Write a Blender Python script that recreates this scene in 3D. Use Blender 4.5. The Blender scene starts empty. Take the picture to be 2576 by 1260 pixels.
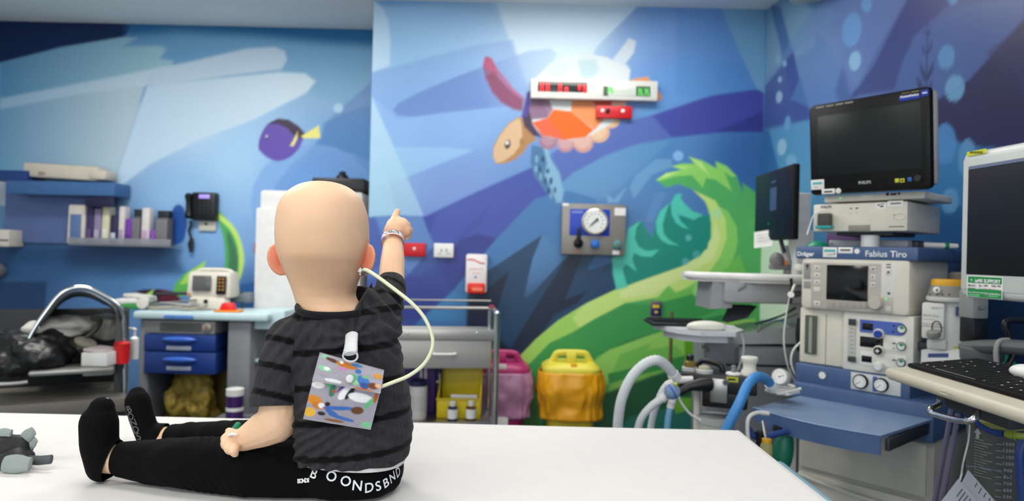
import bpy, bmesh, math, random
import numpy as np
from mathutils import Vector, Matrix, Euler, noise as mnoise

# ------------------------------------------------------------------ camera, light, exposure
SC = bpy.context.scene
COL = SC.collection
FPX = 24.0 / 36.0 * 2576.0
EYE = Vector((0.0, 0.0, 1.24))
ROLL, PITCH = 0.024, 0.003
_f = Vector((0, math.cos(PITCH), math.sin(PITCH)))
_u = Vector((0, -math.sin(PITCH), math.cos(PITCH)))
_r = Vector((1, 0, 0))
CR = _r * math.cos(ROLL) + _u * math.sin(ROLL)
CU = _u * math.cos(ROLL) - _r * math.sin(ROLL)
CF = _f
cam_data = bpy.data.cameras.new('camera')
cam = bpy.data.objects.new('camera', cam_data)
COL.objects.link(cam)
cam.matrix_world = Matrix(((CR.x, CU.x, -CF.x, EYE.x), (CR.y, CU.y, -CF.y, EYE.y), (CR.z, CU.z, -CF.z, EYE.z), (0, 0, 0, 1)))
cam_data.sensor_width = 36.0
cam_data.lens = 24.0
cam_data.clip_start = 0.02
cam_data.dof.use_dof = True
cam_data.dof.focus_distance = 1.14
cam_data.dof.aperture_fstop = 3.6
SC.camera = cam

world = bpy.data.worlds.new('world')
SC.world = world
world.use_nodes = True
world.node_tree.nodes['Background'].inputs['Color'].default_value = (0.9, 0.95, 1.0, 1)
world.node_tree.nodes['Background'].inputs['Strength'].default_value = 3.7  # bright fill for the walls, let in by the added window

SC.view_settings.view_transform = 'Standard'
SC.view_settings.look = 'None'
SC.view_settings.gamma = 1.0
SC.view_settings.use_curve_mapping = False
SC.view_settings.exposure = 0.0
SC.cycles.use_denoising = True
SC.cycles.max_bounces = 8
SC.cycles.diffuse_bounces = 3
SC.cycles.transparent_max_bounces = 12
SC.cycles.caustics_reflective = False
SC.cycles.caustics_refractive = False

CEIL = 2.70
# ceiling panels: x, y, sx, sy, watts
PANELS = [(0.30, 3.15, 1.2, 0.6, 19), (-1.75, 2.9, 1.2, 0.6, 36), (-0.55, 1.2, 1.2, 0.6, 5),
          (1.0, 0.9, 1.2, 0.6, 4), (-0.3, -0.7, 1.2, 0.6, 18), (-2.3, 0.2, 1.2, 0.6, 14)]
for i, (lx, ly, sx, sy, wt) in enumerate(PANELS):
    ld = bpy.data.lights.new('panel_lamp', 'AREA')
    ld.shape = 'RECTANGLE'; ld.size = sx - .06; ld.size_y = sy - .06
    ld.energy = wt; ld.color = (1.0, 0.985, 0.955)
    lo = bpy.data.objects.new('panel_lamp', ld)
    lo.location = (lx, ly, CEIL - 0.022)
    COL.objects.link(lo)

# daylight fill enters a wide window added behind the camera to brighten walls
ADDED_WIN = (-3.0, 1.7, 0.7, 2.45)
ld = bpy.data.lights.new('added_window_portal', 'AREA'); ld.shape = 'RECTANGLE'; ld.size = ADDED_WIN[1] - ADDED_WIN[0]; ld.size_y = ADDED_WIN[3] - ADDED_WIN[2]; ld.cycles.is_portal = True
lo = bpy.data.objects.new('added_window_portal', ld); lo.location = ((ADDED_WIN[0] + ADDED_WIN[1]) / 2, -2.5, (ADDED_WIN[2] + ADDED_WIN[3]) / 2); lo.rotation_euler = (math.radians(90), 0, 0); COL.objects.link(lo)

# ------------------------------------------------------------------ helpers
def ray(px, py):
    return CF + CR * ((px - 1288.0) / FPX) - CU * ((py - 630.0) / FPX)
def at_y(px, py, Y):
    d = ray(px, py); return EYE + d * ((Y - EYE.y) / d.y)
def at_z(px, py, Z):
    d = ray(px, py); return EYE + d * ((Z - EYE.z) / d.z)
def at_x(px, py, X):
    d = ray(px, py); return EYE + d * ((X - EYE.x) / d.x)
def project_np(P):
    D = P - np.array(EYE)
    zc = np.maximum(D @ np.array(CF), 0.3)
    return 1288.0 + FPX * (D @ np.array(CR)) / zc, 630.0 - FPX * (D @ np.array(CU)) / zc

def s2l(c):
    return c / 12.92 if c <= 0.04045 else ((c + 0.055) / 1.055) ** 2.4
def lin(h, k=1.0):
    h = h.lstrip('#')
    return tuple(s2l(int(h[i:i + 2], 16) / 255.0) * k for i in (0, 2, 4))

_mats = {}
def M(name, hexc='#808080', rough=0.5, metal=0.0, spec=0.5, var=0.05, scale=18.0, bump=0.0, trans=0.0, alpha=1.0, sss=0.0, emit=None, estr=1.0, coat=0.0, ior=1.45, attr=None, aniso=False, sheen=0.0):
    if name in _mats: return _mats[name]
    m = bpy.data.materials.new(name); m.use_nodes = True
    nt = m.node_tree; p = nt.nodes['Principled BSDF']
    p.inputs['Roughness'].default_value = rough
    p.inputs['Metallic'].default_value = metal
    p.inputs['Specular IOR Level'].default_value = spec
    p.inputs['IOR'].default_value = ior
    p.inputs['Coat Weight'].default_value = coat
    p.inputs['Coat Roughness'].default_value = 0.15
    p.inputs['Sheen Weight'].default_value = sheen
    p.inputs['Transmission Weight'].default_value = trans
    p.inputs['Alpha'].default_value = alpha
    if sss:
        p.inputs['Subsurface Weight'].default_value = sss
        p.inputs['Subsurface Radius'].default_value = (1.0, 0.35, 0.2)
        p.inputs['Subsurface Scale'].default_value = 0.012
    if emit:
        p.inputs['Emission Color'].default_value = (*lin(emit), 1)
        p.inputs['Emission Strength'].default_value = estr
    c = lin(hexc)
    tc = nt.nodes.new('ShaderNodeTexCoord')
    nz = nt.nodes.new('ShaderNodeTexNoise'); nz.inputs['Scale'].default_value = scale; nz.inputs['Detail'].default_value = 4
    nt.links.new(tc.outputs['Object'], nz.inputs['Vector'])
    if aniso:
        mp = nt.nodes.new('ShaderNodeMapping'); mp.inputs['Scale'].default_value = (1, 1, 30)
        nt.links.new(tc.outputs['Object'], mp.inputs['Vector']); nt.links.new(mp.outputs['Vector'], nz.inputs['Vector'])
    mx = nt.nodes.new('ShaderNodeMix'); mx.data_type = 'RGBA'; mx.blend_type = 'MULTIPLY'
    mx.inputs[0].default_value = 1.0
    if attr:
        at = nt.nodes.new('ShaderNodeAttribute'); at.attribute_name = attr
        nt.links.new(at.outputs['Color'], mx.inputs[6])
    else:
        mx.inputs[6].default_value = (*c, 1)
    rp = nt.nodes.new('ShaderNodeValToRGB')
    rp.color_ramp.elements[0].color = (1 - var * 2, 1 - var * 2, 1 - var * 2, 1)
    rp.color_ramp.elements[1].color = (1, 1, 1, 1)
    rp.color_ramp.elements[0].position = .3; rp.color_ramp.elements[1].position = .7
    nt.links.new(nz.outputs['Fac'], rp.inputs['Fac'])
    nt.links.new(rp.outputs['Color'], mx.inputs[7])
    nt.links.new(mx.outputs[2], p.inputs['Base Color'])
    if bump:
        bp = nt.nodes.new('ShaderNodeBump'); bp.inputs['Strength'].default_value = bump; bp.inputs['Distance'].default_value = 0.004
        nt.links.new(nz.outputs['Fac'], bp.inputs['Height']); nt.links.new(bp.outputs['Normal'], p.inputs['Normal'])
    _mats[name] = m
    return m

def crom(pts, n=6, closed=False):
    P = [Vector(p) for p in pts]; out = []; N = len(P)
    if N < 3: return P
    for i in range(N if closed else N - 1):
        if closed: a, b, c, d = P[(i - 1) % N], P[i], P[(i + 1) % N], P[(i + 2) % N]
        else: a, b, c, d = P[max(i - 1, 0)], P[i], P[i + 1], P[min(i + 2, N - 1)]
        for k in range(n):
            t = k / n
            out.append(0.5 * ((2 * b) + (c - a) * t + (2 * a - 5 * b + 4 * c - d) * t * t + (3 * b - 3 * c + d - a) * t ** 3))
    if not closed: out.append(P[-1])
    return out

class B:
    """collects shapes into one mesh"""
    def __init__(s):
        s.bm = bmesh.new(); s.mi = 0; s.sm = True
    def face(s, vs):
        try:
            f = s.bm.faces.new(vs); f.material_index = s.mi; f.smooth = s.sm; return f
        except ValueError: return None
    def grid(s, rings, closed=True, caps=True):
        R = [[s.bm.verts.new(p) for p in r] for r in rings]
        n = len(R[0])
        for a, b in zip(R, R[1:]):
            for i in range(n if closed else n - 1):
                j = (i + 1) % n
                s.face((a[i], a[j], b[j], b[i]))
        if caps and closed:
            s.face(list(reversed(R[0]))); s.face(R[-1])
        return s
    def merge(s, tb, mat=None):
        if mat is not None: bmesh.ops.transform(tb, matrix=mat, verts=tb.verts)
        mp = {v: s.bm.verts.new(v.co) for v in tb.verts}
        for f in tb.faces: s.face([mp[v] for v in f.verts])
        tb.free(); return s
    def box(s, c, size, bev=0.0, rot=None, seg=2, top=None):
        tb = bmesh.new()
        bmesh.ops.create_cube(tb, size=1.0)
        for v in tb.verts:
            v.co = Vector((v.co.x * size[0], v.co.y * size[1], v.co.z * size[2]))
            if top and v.co.z > 0: v.co.x *= top[0]; v.co.y *= top[1]
        bev = min(bev, min(size) * .49)
        if bev > 0: bmesh.ops.bevel(tb, geom=list(tb.edges), offset=bev, segments=seg, profile=.5, affect='EDGES')
        m = Matrix.Translation(Vector(c))
        if rot is not None: m = m @ (Euler(rot).to_matrix().to_4x4() if not isinstance(rot, Matrix) else rot.to_4x4())
        return s.merge(tb, m)
    def bx(s, x0, x1, y0, y1, z0, z1, bev=0.0, seg=2):
        x0, x1 = min(x0, x1), max(x0, x1); y0, y1 = min(y0, y1), max(y0, y1); z0, z1 = min(z0, z1), max(z0, z1)
        return s.box(((x0 + x1) / 2, (y0 + y1) / 2, (z0 + z1) / 2), (x1 - x0, y1 - y0, z1 - z0), bev, None, seg)
    def cyl(s, p0, p1, r0, r1=None, n=20):
        p0 = Vector(p0); p1 = Vector(p1); r1 = r0 if r1 is None else r1
        return s.sweep([p0, p1], [r0, r1], n)
    def sweep(s, pts, rad, n=10, closed=False, flat=1.0, ref=None):
        P = [Vector(p) for p in pts]; N = len(P)
        if not hasattr(rad, '__len__'): rad = [rad] * N
        rings = []; u = None
        for i in range(N):
            if closed: t = (P[(i + 1) % N] - P[(i - 1) % N])
            else: t = P[min(i + 1, N - 1)] - P[max(i - 1, 0)]
            t = t.normalized() if t.length > 1e-9 else Vector((0, 0, 1))
            if u is None:
                a = Vector(ref) if ref is not None else (Vector((0, 0, 1)) if abs(t.z) < .9 else Vector((1, 0, 0)))
                u = (a - t * a.dot(t)).normalized()
            else:
                u = (u - t * u.dot(t)).normalized()
            w = t.cross(u)
            rings.append([P[i] + (u * math.cos(2 * math.pi * k / n) * flat + w * math.sin(2 * math.pi * k / n)) * rad[i] for k in range(n)])
        if closed: rings.append(rings[0])
        return s.grid(rings, True, not closed)
    def tube(s, pts, r, n=10, sub=6, closed=False):
        P = crom(pts, sub, closed)
        return s.sweep(P, r, n, closed)
    def capsule(s, p0, p1, r0, r1=None, n=14):
        p0 = Vector(p0); p1 = Vector(p1); r1 = r0 if r1 is None else r1
        t = (p1 - p0); L = t.length; t = t / L if L > 1e-9 else Vector((0, 0, 1))
        pts = []; rr = []
        for a in (-88, -60, -30, 0): pts.append(p0 + t * (r0 * math.sin(math.radians(a)))); rr.append(r0 * math.cos(math.radians(a)))
        for a in (0, 30, 60, 88): pts.append(p1 + t * (r1 * math.sin(math.radians(a)))); rr.append(r1 * math.cos(math.radians(a)))
        return s.sweep(pts, rr, n)
    def chain(s, pts, rad, n=14):
        for i in range(len(pts) - 1): s.capsule(pts[i], pts[i + 1], rad[i], rad[i + 1], n)
        return s
    def lathe(s, prof, o=(0, 0, 0), axis=(0, 0, 1), n=28, caps=True):
        o = Vector(o); t = Vector(axis).normalized()
        a = Vector((0, 0, 1)) if abs(t.z) < .9 else Vector((1, 0, 0))
        u = (a - t * a.dot(t)).normalized(); w = t.cross(u)
        rings = [[o + t * h + (u * math.cos(2 * math.pi * k / n) + w * math.sin(2 * math.pi * k / n)) * max(r, 1e-4) for k in range(n)] for r, h in prof]
        return s.grid(rings, True, caps)
    def ell(s, c, r, rot=None, nu=20, nv=12):
        if not hasattr(r, '__len__'): r = (r, r, r)
        m = Matrix.Identity(3) if rot is None else (rot if isinstance(rot, Matrix) else Euler(rot).to_matrix())
        c = Vector(c); rings = []
        for j in range(nv + 1):
            a = -math.pi / 2 + math.pi * j / nv; a = max(min(a, 1.555), -1.555)
            rings.append([c + m @ Vector((r[0] * math.cos(a) * math.cos(2 * math.pi * k / nu), r[1] * math.cos(a) * math.sin(2 * math.pi * k / nu), r[2] * math.sin(a))) for k in range(nu)])
        return s.grid(rings)
    def prism(s, pts, d):
        """extrude a planar outline of 3-D points by vector d"""
        d = Vector(d); A = [Vector(p) for p in pts]
        s.sm = False
        s.grid([A, [p + d for p in A]])
        s.sm = True
        return s
    def mesh(s, name='m'):
        bmesh.ops.recalc_face_normals(s.bm, faces=s.bm.faces)
        me = bpy.data.meshes.new(name); s.bm.to_mesh(me); s.bm.free(); return me
    def done(s, name, mats, parent=None, angle=40):
        me = s.mesh(name)
        for m in (mats if isinstance(mats, (list, tuple)) else [mats]): me.materials.append(m)
        me.set_sharp_from_angle(angle=math.radians(angle))
        o = bpy.data.objects.new(name, me); COL.objects.link(o)
        if parent is not None: o.parent = parent
        return o

def tag(o, label=None, cat=None, group=None, kind=None):
    if label: o['label'] = label
    if cat: o['category'] = cat
    if group: o['group'] = group
    if kind: o['kind'] = kind
    return o
def thing(name, label, cat, loc=(0, 0, 0), rz=0.0, group=None):
    o = bpy.data.objects.new(name, None); COL.objects.link(o)
    o.empty_display_size = .05
    o.location = loc; o.rotation_euler = (0, 0, rz)
    o.matrix_basis  # refresh
    return tag(o, label, cat, group)
def mw(T):
    m = Matrix.Translation(T.location) @ T.rotation_euler.to_matrix().to_4x4()
    return mw(T.parent) @ m if T.parent is not None else m
def LP(T, px, py, v=0.0, ax=1):
    """point of the pixel's line of sight on the plane local-axis ax = v of thing T, in T's own frame"""
    mi = mw(T).inverted()
    o = mi @ EYE; d = mi.to_3x3() @ ray(px, py)
    return o + d * ((v - o[ax]) / d[ax])
def RC(T, px0, py0, px1, py1, y=0.0):
    mx_, my_ = (px0 + px1) / 2, (py0 + py1) / 2
    return LP(T, px0, my_, y).x, LP(T, px1, my_, y).x, LP(T, mx_, py1, y).z, LP(T, mx_, py0, y).z
def fb(b, T, px0, py0, px1, py1, y=0.0, d=.01, bev=.002):
    """box whose front face covers a pixel rectangle on plane y (depth d behind it; negative: in front)"""
    x0, x1, z0, z1 = RC(T, px0, py0, px1, py1, y)
    return b.bx(x0, x1, y, y + d, z0, z1, bev)
def loc_of(T, P):
    return mw(T).inverted() @ Vector(P)
def wp(T, pts, Y):
    """pixels -> T-local points at world depth Y (Y may be a list)"""
    mi = mw(T).inverted(); out = []
    for i, (x, y) in enumerate(pts): out.append(mi @ at_y(x, y, Y[i] if hasattr(Y, '__len__') else Y))
    return out
def text(T, s, mat, px0, py0, px1, y=0.0, name='lettering', bold=0.0, h=None, shear=0.0, ext=.0004, rot=None):
    """lettering on the plane local y; left px0, right px1, baseline py0"""
    cu = bpy.data.curves.new(name, 'FONT'); cu.body = s; cu.size = 1.0; cu.offset = bold; cu.shear = shear; cu.extrude = 0.0
    cu.resolution_u = 3
    to = bpy.data.objects.new(name, cu)
    me = bpy.data.meshes.new_from_object(to)
    bpy.data.objects.remove(to); bpy.data.curves.remove(cu)
    me.name = name
    n = len(me.vertices)
    co = np.zeros(n * 3); me.vertices.foreach_get('co', co); co = co.reshape(-1, 3)
    if n == 0: return None
    w = co[:, 0].max() - co[:, 0].min()
    A = LP(T, px0, py0, y); C = LP(T, px1, py0, y)
    k = abs(C.x - A.x) / w
    kz = k if h is None else h / max(co[:, 1].max(), .1)
    out = np.zeros_like(co)
    out[:, 0] = A.x + (co[:, 0] - co[:, 0].min()) * k
    out[:, 2] = A.z + co[:, 1] * kz
    out[:, 1] = y - ext
    me.vertices.foreach_set('co', out.ravel()); me.update()
    me.materials.clear(); me.materials.append(mat)
    o = bpy.data.objects.new(name, me); COL.objects.link(o); o.parent = T
    return o

# painting of printed patterns (murals, fabrics) as albedo per mesh point
def _sd(poly, X, Y):
    n = len(poly); d = np.full(X.shape, 1e18); s = np.ones(X.shape)
    for i in range(n):
        x0, y0 = poly[i]; x1, y1 = poly[i - 1]
        ex, ey = x1 - x0, y1 - y0; wx, wy = X - x0, Y - y0
        t = np.clip((wx * ex + wy * ey) / max(ex * ex + ey * ey, 1e-9), 0, 1)
        bx_, by_ = wx - ex * t, wy - ey * t
        d = np.minimum(d, bx_ * bx_ + by_ * by_)
        c1, c2, c3 = Y >= y0, Y < y1, ex * wy > ey * wx
        s = np.where((c1 & c2 & c3) | (~c1 & ~c2 & ~c3), -s, s)
    return s * np.sqrt(d)
def pts_of(t):
    return [tuple(float(v) for v in q.split(',')) for q in t.split()]
def Pl(hexc, t, a=1.0, f=2.5, s=0, g=None):
    P = pts_of(t)
    if s: P = [(v.x, v.y) for v in crom([(x, y, 0) for x, y in P], 5, True)]
    return ('p', hexc, P, a, f, g)
def Ci(hexc, x, y, rx, ry=None, a=1.0, f=2.5, rot=0.0):
    ry = rx if ry is None else ry; c, s_ = math.cos(rot), math.sin(rot)
    P = [(x + rx * math.cos(q) * c - ry * math.sin(q) * s_, y + rx * math.cos(q) * s_ + ry * math.sin(q) * c) for q in np.linspace(0, 2 * math.pi, 20, endpoint=False)]
    return ('p', hexc, P, a, f, None)
def paint(X, Y, base, layers, gain=1.0):
    """base: list of (x, y, hex) colour anchors blended smoothly"""
    C = np.zeros((len(X), 3)); wsum = np.zeros(len(X))
    for bx_, by_, h in base:
        w = 1.0 / (((X - bx_) ** 2 + (Y - by_) ** 2) / 1e4 + .3) ** 1.6
        C += w[:, None] * np.array(lin(h)); wsum += w
    C /= wsum[:, None]
    for _, h, P, a, f, g in layers:
        A = np.array(P)
        m = np.where((X > A[:, 0].min() - f) & (X < A[:, 0].max() + f) & (Y > A[:, 1].min() - f) & (Y < A[:, 1].max() + f))[0]
        if not len(m): continue
        xs, ys = X[m], Y[m]
        al = np.clip(.5 - _sd(P, xs, ys) / (2 * f), 0, 1); al = al * al * (3 - 2 * al) * a
        c = np.broadcast_to(np.array(lin(h)), (len(m), 3))
        if g:
            gx, gy = g[2] - g[0], g[3] - g[1]
            t = np.clip(((xs - g[0]) * gx + (ys - g[1]) * gy) / (gx * gx + gy * gy), 0, 1)[:, None]
            if len(g) > 4 and g[4]: c = c * (1 - t) + np.array(lin(g[4])) * t
            else: al = al * (1 - t[:, 0])
        C[m] = C[m] * (1 - al[:, None]) + c * al[:, None]
    return np.clip(C * gain, 0, .95)
def col_attr(me, C, name='print'):
    at = me.attributes.new(name, 'FLOAT_COLOR', 'POINT')
    at.data.foreach_set('color', np.concatenate([C, np.ones((len(C), 1))], 1).astype(np.float32).ravel())

# common materials
WHITE = M('white_plastic', '#e6e4df', .45)
CREAM = M('cream_plastic', '#d2cfc2', .5)
CREAM2 = M('pale_cream_plastic', '#dcdacd', .45)
LGREY = M('light_grey_plastic', '#aeb0ae', .5)
GREY = M('grey_plastic', '#7d8084', .5)
DGREY = M('dark_grey_plastic', '#3a3c3f', .5)
BLACK = M('black_plastic', '#0c0c0e', .4)
SCREEN = M('dark_glass', '#06080b', .12, spec=.6)
STEEL = M('brushed_steel', '#a8a59f', .34, 1.0, aniso=True)
CHROME = M('chrome', '#d8d8d6', .12, 1.0)
BLUE = M('slate_blue_paint', '#3f5a88', .42)
BLUED = M('deep_blue_paint', '#27457a', .45)
RED = M('red_plastic', '#c8101c', .4)
YEL = M('yellow_plastic', '#e2c32a', .45)
GREEN = M('green_plastic', '#12805c', .45)
CLEAR = M('clear_plastic', '#eef4f4', .08, trans=.92, alpha=1.0, ior=1.2, var=0)
HOSE = M('milky_hose', '#e4e8e8', .4, trans=.25)
PAPER = M('paper', '#e9e7e2', .7)
INK = M('black_ink', '#161616', .6)
WINK = M('white_ink', '#e8e8e8', .6)
# ------------------------------------------------------------------ the room
YB, YN = 4.0, 4.54                   # back wall, recessed wall on the left
XC = -0.845                          # corner where the back wall steps forward
RW0 = Vector((1.46, 4.0, 0)); RWD = Vector((0.10, -0.995, 0)).normalized()
b = B(); b.bx(-3.7, 2.4, -2.6, 4.7, -.06, 0); b.done('floor', M('grey_vinyl_floor', '#6d7276', .4, var=.08, scale=40), None)['kind'] = 'structure'
b = B(); b.bx(-3.7, 2.4, -2.6, 4.7, CEIL, CEIL + .06); b.done('ceiling', M('ceiling_paint', '#eef1f1', .8, var=.02), None)['kind'] = 'structure'
PLAIN = M('plain_wall_paint', '#cfd4d6', .6, var=.02)
b = B(); b.bx(-3.7, -3.6, -2.6, 4.7, 0, CEIL); b.done('wall_left', PLAIN)['kind'] = 'structure'
b = B(); b.bx(-3.6, ADDED_WIN[0], -2.6, -2.5, 0, CEIL); b.bx(ADDED_WIN[1], 2.4, -2.6, -2.5, 0, CEIL); b.bx(ADDED_WIN[0], ADDED_WIN[1], -2.6, -2.5, 0, ADDED_WIN[2]); b.bx(ADDED_WIN[0], ADDED_WIN[1], -2.6, -2.5, ADDED_WIN[3], CEIL); b.done('wall_front', PLAIN)['kind'] = 'structure'
b = B()
for xx in (ADDED_WIN[0], (2 * ADDED_WIN[0] + ADDED_WIN[1]) / 3, (ADDED_WIN[0] + 2 * ADDED_WIN[1]) / 3, ADDED_WIN[1]): b.bx(xx - .03, xx + .03, -2.58, -2.52, ADDED_WIN[2], ADDED_WIN[3], .004)
for zz in (ADDED_WIN[2], ADDED_WIN[3]): b.bx(ADDED_WIN[0], ADDED_WIN[1], -2.58, -2.52, zz - .03, zz + .03, .004)
b.done('added_window_1', WHITE)['kind'] = 'structure'  # frame of the added window, out of view
MURAL = M('printed_mural_vinyl', '#ffffff', .36, spec=.36, var=.015, scale=60, attr='print')

def mural(name, P0, ux, w, nx, nz, base, layers, gain, th):
    P0 = np.array(P0); ux = np.array(ux)
    s = np.linspace(0, w, nx); z = np.linspace(0, CEIL, nz)
    S, Z = np.meshgrid(s, z)
    P = P0 + S.ravel()[:, None] * ux + Z.ravel()[:, None] * np.array((0, 0, 1.0))
    i = (np.arange(nz - 1)[:, None] * nx + np.arange(nx - 1)).ravel()
    F = np.stack([i, i + 1, i + nx + 1, i + nx], 1)
    n = np.cross(ux, (0, 0, 1.0))
    # slab behind the printed face
    k = len(P)
    c = [P0, P0 + ux * w, P0 + ux * w + np.array((0, 0, CEIL)), P0 + np.array((0, 0, CEIL))]
    P2 = np.array([q - n * .0005 for q in c] + [q - n * th for q in c])
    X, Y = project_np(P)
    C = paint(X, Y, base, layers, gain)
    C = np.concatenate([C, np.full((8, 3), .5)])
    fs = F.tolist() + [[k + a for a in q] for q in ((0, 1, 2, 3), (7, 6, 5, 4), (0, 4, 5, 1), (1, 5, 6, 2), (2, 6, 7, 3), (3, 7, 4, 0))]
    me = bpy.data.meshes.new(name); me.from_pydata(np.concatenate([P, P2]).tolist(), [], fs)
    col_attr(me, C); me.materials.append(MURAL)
    o = bpy.data.objects.new(name, me); COL.objects.link(o); o['kind'] = 'structure'
    return o

# left, recessed wall
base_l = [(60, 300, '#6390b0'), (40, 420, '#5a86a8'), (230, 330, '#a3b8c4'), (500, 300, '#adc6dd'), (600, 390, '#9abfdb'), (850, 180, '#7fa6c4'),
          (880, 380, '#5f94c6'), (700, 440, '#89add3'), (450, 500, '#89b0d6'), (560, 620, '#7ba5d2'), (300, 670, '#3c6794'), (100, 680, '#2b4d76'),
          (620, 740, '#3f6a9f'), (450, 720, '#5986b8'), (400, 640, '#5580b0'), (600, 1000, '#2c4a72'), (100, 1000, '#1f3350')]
lay_l = [Pl('#5b88b0', '0,150 330,60 935,60 935,300 700,200 0,320', 1, 20, g=(0, 0, 700, 0, '#6fa0c2')),
  Pl('#10244a', '-60,-30 330,-30 332,70 312,93 157,120 0,158 -60,170', 1, 4),
  Pl('#20608c', '325,-30 960,-30 960,118 800,108 640,92 450,80 320,92', 1, 20),  # soft dark band under the ceiling: light falloff painted in
  Pl('#4f83a8', '0,160 150,120 312,94 345,95 305,118 400,115 419,123 402,148 437,152 430,168 300,205 0,250', .9, 5, g=(0, 0, 400, 0, '#97bcc6')),
  Pl('#6390b0', '-10,250 375,183 287,455 -10,455', 1, 5, g=(0, 0, 320, 0, '#abbfc9')),
  Pl('#8fb0c6', '0,248 320,186 480,155 620,122 690,118 716,128 722,150 708,174 560,192 400,216 368,216 200,236 0,275', .85, 5, g=(0, 0, 420, 0, '#bfd0dc')),
  Pl('#b2c9dc', '370,216 540,197 700,181 768,185 794,205 770,234 640,300 500,352 380,412 300,470 285,470', 1, 5, g=(360, 400, 780, 200, '#c0d3dc')),
  Pl('#5f88b8', '935,205 858,272 812,314 840,306 935,262', 1, 4),
  Pl('#3c72ab', '935,262 862,288 815,312 806,347 770,385 735,412 690,470 700,560 935,600', .8, 6),
  Ci('#6f98cc', 790, 512, 160, 150, .7, 4), Ci('#5f8cc4', 850, 500, 130, 120, .6, 4),
  Ci('#a6c8de', 851, 272, 12, 12, .9, 3),
  # a plain indigo fish with a yellow tail
  Pl('#5d4aa0', '654,345 668,318 690,303 716,300 742,312 766,336 762,352 750,376 728,396 700,405 676,398 658,384 650,372', 1, 2, s=1),
  Pl('#33263c', '672,312 700,298 726,301 752,318 768,336 756,350 738,340 722,322 700,312', 1, 2),
  Pl('#e2d878', '758,342 802,315 806,347 764,348', 1, 2), Pl('#e2d878', '748,332 738,352 730,366 738,368 748,348', 1, 2),
  Ci('#20183a', 672, 345, 5), Ci('#e8e4e8', 671, 343, 2.6),
  Ci('#274f95', 449, 560, 22, 46, 1, 3), Ci('#274f95', 440, 590, 26, 26, 1, 3),
  Pl('#2a5078', '-10,622 430,622 470,690 300,700 -10,700', .75, 14), Pl('#1e3d63', '-10,618 420,618 400,660 -10,665', .7, 14),  # soft dark patches below the rack: its shadow painted navy
  Pl('#4b9f58', '540,525 566,545 592,580 606,620 610,660 598,700 585,740 556,740 560,700 566,650 562,600 550,560', 1, 2, s=1),
  Pl('#b4d56b', '541,530 585,566 606,606 614,650 608,690 596,715 601,660 596,615 580,580 556,556 541,545', 1, 2, s=1),
  Pl('#3f7250', '570,580 590,615 598,660 592,705 580,720 572,700 576,640', 1, 2, s=1),
  Pl('#5aa850', '519,655 505,685 490,705 462,745 430,750 440,715 462,690', 1, 2), Pl('#a2cf66', '519,655 508,688 482,710 452,716 470,688', .9, 2),
  Pl('#2c1420', '300,760 320,740 360,728 400,727 440,735 460,760', 1, 3), Pl('#57182c', '405,728 440,735 456,760 400,760', 1, 3),
  Pl('#a2cf66', '388,727 380,745 360,745', 1, 2),
  Pl('#16304f', '-20,708 118,708 112,800 -20,900', .8, 5), Pl('#1f3f66', '118,770 60,860 -20,900 110,800', .6, 6),
  Pl('#2f5f98', '590,720 640,708 700,700 700,780 590,780', 1, 3)]
mural('wall_recess', (-3.6, YN, 0), (1, 0, 0), 3.6 + XC + .02, 300, 290, base_l, lay_l, 1.32, .1)

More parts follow.
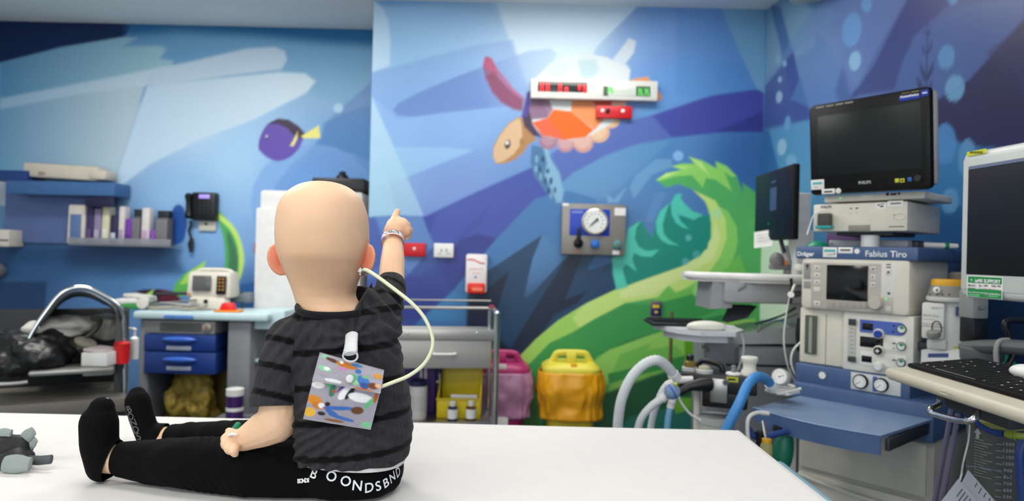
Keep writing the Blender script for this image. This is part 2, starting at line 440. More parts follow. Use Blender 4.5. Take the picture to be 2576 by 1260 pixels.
# back wall
base_b = [(1080, 60, '#93bbdd'), (960, 130, '#8db6d8'), (1150, 130, '#95badb'), (1000, 320, '#7fa5d2'), (1150, 330, '#7a9fd0'), (1400, 60, '#bed4e3'), (1700, 100, '#6f97cc'), (1680, 220, '#5f8fc6'),
          (1880, 180, '#3f70ae'), (1500, 430, '#5a86b4'), (1650, 380, '#4a7cb0'), (1880, 400, '#2f5f98'), (1340, 470, '#4d7fae'),
          (1000, 480, '#7a9fc4'), (1150, 480, '#6a86c0'), (1100, 600, '#465fa8'), (980, 680, '#3a4f96'), (1050, 760, '#33448a'), (1300, 650, '#4a79a8'), (1350, 800, '#24344e'), (1250, 900, '#1f2c44'), (1500, 560, '#44709f'), (1100, 950, '#262f5c')]
lay_b = [Pl('#6f9ccb', '925,-30 1240,-30 1250,4 925,16', .8, 10),
  Pl('#c3d8e6', '1238,-20 1640,-20 1500,118 1462,200 1330,230', .85, 5),
  Pl('#b4cfe2', '926,-20 940,0 962,18 976,50 982,95 980,165 926,185', .85, 4),
  Pl('#7396c8', '925,185 1200,112 1290,100 1325,215 1250,260 1000,300 925,232', .55, 5),
  Pl('#5b78b2', '989,277 1003,259 1060,230 1150,192 1250,155 1330,128 1385,122 1401,134 1392,158 1370,210 1320,262 1250,270 1130,282 1040,294 1000,290', .75, 4, g=(1200, 200, 1420, 130, '#a4bfda')),
  Pl('#8fb8d8', '925,370 1120,370 1192,378 1020,446 925,470', .55, 4),
  Pl('#6f8cc2', '925,480 1030,448 1192,378 1340,350 1560,270 1660,255 1340,420 1065,545 925,548', .5, 5),
  Pl('#6a8cc6', '1690,80 1830,50 1915,80 1915,160 1750,150 1600,190', .45, 8),
  Pl('#5f92cc', '1660,170 1830,70 1900,200 1912,225 1760,245 1640,270', .5, 6),
  Pl('#3a4a96', '1060,548 1200,482 1340,420 1420,365 1500,330 1640,290 1790,240 1920,222 1920,332 1830,331 1700,345 1600,362 1520,392 1440,435 1380,490 1330,520 1245,610 1180,680 1110,700', .92, 4, g=(1100, 600, 1800, 280, '#3d3f92')),
  Pl('#5a74b0', '1362,398 1500,330 1640,290 1690,345 1600,362 1500,400 1440,435 1400,460', .55, 4),
  Pl('#2c337a', '1800,332 1920,280 1920,332', .8, 4),
  Pl('#5f90b6', '1395,470 1440,438 1520,395 1600,365 1690,348 1640,400 1560,470 1500,510 1420,510', .5, 8),
  Pl('#6fa0c4', '1585,470 1600,440 1650,400 1690,400 1690,420 1640,440 1610,480 1594,500', .6, 3), Pl('#5a8ab8', '1650,485 1678,485 1640,560 1622,556', .6, 3),
  Pl('#7aa6c6', '1528,510 1526,488 1545,500 1576,470 1556,510', .6, 3),
  Ci('#86b2dc', 1706, 392, 13, 13, .85, 3),
  # long pale rays on the left
  Pl('#a9c9d8', '924,225 932,235 1066,543 1030,545 924,548', .75, 3, g=(930, 300, 930, 760, '#6f9cc0')),
  Pl('#98bdd2', '924,372 978,450 1000,545 924,545', .6, 3),
  Pl('#4a6aa8', '924,546 1000,540 1065,545 1080,590 1110,650 1075,690 1000,700 924,700', .8, 4),
  Pl('#3b4f98', '924,550 945,545 975,650 924,690', .7, 4), Pl('#5b82b6', '945,545 1062,547 1110,655 1040,700 985,640', .55, 4),
  Pl('#33428e', '1065,545 1100,540 1085,575 1080,590', .9, 3), Pl('#33428e', '1230,520 1212,565 1140,612 1120,650 1100,640', .5, 4),
  Pl('#2e3478', '1120,650 1160,600 1200,588 1250,600 1250,640 1200,690 1140,735 1110,680', .85, 5),
  Pl('#2c3a80', '1000,720 1095,615 1140,735 1055,805 1000,800', .75, 4),
  Pl('#406fa2', '1430,480 1345,500 1245,605 1140,730 1055,806 1010,860 1180,860 1190,740 1225,682 1365,590 1420,650 1500,640 1500,500', .95, 3),
  Pl('#3f7fae', '1140,735 1180,745 1165,806 1055,806', .55, 3),
  Pl('#22405e', '1175,745 1225,682 1364,591 1340,650 1318,746 1330,748 1420,650 1470,640 1560,640 1560,760 1420,810 1300,900 1170,900', 1, 3),
  Pl('#182036', '1281,682 1262,740 1235,850 1210,900 1170,900 1180,760 1240,715', .9, 3), Pl('#1a2438', '1430,640 1466,640 1420,760 1330,880 1270,900 1330,800', .9, 3),
  Pl('#356392', '1500,640 1540,640 1560,655 1490,678 1476,678', .9, 3), Pl('#1a2438', '1404,760 1478,732 1450,765 1400,790', .9, 3),
  Pl('#171e30', '1180,1070 1190,860 1240,840 1312,900 1290,1070', .9, 4), Pl('#2a2350', '925,860 1180,860 1180,1070 925,1070', .8, 6),
  # green breaker
  Pl('#52a85e', '1651,453 1676,435 1715,428 1691,418 1715,411 1747,412 1734,395 1764,403 1803,424 1800,406 1828,418 1853,443 1870,487 1867,460 1897,480 1925,520 1925,1090 1285,1090 1307,900 1347,855 1404,807 1477,762 1550,728 1598,710 1715,669 1764,641 1788,600 1789,560 1785,530 1774,507 1744,477 1705,463 1676,472', 1, 2.2),
  Pl('#8fcf62', '1651,453 1676,435 1715,428 1691,418 1715,411 1747,412 1734,395 1764,403 1803,424 1800,406 1828,418 1853,443 1840,445 1822,432 1842,482 1800,452 1776,448 1768,472 1740,440 1700,444 1660,455', .9, 2.2),
  Pl('#c9e48a', '1651,453 1676,437 1715,430 1690,440', .8, 2), Pl('#c9e48a', '1691,418 1740,420 1720,425', .7, 2), Pl('#c9e48a', '1734,395 1764,408 1785,440 1760,420', .7, 2),
  Pl('#84c764', '1774,500 1830,530 1853,570 1856,610 1847,645 1830,680 1790,720 1715,735 1720,668 1764,641 1789,600 1789,560', 1, 2.2),
  Pl('#bdd97a', '1744,478 1800,505 1825,550 1828,600 1812,645 1780,690 1700,740 1683,718 1655,748 1574,762 1493,804 1440,836 1383,862 1325,922 1300,905 1347,855 1404,807 1477,762 1550,728 1598,710 1715,669 1764,641 1788,600 1789,560 1785,530 1774,507', 1, 2.2),
  Pl('#97c95e', '1325,922 1300,905 1347,855 1404,807 1462,772 1440,800 1462,830 1383,862', .9, 4), Pl('#d3e09c', '1560,735 1598,712 1715,671 1764,645 1790,600 1800,560 1812,600 1795,650 1730,690 1640,742 1560,750', .8, 5),
  Pl('#6fbb55', '1683,720 1700,735 1740,722 1800,700 1860,640 1880,700 1760,760 1700,776 1640,760 1655,748', .9, 3),
  Pl('#3f9450', '1325,922 1383,862 1440,836 1493,804 1574,762 1640,766 1760,735 1830,770 1699,822 1574,856 1501,896 1470,930 1400,1000 1290,1080', 1, 2.5),
  Pl('#2f7a45', '1699,822 1820,790 1820,815 1640,845 1533,880 1501,896 1574,856', .8, 3),
  Pl('#92ca62', '1509,896 1533,880 1635,843 1699,823 1900,800 1900,900 1724,896 1614,922 1529,942 1533,966 1480,975 1470,930', 1, 2.5), Pl('#6bb552', '1560,890 1640,862 1628,880 1700,868 1724,896 1620,915 1540,935', .8, 3),
  Pl('#3c8a48', '1529,940 1614,918 1724,894 1740,900 1740,930 1640,950 1533,990', 1, 3), Pl('#8cc35c', '1533,966 1600,945 1690,925 1600,965 1530,990', .8, 3),
  Pl('#2b5b3c', '1533,985 1640,945 1745,925 1745,1090 1440,1090 1460,1000', 1, 5), Pl('#2f7466', '1580,1050 1640,1030 1760,1025 1760,1090 1560,1090', 1, 4),
  Pl('#3f6f2c', '1270,1010 1345,1000 1360,1090 1270,1090', .9, 5), Pl('#63a02c', '1722,843 1790,843 1800,910 1722,905', 1, 3), Pl('#6fb23c', '1690,1000 1740,1000 1740,1030 1700,1040', 1, 3),
  # teal weed inside the curl
  Pl('#23897a', '1652,552 1672,525 1692,556 1722,548 1786,540 1789,598 1764,641 1715,669 1598,710 1551,728 1541,690 1540,648 1578,600 1590,565 1616,562 1640,600', 1, 2.2),
  Pl('#1f8474', '1651,561 1656,536 1683,512 1700,545 1768,541 1789,560 1780,625 1715,669 1598,710 1551,728 1541,690 1540,648 1578,600 1590,565 1612,556 1640,600', 1, 2.2),
  Pl('#4fbfa9', '1715,487 1700,489 1688,510 1690,540 1700,560 1716,572 1733,576 1712,556 1704,538 1745,553 1769,541 1742,531 1722,512 1712,498', 1, 2),
  Pl('#4fbfa9', '1683,512 1660,532 1650,558 1652,585 1662,603 1680,614 1709,618 1684,604 1670,588 1667,565 1674,538', 1, 2),
  Pl('#4fbfa9', '1572,620 1580,575 1612,555 1600,575 1597,600 1606,620 1625,631 1658,628 1640,646 1615,645 1595,636 1590,652 1602,683 1575,664 1566,676 1572,700 1579,722 1551,729 1543,690 1540,650 1556,640', 1, 2),
  Ci('#69b8b4', 1732, 598, 8, 8, .7, 3), Ci('#a6d8a8', 1802, 538, 14, 14, .6, 3), Ci('#9ed68a', 1757, 733, 15, 15, .7, 3), Ci('#63b0b0', 1724, 658, 9, 9, .7, 3), Ci('#63b0b0', 1752, 640, 10, 10, .5, 3),
  # loggerhead turtle
  Pl('#8f3b5a', '1215,166 1220,144 1227,142 1237,148 1253,177 1275,202 1293,224 1317,244 1315,280 1290,275 1260,257 1238,232 1220,199', 1, 2.5, g=(1225, 150, 1270, 230)), Pl('#c9527c', '1215,166 1220,144 1227,142 1237,148 1253,177 1275,202 1293,224 1317,244 1318,250 1290,235 1255,190 1232,180', .75, 4),
  Pl('#933e5e', '1222,190 1240,180 1290,232 1317,250 1315,280 1290,275 1260,257 1238,232', .9, 5),
  Pl('#f0a35e', '1590,199 1629,193 1666,243 1658,254 1618,259 1580,240', 1, 2.5),
  Pl('#d5e3ee', '1540,150 1563,122 1582,95 1600,104 1594,133 1574,159 1587,177 1560,170', 1, 3),
  Pl('#4f7ea6', '1337,365 1379,372 1385,400 1406,436 1417,480 1414,509 1399,511 1370,480 1344,443 1335,407', 1, 2.5), Pl('#8bbcdc', '1366,370 1379,372 1386,400 1408,436 1418,480 1414,509 1400,510 1388,480 1370,440 1376,410', .95, 4),
  *[Ci('#274a70', *q, 1, 2) for q in ((1366, 400, 4, 8), (1378, 430, 4, 6), (1386, 455, 4, 9), (1396, 478, 3, 8), (1372, 455, 3, 9), (1380, 480, 3, 8), (1358, 425, 3, 8))], *[Ci('#8bbcdc', *q, .8, 2) for q in ((1350, 400, 4, 10), (1348, 425, 4, 9), (1360, 445, 3, 10), (1386, 492, 3, 8))],
  Pl('#b98a58', '1308,292 1282,308 1257,338 1240,370 1240,396 1249,412 1268,412 1293,403 1315,385 1330,363 1350,352 1333,328 1319,308', 1, 2.5), Pl('#e0bd94', '1306,296 1282,310 1258,340 1242,372 1241,396 1249,410 1266,406 1292,388 1308,366 1314,340 1312,312', 1, 3),
  Ci('#3a2830', 1277, 363, 7, 12, 1, 2, .2), Ci('#f4f2f2', 1276, 359, 4, 5, 1, 2), Ci('#a8834e', 1313, 357, 6, 9, 1, 2),
  *[Ci(h, x, y, r, r, 1, 2.5) for x, y, r, h in ((1379, 354, 22, '#a87c90'), (1423, 361, 22, '#c4949c'), (1467, 358, 26, '#d8a49a'), (1507, 332, 27, '#e4b694'), (1538, 302, 21, '#e8bd92'))],
  *[Ci(h, x, y, r, r, 1, 3) for x, y, r, h in ((1379, 350, 17, '#bb93a2'), (1423, 356, 18, '#d5abae'), (1465, 352, 22, '#e6bcae'), (1504, 328, 22, '#f0cba8'), (1536, 299, 16, '#f0cca6'))],
  Pl('#e3ecee', '1348,196 1384,159 1428,140 1479,135 1527,144 1560,162 1585,177 1583,202 1574,264 1556,294 1530,316 1490,338 1436,352 1384,345 1341,323 1333,279 1337,235', 1, 3),
  Pl('#bcdde2', '1454,152 1500,148 1509,175 1490,196 1462,196', .8, 5), Pl('#c9e2e8', '1384,165 1430,150 1420,196 1370,196', .4, 6),
  Pl('#f4701e', '1339,308 1377,297 1392,274 1436,279 1494,327 1472,345 1421,352 1363,339', 1, 2.5), Pl('#ee6a4c', '1339,308 1377,297 1400,320 1421,352 1363,339', .8, 3),
  Pl('#f49a60', '1436,281 1439,240 1487,240 1501,279 1520,301 1496,327', 1, 2.5), Pl('#c84e34', '1487,246 1541,252 1538,268 1503,278', 1, 2.5), Pl('#f3cba6', '1541,246 1577,250 1572,268 1541,264', 1, 2.5),
  Pl('#94728e', '1330,265 1341,240 1377,240 1390,275 1377,297 1337,301', 1, 2.5), Pl('#e8ece8', '1379,240 1438,240 1436,279 1392,275', 1, 2.5), Pl('#a889a0', '1360,240 1377,240 1390,275 1380,290', .6, 3),
  Pl('#4c3850', '1313,292 1330,266 1340,312 1363,346 1341,341 1319,318', 1, 2.5), Pl('#57489a', '1315,282 1326,232 1340,226 1333,268 1326,294 1312,294', 1, 2.5),
  # ray and strip at the right end
  Pl('#6f9fbd', '1810,10 1925,10 1925,235 1905,225 1850,110', .8, 4), Pl('#3f79b4', '1700,20 1815,15 1850,110 1905,225 1760,245 1700,240', .25, 8)]
def dim(h, k=.74): return '#' + ''.join('%02x' % int(round(255 * (12.92 * c if c <= .0031308 else 1.055 * c ** (1 / 2.4) - .055))) for c in lin(h, k))
i0 = next(i for i, l in enumerate(lay_b) if l[1] == '#8f3b5a')
lay_b = lay_b[:i0] + [(l[0], dim(l[1]),) + l[2:] for l in lay_b[i0:-2]] + lay_b[-2:]
mural('wall_back', (XC, YB, 0), (1, 0, 0), RW0.x - XC, 340, 380, base_b, lay_b, 1.09, YN - YB)

# right wall
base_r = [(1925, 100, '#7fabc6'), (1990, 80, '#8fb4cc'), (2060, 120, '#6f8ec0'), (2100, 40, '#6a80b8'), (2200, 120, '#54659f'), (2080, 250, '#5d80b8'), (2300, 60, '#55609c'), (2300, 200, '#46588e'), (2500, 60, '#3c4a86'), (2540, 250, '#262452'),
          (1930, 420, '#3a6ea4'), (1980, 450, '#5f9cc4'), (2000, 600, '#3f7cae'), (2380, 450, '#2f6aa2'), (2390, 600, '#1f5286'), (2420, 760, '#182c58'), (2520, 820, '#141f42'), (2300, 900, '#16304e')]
lay_r = [Pl('#4f74ae', '1937,10 1965,18 2042,295 2030,310 2004,290', .9, 4),
  Pl('#84adc8', '1955,-10 2065,-10 1996,130 1985,100', .7, 4), Pl('#6f93c2', '2065,-10 2110,40 1996,132 1930,215 1925,200', .5, 5),
  Pl('#3f4a92', '1915,224 1930,210 1995,130 2010,200 1990,250 2035,270 2040,300 1938,320 1915,330', .75, 4), Pl('#5f80b4', '2055,80 2090,120 2140,230 2040,262 2000,150 2050,120', .5, 5),
  Pl('#33407e', '2120,165 2160,230 2130,300 2100,230', .45, 5),
  Pl('#6d85bc', '2190,-10 2285,-10 2140,240 2120,170', .55, 5), Pl('#393e7a', '2287,-10 2410,-10 2300,90 2262,180 2250,225 2140,245 2200,160', .8, 5),
  Pl('#4c68a4', '2258,225 2270,150 2320,80 2400,20 2576,-10 2576,40 2440,200 2350,260', .6, 5),
  Pl('#26234e', '2590,36 2440,200 2350,255 2356,340 2450,368 2590,375', .95, 4), Pl('#2b2a5c', '2480,130 2590,60 2590,250', .5, 6),
  Pl('#eafce6', '1906,520 2012,520 2012,800 1906,806', .95, 3), Pl('#5b9ac4', '1933,328 2040,300 2044,520 2000,560 1960,440', .85, 4), Pl('#2f67a0', '1915,332 1935,328 1962,440 1915,440', .8, 4),
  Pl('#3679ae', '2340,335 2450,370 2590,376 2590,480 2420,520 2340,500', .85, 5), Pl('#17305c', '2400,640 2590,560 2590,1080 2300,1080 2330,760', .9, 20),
  *[Ci(h, x, y, rx, ry, .9, 2.5, r) for x, y, rx, ry, r, h in ((2143, 75, 24, 44, .15, '#6f9fd4'), (2151, 153, 15, 25, .12, '#8fbcdc'), (2180, 12, 14, 18, .1, '#6fa2d4'), (2381, 144, 21, 31, .15, '#5f93c6'), (2402, 222, 24, 34, .15, '#6b9fc8'),
     (2378, 362, 28, 52, 0, '#4a86c2'), (2390, 505, 22, 33, .1, '#5f97c8'), (2432, 395, 22, 46, .1, '#5a92c0'), (1960, 244, 8, 15, .1, '#a3c6e0'), (1962, 200, 5, 8, 0, '#a3c6e0'), (1967, 370, 11, 21, .1, '#9cc6dc'), (1981, 310, 8, 19, .1, '#6fa4d0'), (1974, 160, 5, 8, 0, '#9cc2de'), (1990, 405, 14, 16, 0, '#7fb2d6'), (1957, 150, 6, 14, 0, '#8fb6cc'), (2396, -2, 12, 12, 0, '#5f96cc'))],
  Pl('#282c56', '2327,225 2331,60 2334,60 2331,225', .85, 2), *[Pl('#282c56', t, .85, 2) for t in ('2331,190 2312,152 2318,190 2326,205', '2331,190 2350,150 2346,180 2334,205', '2331,140 2319,105 2320,130', '2331,140 2344,100 2342,125', '2330,225 2306,190 2308,222', '2333,225 2345,198 2345,222', '2332,90 2322,70 2325,88', '2333,90 2343,66 2340,85')]]
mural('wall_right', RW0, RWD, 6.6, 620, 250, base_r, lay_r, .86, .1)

# ceiling panels
for i, (lx, ly, sx, sy, wt) in enumerate(PANELS):
    t = thing('ceiling_light', ['ceiling light panel set close to the turtle wall', 'ceiling light panel over the recessed corner', 'ceiling light panel above the bed and child', 'ceiling light panel above the right end of the bed', 'ceiling light panel behind the camera', 'ceiling light panel near the plain left wall'][i], 'ceiling light', (lx, ly, CEIL), 0, 'ceiling light panels')
    b = B()
    for s in (-1, 1):
        b.bx(s * sx / 2 - .015, s * sx / 2 + .015, -sy / 2 - .015, sy / 2 + .015, -.02, -.001, .003)
        b.bx(-sx / 2 + .015, sx / 2 - .015, s * sy / 2 - .015, s * sy / 2 + .015, -.02, -.001, .003)
    b.done('frame', WHITE, t)
    b = B(); b.bx(-sx / 2 + .012, sx / 2 - .012, -sy / 2 + .012, sy / 2 - .012, -.012, -.002); b.done('diffuser', M('lit_diffuser', '#f4f4f0', .5, emit='#fffaf0', estr=3.0), t)
# white housing under the ceiling at the right
P = at_y(2040, -2, 3.35)
t = thing('pendant_housing', 'white housing hanging below the ceiling at the top right', 'ceiling pendant', (P.x + .02, P.y, CEIL), -.5)
b = B(); b.bx(-.13, .12, -.25, .12, -.145, -.001, .02); b.done('housing', WHITE, t)
b = B(); b.bx(-.11, .10, -.23, .10, -.16, -.144, .006); b.done('bottom_plate', CREAM, t)
# ------------------------------------------------------------------ shared: fused organic meshes
from mathutils.bvhtree import BVHTree
def fuse(b, voxel, it=6, fac=.5):
    me = b.mesh('fuse_src'); o = bpy.data.objects.new('fuse_src', me); COL.objects.link(o)
    r = o.modifiers.new('r', 'REMESH'); r.mode = 'VOXEL'; r.voxel_size = voxel; r.use_smooth_shade = True
    s = o.modifiers.new('s', 'SMOOTH'); s.factor = fac; s.iterations = it
    bpy.context.view_layer.update()
    out = bpy.data.meshes.new_from_object(o.evaluated_get(bpy.context.evaluated_depsgraph_get()))
    bpy.data.objects.remove(o); bpy.data.meshes.remove(me)
    out.materials.clear()
    return out
def vco(me):
    a = np.zeros(len(me.vertices) * 3); me.vertices.foreach_get('co', a); return a.reshape(-1, 3)
def vno(me):
    a = np.zeros(len(me.vertices) * 3); me.vertices.foreach_get('normal', a); return a.reshape(-1, 3)
def set_co(me, a):
    me.vertices.foreach_set('co', a.ravel()); me.update()
def put(me, name, mats, T):
    """world-space mesh -> object parented to T"""
    if T is not None: me.transform(mw(T).inverted())
    me.name = name
    for m in (mats if isinstance(mats, (list, tuple)) else [mats]): me.materials.append(m)
    me.polygons.foreach_set('use_smooth', [True] * len(me.polygons))
    o = bpy.data.objects.new(name, me); COL.objects.link(o); o.parent = T
    return o
def putb(b, name, mats, T, angle=40):
    me = b.mesh(name); me.transform(mw(T).inverted())
    for m in (mats if isinstance(mats, (list, tuple)) else [mats]): me.materials.append(m)
    me.set_sharp_from_angle(angle=math.radians(angle))
    o = bpy.data.objects.new(name, me); COL.objects.link(o); o.parent = T
    return o
def glyph(ch, bold=.02):
    cu = bpy.data.curves.new('g', 'FONT'); cu.body = ch; cu.size = 1; cu.offset = bold; cu.resolution_u = 3; cu.align_x = 'CENTER'; cu.align_y = 'CENTER'
    to = bpy.data.objects.new('g', cu); me = bpy.data.meshes.new_from_object(to)
    bpy.data.objects.remove(to); bpy.data.curves.remove(cu)
    v = [tuple(x.co) for x in me.vertices]; f = [tuple(p.vertices) for p in me.polygons]; bpy.data.meshes.remove(me)
    return v, f
def letters(bvh, items, size, name, mat, T, bold=.02, lift=.0012):
    """items: (char, px, py, angle) dropped on a surface along the sight line; one lettering mesh"""
    V = []; Fc = []
    for ch, px, py, ang in items:
        hit = bvh.ray_cast(EYE, ray(px, py).normalized())
        if hit[0] is None: continue
        n = hit[1]; n = n if n.dot(EYE - hit[0]) > 0 else -n
        up = CU * math.cos(ang) - CR * math.sin(ang); up = (up - n * up.dot(n)).normalized(); rt = up.cross(n)
        v, f = glyph(ch, bold); k = len(V)
        V += [tuple(hit[0] + n * lift + rt * (x * size) + up * (y * size)) for x, y, z in v]; Fc += [[i + k for i in q] for q in f]
    me = bpy.data.meshes.new(name); me.from_pydata(V, [], Fc)
    return put(me, name, mat, T)
def bvh_of(me): return BVHTree.FromPolygons([v.co.copy() for v in me.vertices], [tuple(p.vertices) for p in me.polygons])
def nz3(P, sc, seed=0.0):
    return np.array([mnoise.noise(Vector((p[0] * sc[0] + seed, p[1] * sc[1], p[2] * sc[2]))) for p in P])

# ------------------------------------------------------------------ the bed
ZB = 0.823
BT = thing('operating_table', 'padded operating table under the sitting child, pale blue edge showing at the right', 'table', (-.42, 1.34, 0))
b = B(); b.box((0, 0, ZB - .062), (1.98, .66, .075), .03, seg=4); b.done('mattress', M('blue_mattress_vinyl', '#7fa5b8', .4), BT)
b = B(); b.bx(.999, 1.022, -.36, .15, ZB - .052, ZB - .020, .012); b.done('side_rail', M('rail_blue', '#7d9fae', .35), BT)
b = B(); b.box((0, 0, ZB - .115), (1.94, .60, .03), .008); b.done('table_top', STEEL, BT)
b = B(); b.box((0, 0, .42), (.36, .30, .60), .03); b.done('column', M('table_column', '#b8bbbd', .35), BT)
b = B(); b.box((0, 0, .06), (1.0, .5, .115), .03); b.done('base', M('table_base', '#8d9296', .4), BT)
# sheet: rounded slab cap with light creases
SX0, SX1, SY0, SY1 = -1.42, .578, .985, 1.688
nx, ny = 150, 64
P = []
for j in range(ny + 1):
    for i in range(nx + 1):
        u, v = i / nx, j / ny
        # corner rounding: squeeze towards a rounded rectangle
        x, y = SX0 + (SX1 - SX0) * u, SY0 + (SY1 - SY0) * v
        cx_, cy_ = (SX0 + SX1) / 2, (SY0 + SY1) / 2; hx, hy, rr = (SX1 - SX0) / 2, (SY1 - SY0) / 2, .05
        dx, dy = abs(x - cx_) - (hx - rr), abs(y - cy_) - (hy - rr)
        if dx > 0 and dy > 0:
            L = math.hypot(dx, dy); m_ = max(dx, dy)
            dx, dy = dx / L * m_, dy / L * m_
            x = cx_ + math.copysign(hx - rr + dx, x - cx_); y = cy_ + math.copysign(hy - rr + dy, y - cy_)
        e = min(x - SX0, SX1 - x, y - SY0, SY1 - y)
        z = ZB - .0045 - (.012 * max(0, 1 - e / .018) ** 2 if e < .018 else 0)
        w = mnoise.noise(Vector((x * 3.1, y * 5.2, 1.7))) * .0022 + max(0, mnoise.noise(Vector((x * 6 + y * 9, y * 3, 4.2)))) * .003 * max(0, min(1, (-.2 - x) * 1.4))
        P.append((x, y, z + w * min(1, max(0, e / .05))))
F = []
for j in range(ny):
    for i in range(nx): a = j * (nx + 1) + i; F.append((a, a + 1, a + nx + 2, a + nx + 1))
rim = [i for i in range(nx + 1)] + [j * (nx + 1) + nx for j in range(1, ny + 1)] + [ny * (nx + 1) + i for i in range(nx - 1, -1, -1)] + [j * (nx + 1) for j in range(ny - 1, 0, -1)]
k = len(P); P += [(P[i][0], P[i][1], ZB - .034) for i in rim]
for q in range(len(rim)): q2 = (q + 1) % len(rim); F.append((rim[q], rim[q2], k + q2, k + q))
me = bpy.data.meshes.new('bed_sheet'); me.from_pydata(P, [], F)
me.polygons.foreach_set('use_smooth', [True] * len(F))
me.materials.append(M('white_sheet_cloth', '#dad7d3', .85, var=.015, scale=30, bump=.05)); me.set_sharp_from_angle(angle=math.radians(60))
o = bpy.data.objects.new('bed_sheet', me); COL.objects.link(o)
tag(o, 'white fitted sheet stretched over the operating table', 'sheet')

# ------------------------------------------------------------------ the child
A = at_y
PT = thing('person', 'bald toddler in charcoal striped t-shirt sitting on the white sheet, pointing up', 'person', A(885, 1230, 1.21))
PT.location.z = ZB
def ring(l, r, py, Y, hd, n=40, pw=2.3, tilt=0.0):
    a, c = A(l, py, Y), A(r, py, Y); ce = (a + c) / 2; hw = (c - a).length / 2; o = []
    for k in range(n):
        t = 2 * math.pi * k / n; ct, st = math.cos(t), math.sin(t)
        x = math.copysign(abs(ct) ** (2 / pw), ct) * hw; y = math.copysign(abs(st) ** (2 / pw), st) * hd
        o.append(Vector((ce.x + x, ce.y + y, ce.z + tilt * x)))
    return o
# skin: head and neck
b = B()
HY = 1.165
head = [(456.5, 797, 828, .0), (459, 779, 846, .0), (466, 757, 869, .0), (478, 737, 889, .0), (495, 720, 906, 0), (520, 707, 917, 0), (550, 701, 924, 0), (585, 699, 926, 0), (620, 701, 925, 0), (650, 708, 919, 0), (678, 718, 910, .004), (702, 728, 902, .010), (722, 736, 896, .016), (742, 743, 893, .02), (760, 748, 902, .022), (778, 752, 922, .020), (805, 738, 944, .014), (830, 730, 950, .012)]
head = [tuple(v) + (w_,) for v, w_ in zip(crom([(p, l, r) for p, l, r, _ in head], 5), np.interp(np.linspace(0, len(head) - 1, (len(head) - 1) * 5 + 1), range(len(head)), [h[3] for h in head]))]
rings = []
for py, l, r, dy in head:
    w = (r - l) / 2 * HY / FPX
    hd = float(np.interp(py, [640, 745, 790, 830], [w * 1.15, .058, .062, .066]))
    rings.append(ring(l, r, py, HY + dy + .008, hd, 44, 2.06))
b.grid(rings)
# face on the far side (turned away from the camera)
hc = A(812, 615, HY)
fy = hc.y + .088
b.ell((hc.x, fy + .004, hc.z - .012), (.010, .012, .012)); b.capsule((hc.x, fy - .004, hc.z + .012), (hc.x, fy + .006, hc.z - .010), .006, .008)
b.ell((hc.x, fy - .004, hc.z - .04), (.022, .012, .010)); b.ell((hc.x, fy - .012, hc.z - .062), (.02, .016, .014))
b.ell((hc.x - .035, fy - .022, hc.z - .03), (.024, .02, .024)); b.ell((hc.x + .035, fy - .022, hc.z - .03), (.024, .02, .024))
# ears: thin tilted leaves with a hollow towards the front
ears = []
for (tx, ty), (bx_, by_), s, wd in (((703, 628), (716, 674), -1, .022), ((921, 630), (909, 676), 1, .022)):
    p, q = A(tx, ty, HY + .012), A(bx_, by_, HY + .012)
    ears.append((p + q) / 2)
    ax = (p - q).normalized(); out = Vector((s * .80, -.45, 0)); out = (out - ax * out.dot(ax)).normalized(); nn = ax.cross(out)
    m3 = Matrix((nn, out, ax)).transposed()
    b.ell((p + q) / 2 + out * .004, (.0055, .0185, .0265), m3)
    pts = [((p + q) / 2) + out * (.004 + .0175 * math.cos(t)) + ax * (.0255 * math.sin(t)) for t in np.linspace(-1.9, 1.9, 14)]
    b.sweep(pts, .0038, 8)
    b.ell(q + out * .002, (.006, .010, .010), m3)
# torso, inside the shirt
tor = [(1180, 800, 980, .05), (1060, 756, 1008, .07), (920, 745, 990, .066), (860, 745, 975, .06), (815, 772, 950, .05), (785, 800, 925, .04)]
b.grid([ring(l, r, py, 1.19, hd, 30) for py, l, r, hd in tor])
b.ell(A(885, 1195, 1.22), (.07, .055, .04))
# right arm, raised and pointing
RS, RE, RWr = A(940, 838, 1.20), A(984, 712, 1.315), A(989, 607, 1.405)
b.chain([RS, RE], [.030, .0255]); b.chain([RE, (RE + RWr) / 2 + Vector((.001, 0, 0)), RWr], [.0255, .0245, .0195])
HD = 1.425
pal = [A(988, 588, HD), A(992, 568, HD + .006)]
b.capsule(pal[0] + Vector((0.003, 0, 0)), pal[1], .0205, .018)
b.ell(A(1010, 572, HD + .002), (.0185, .015, .021)); b.ell(A(988, 582, HD - .004), (.019, .013, .022))
# index finger straight up, three curled fingers, thumb folded over them
b.chain([A(988, 562, HD + .004), A(995, 543, HD + .018), A(1000, 531, HD + .03)], [.0092, .0078, .0064])
for (kx, ky), f_ in (((1006, 557), 1.0), ((1020, 566), .95), ((1027, 580), .85)):
    k0 = A(kx, ky, HD + .006); b.chain([k0, k0 + Vector((.001, .022, .001)) * f_, k0 + Vector((-.003, .026, -.012)) * f_, k0 + Vector((-.006, .012, -.018)) * f_], [.0098 * f_, .0085 * f_, .0078 * f_, .0068 * f_])
b.ell(A(1025, 580, HD - .001), (.008, .009, .011))
b.chain([A(974, 584, HD + .01), A(978, 570, HD + .026), A(990, 566, HD + .036)], [.0085, .0075, .0062])
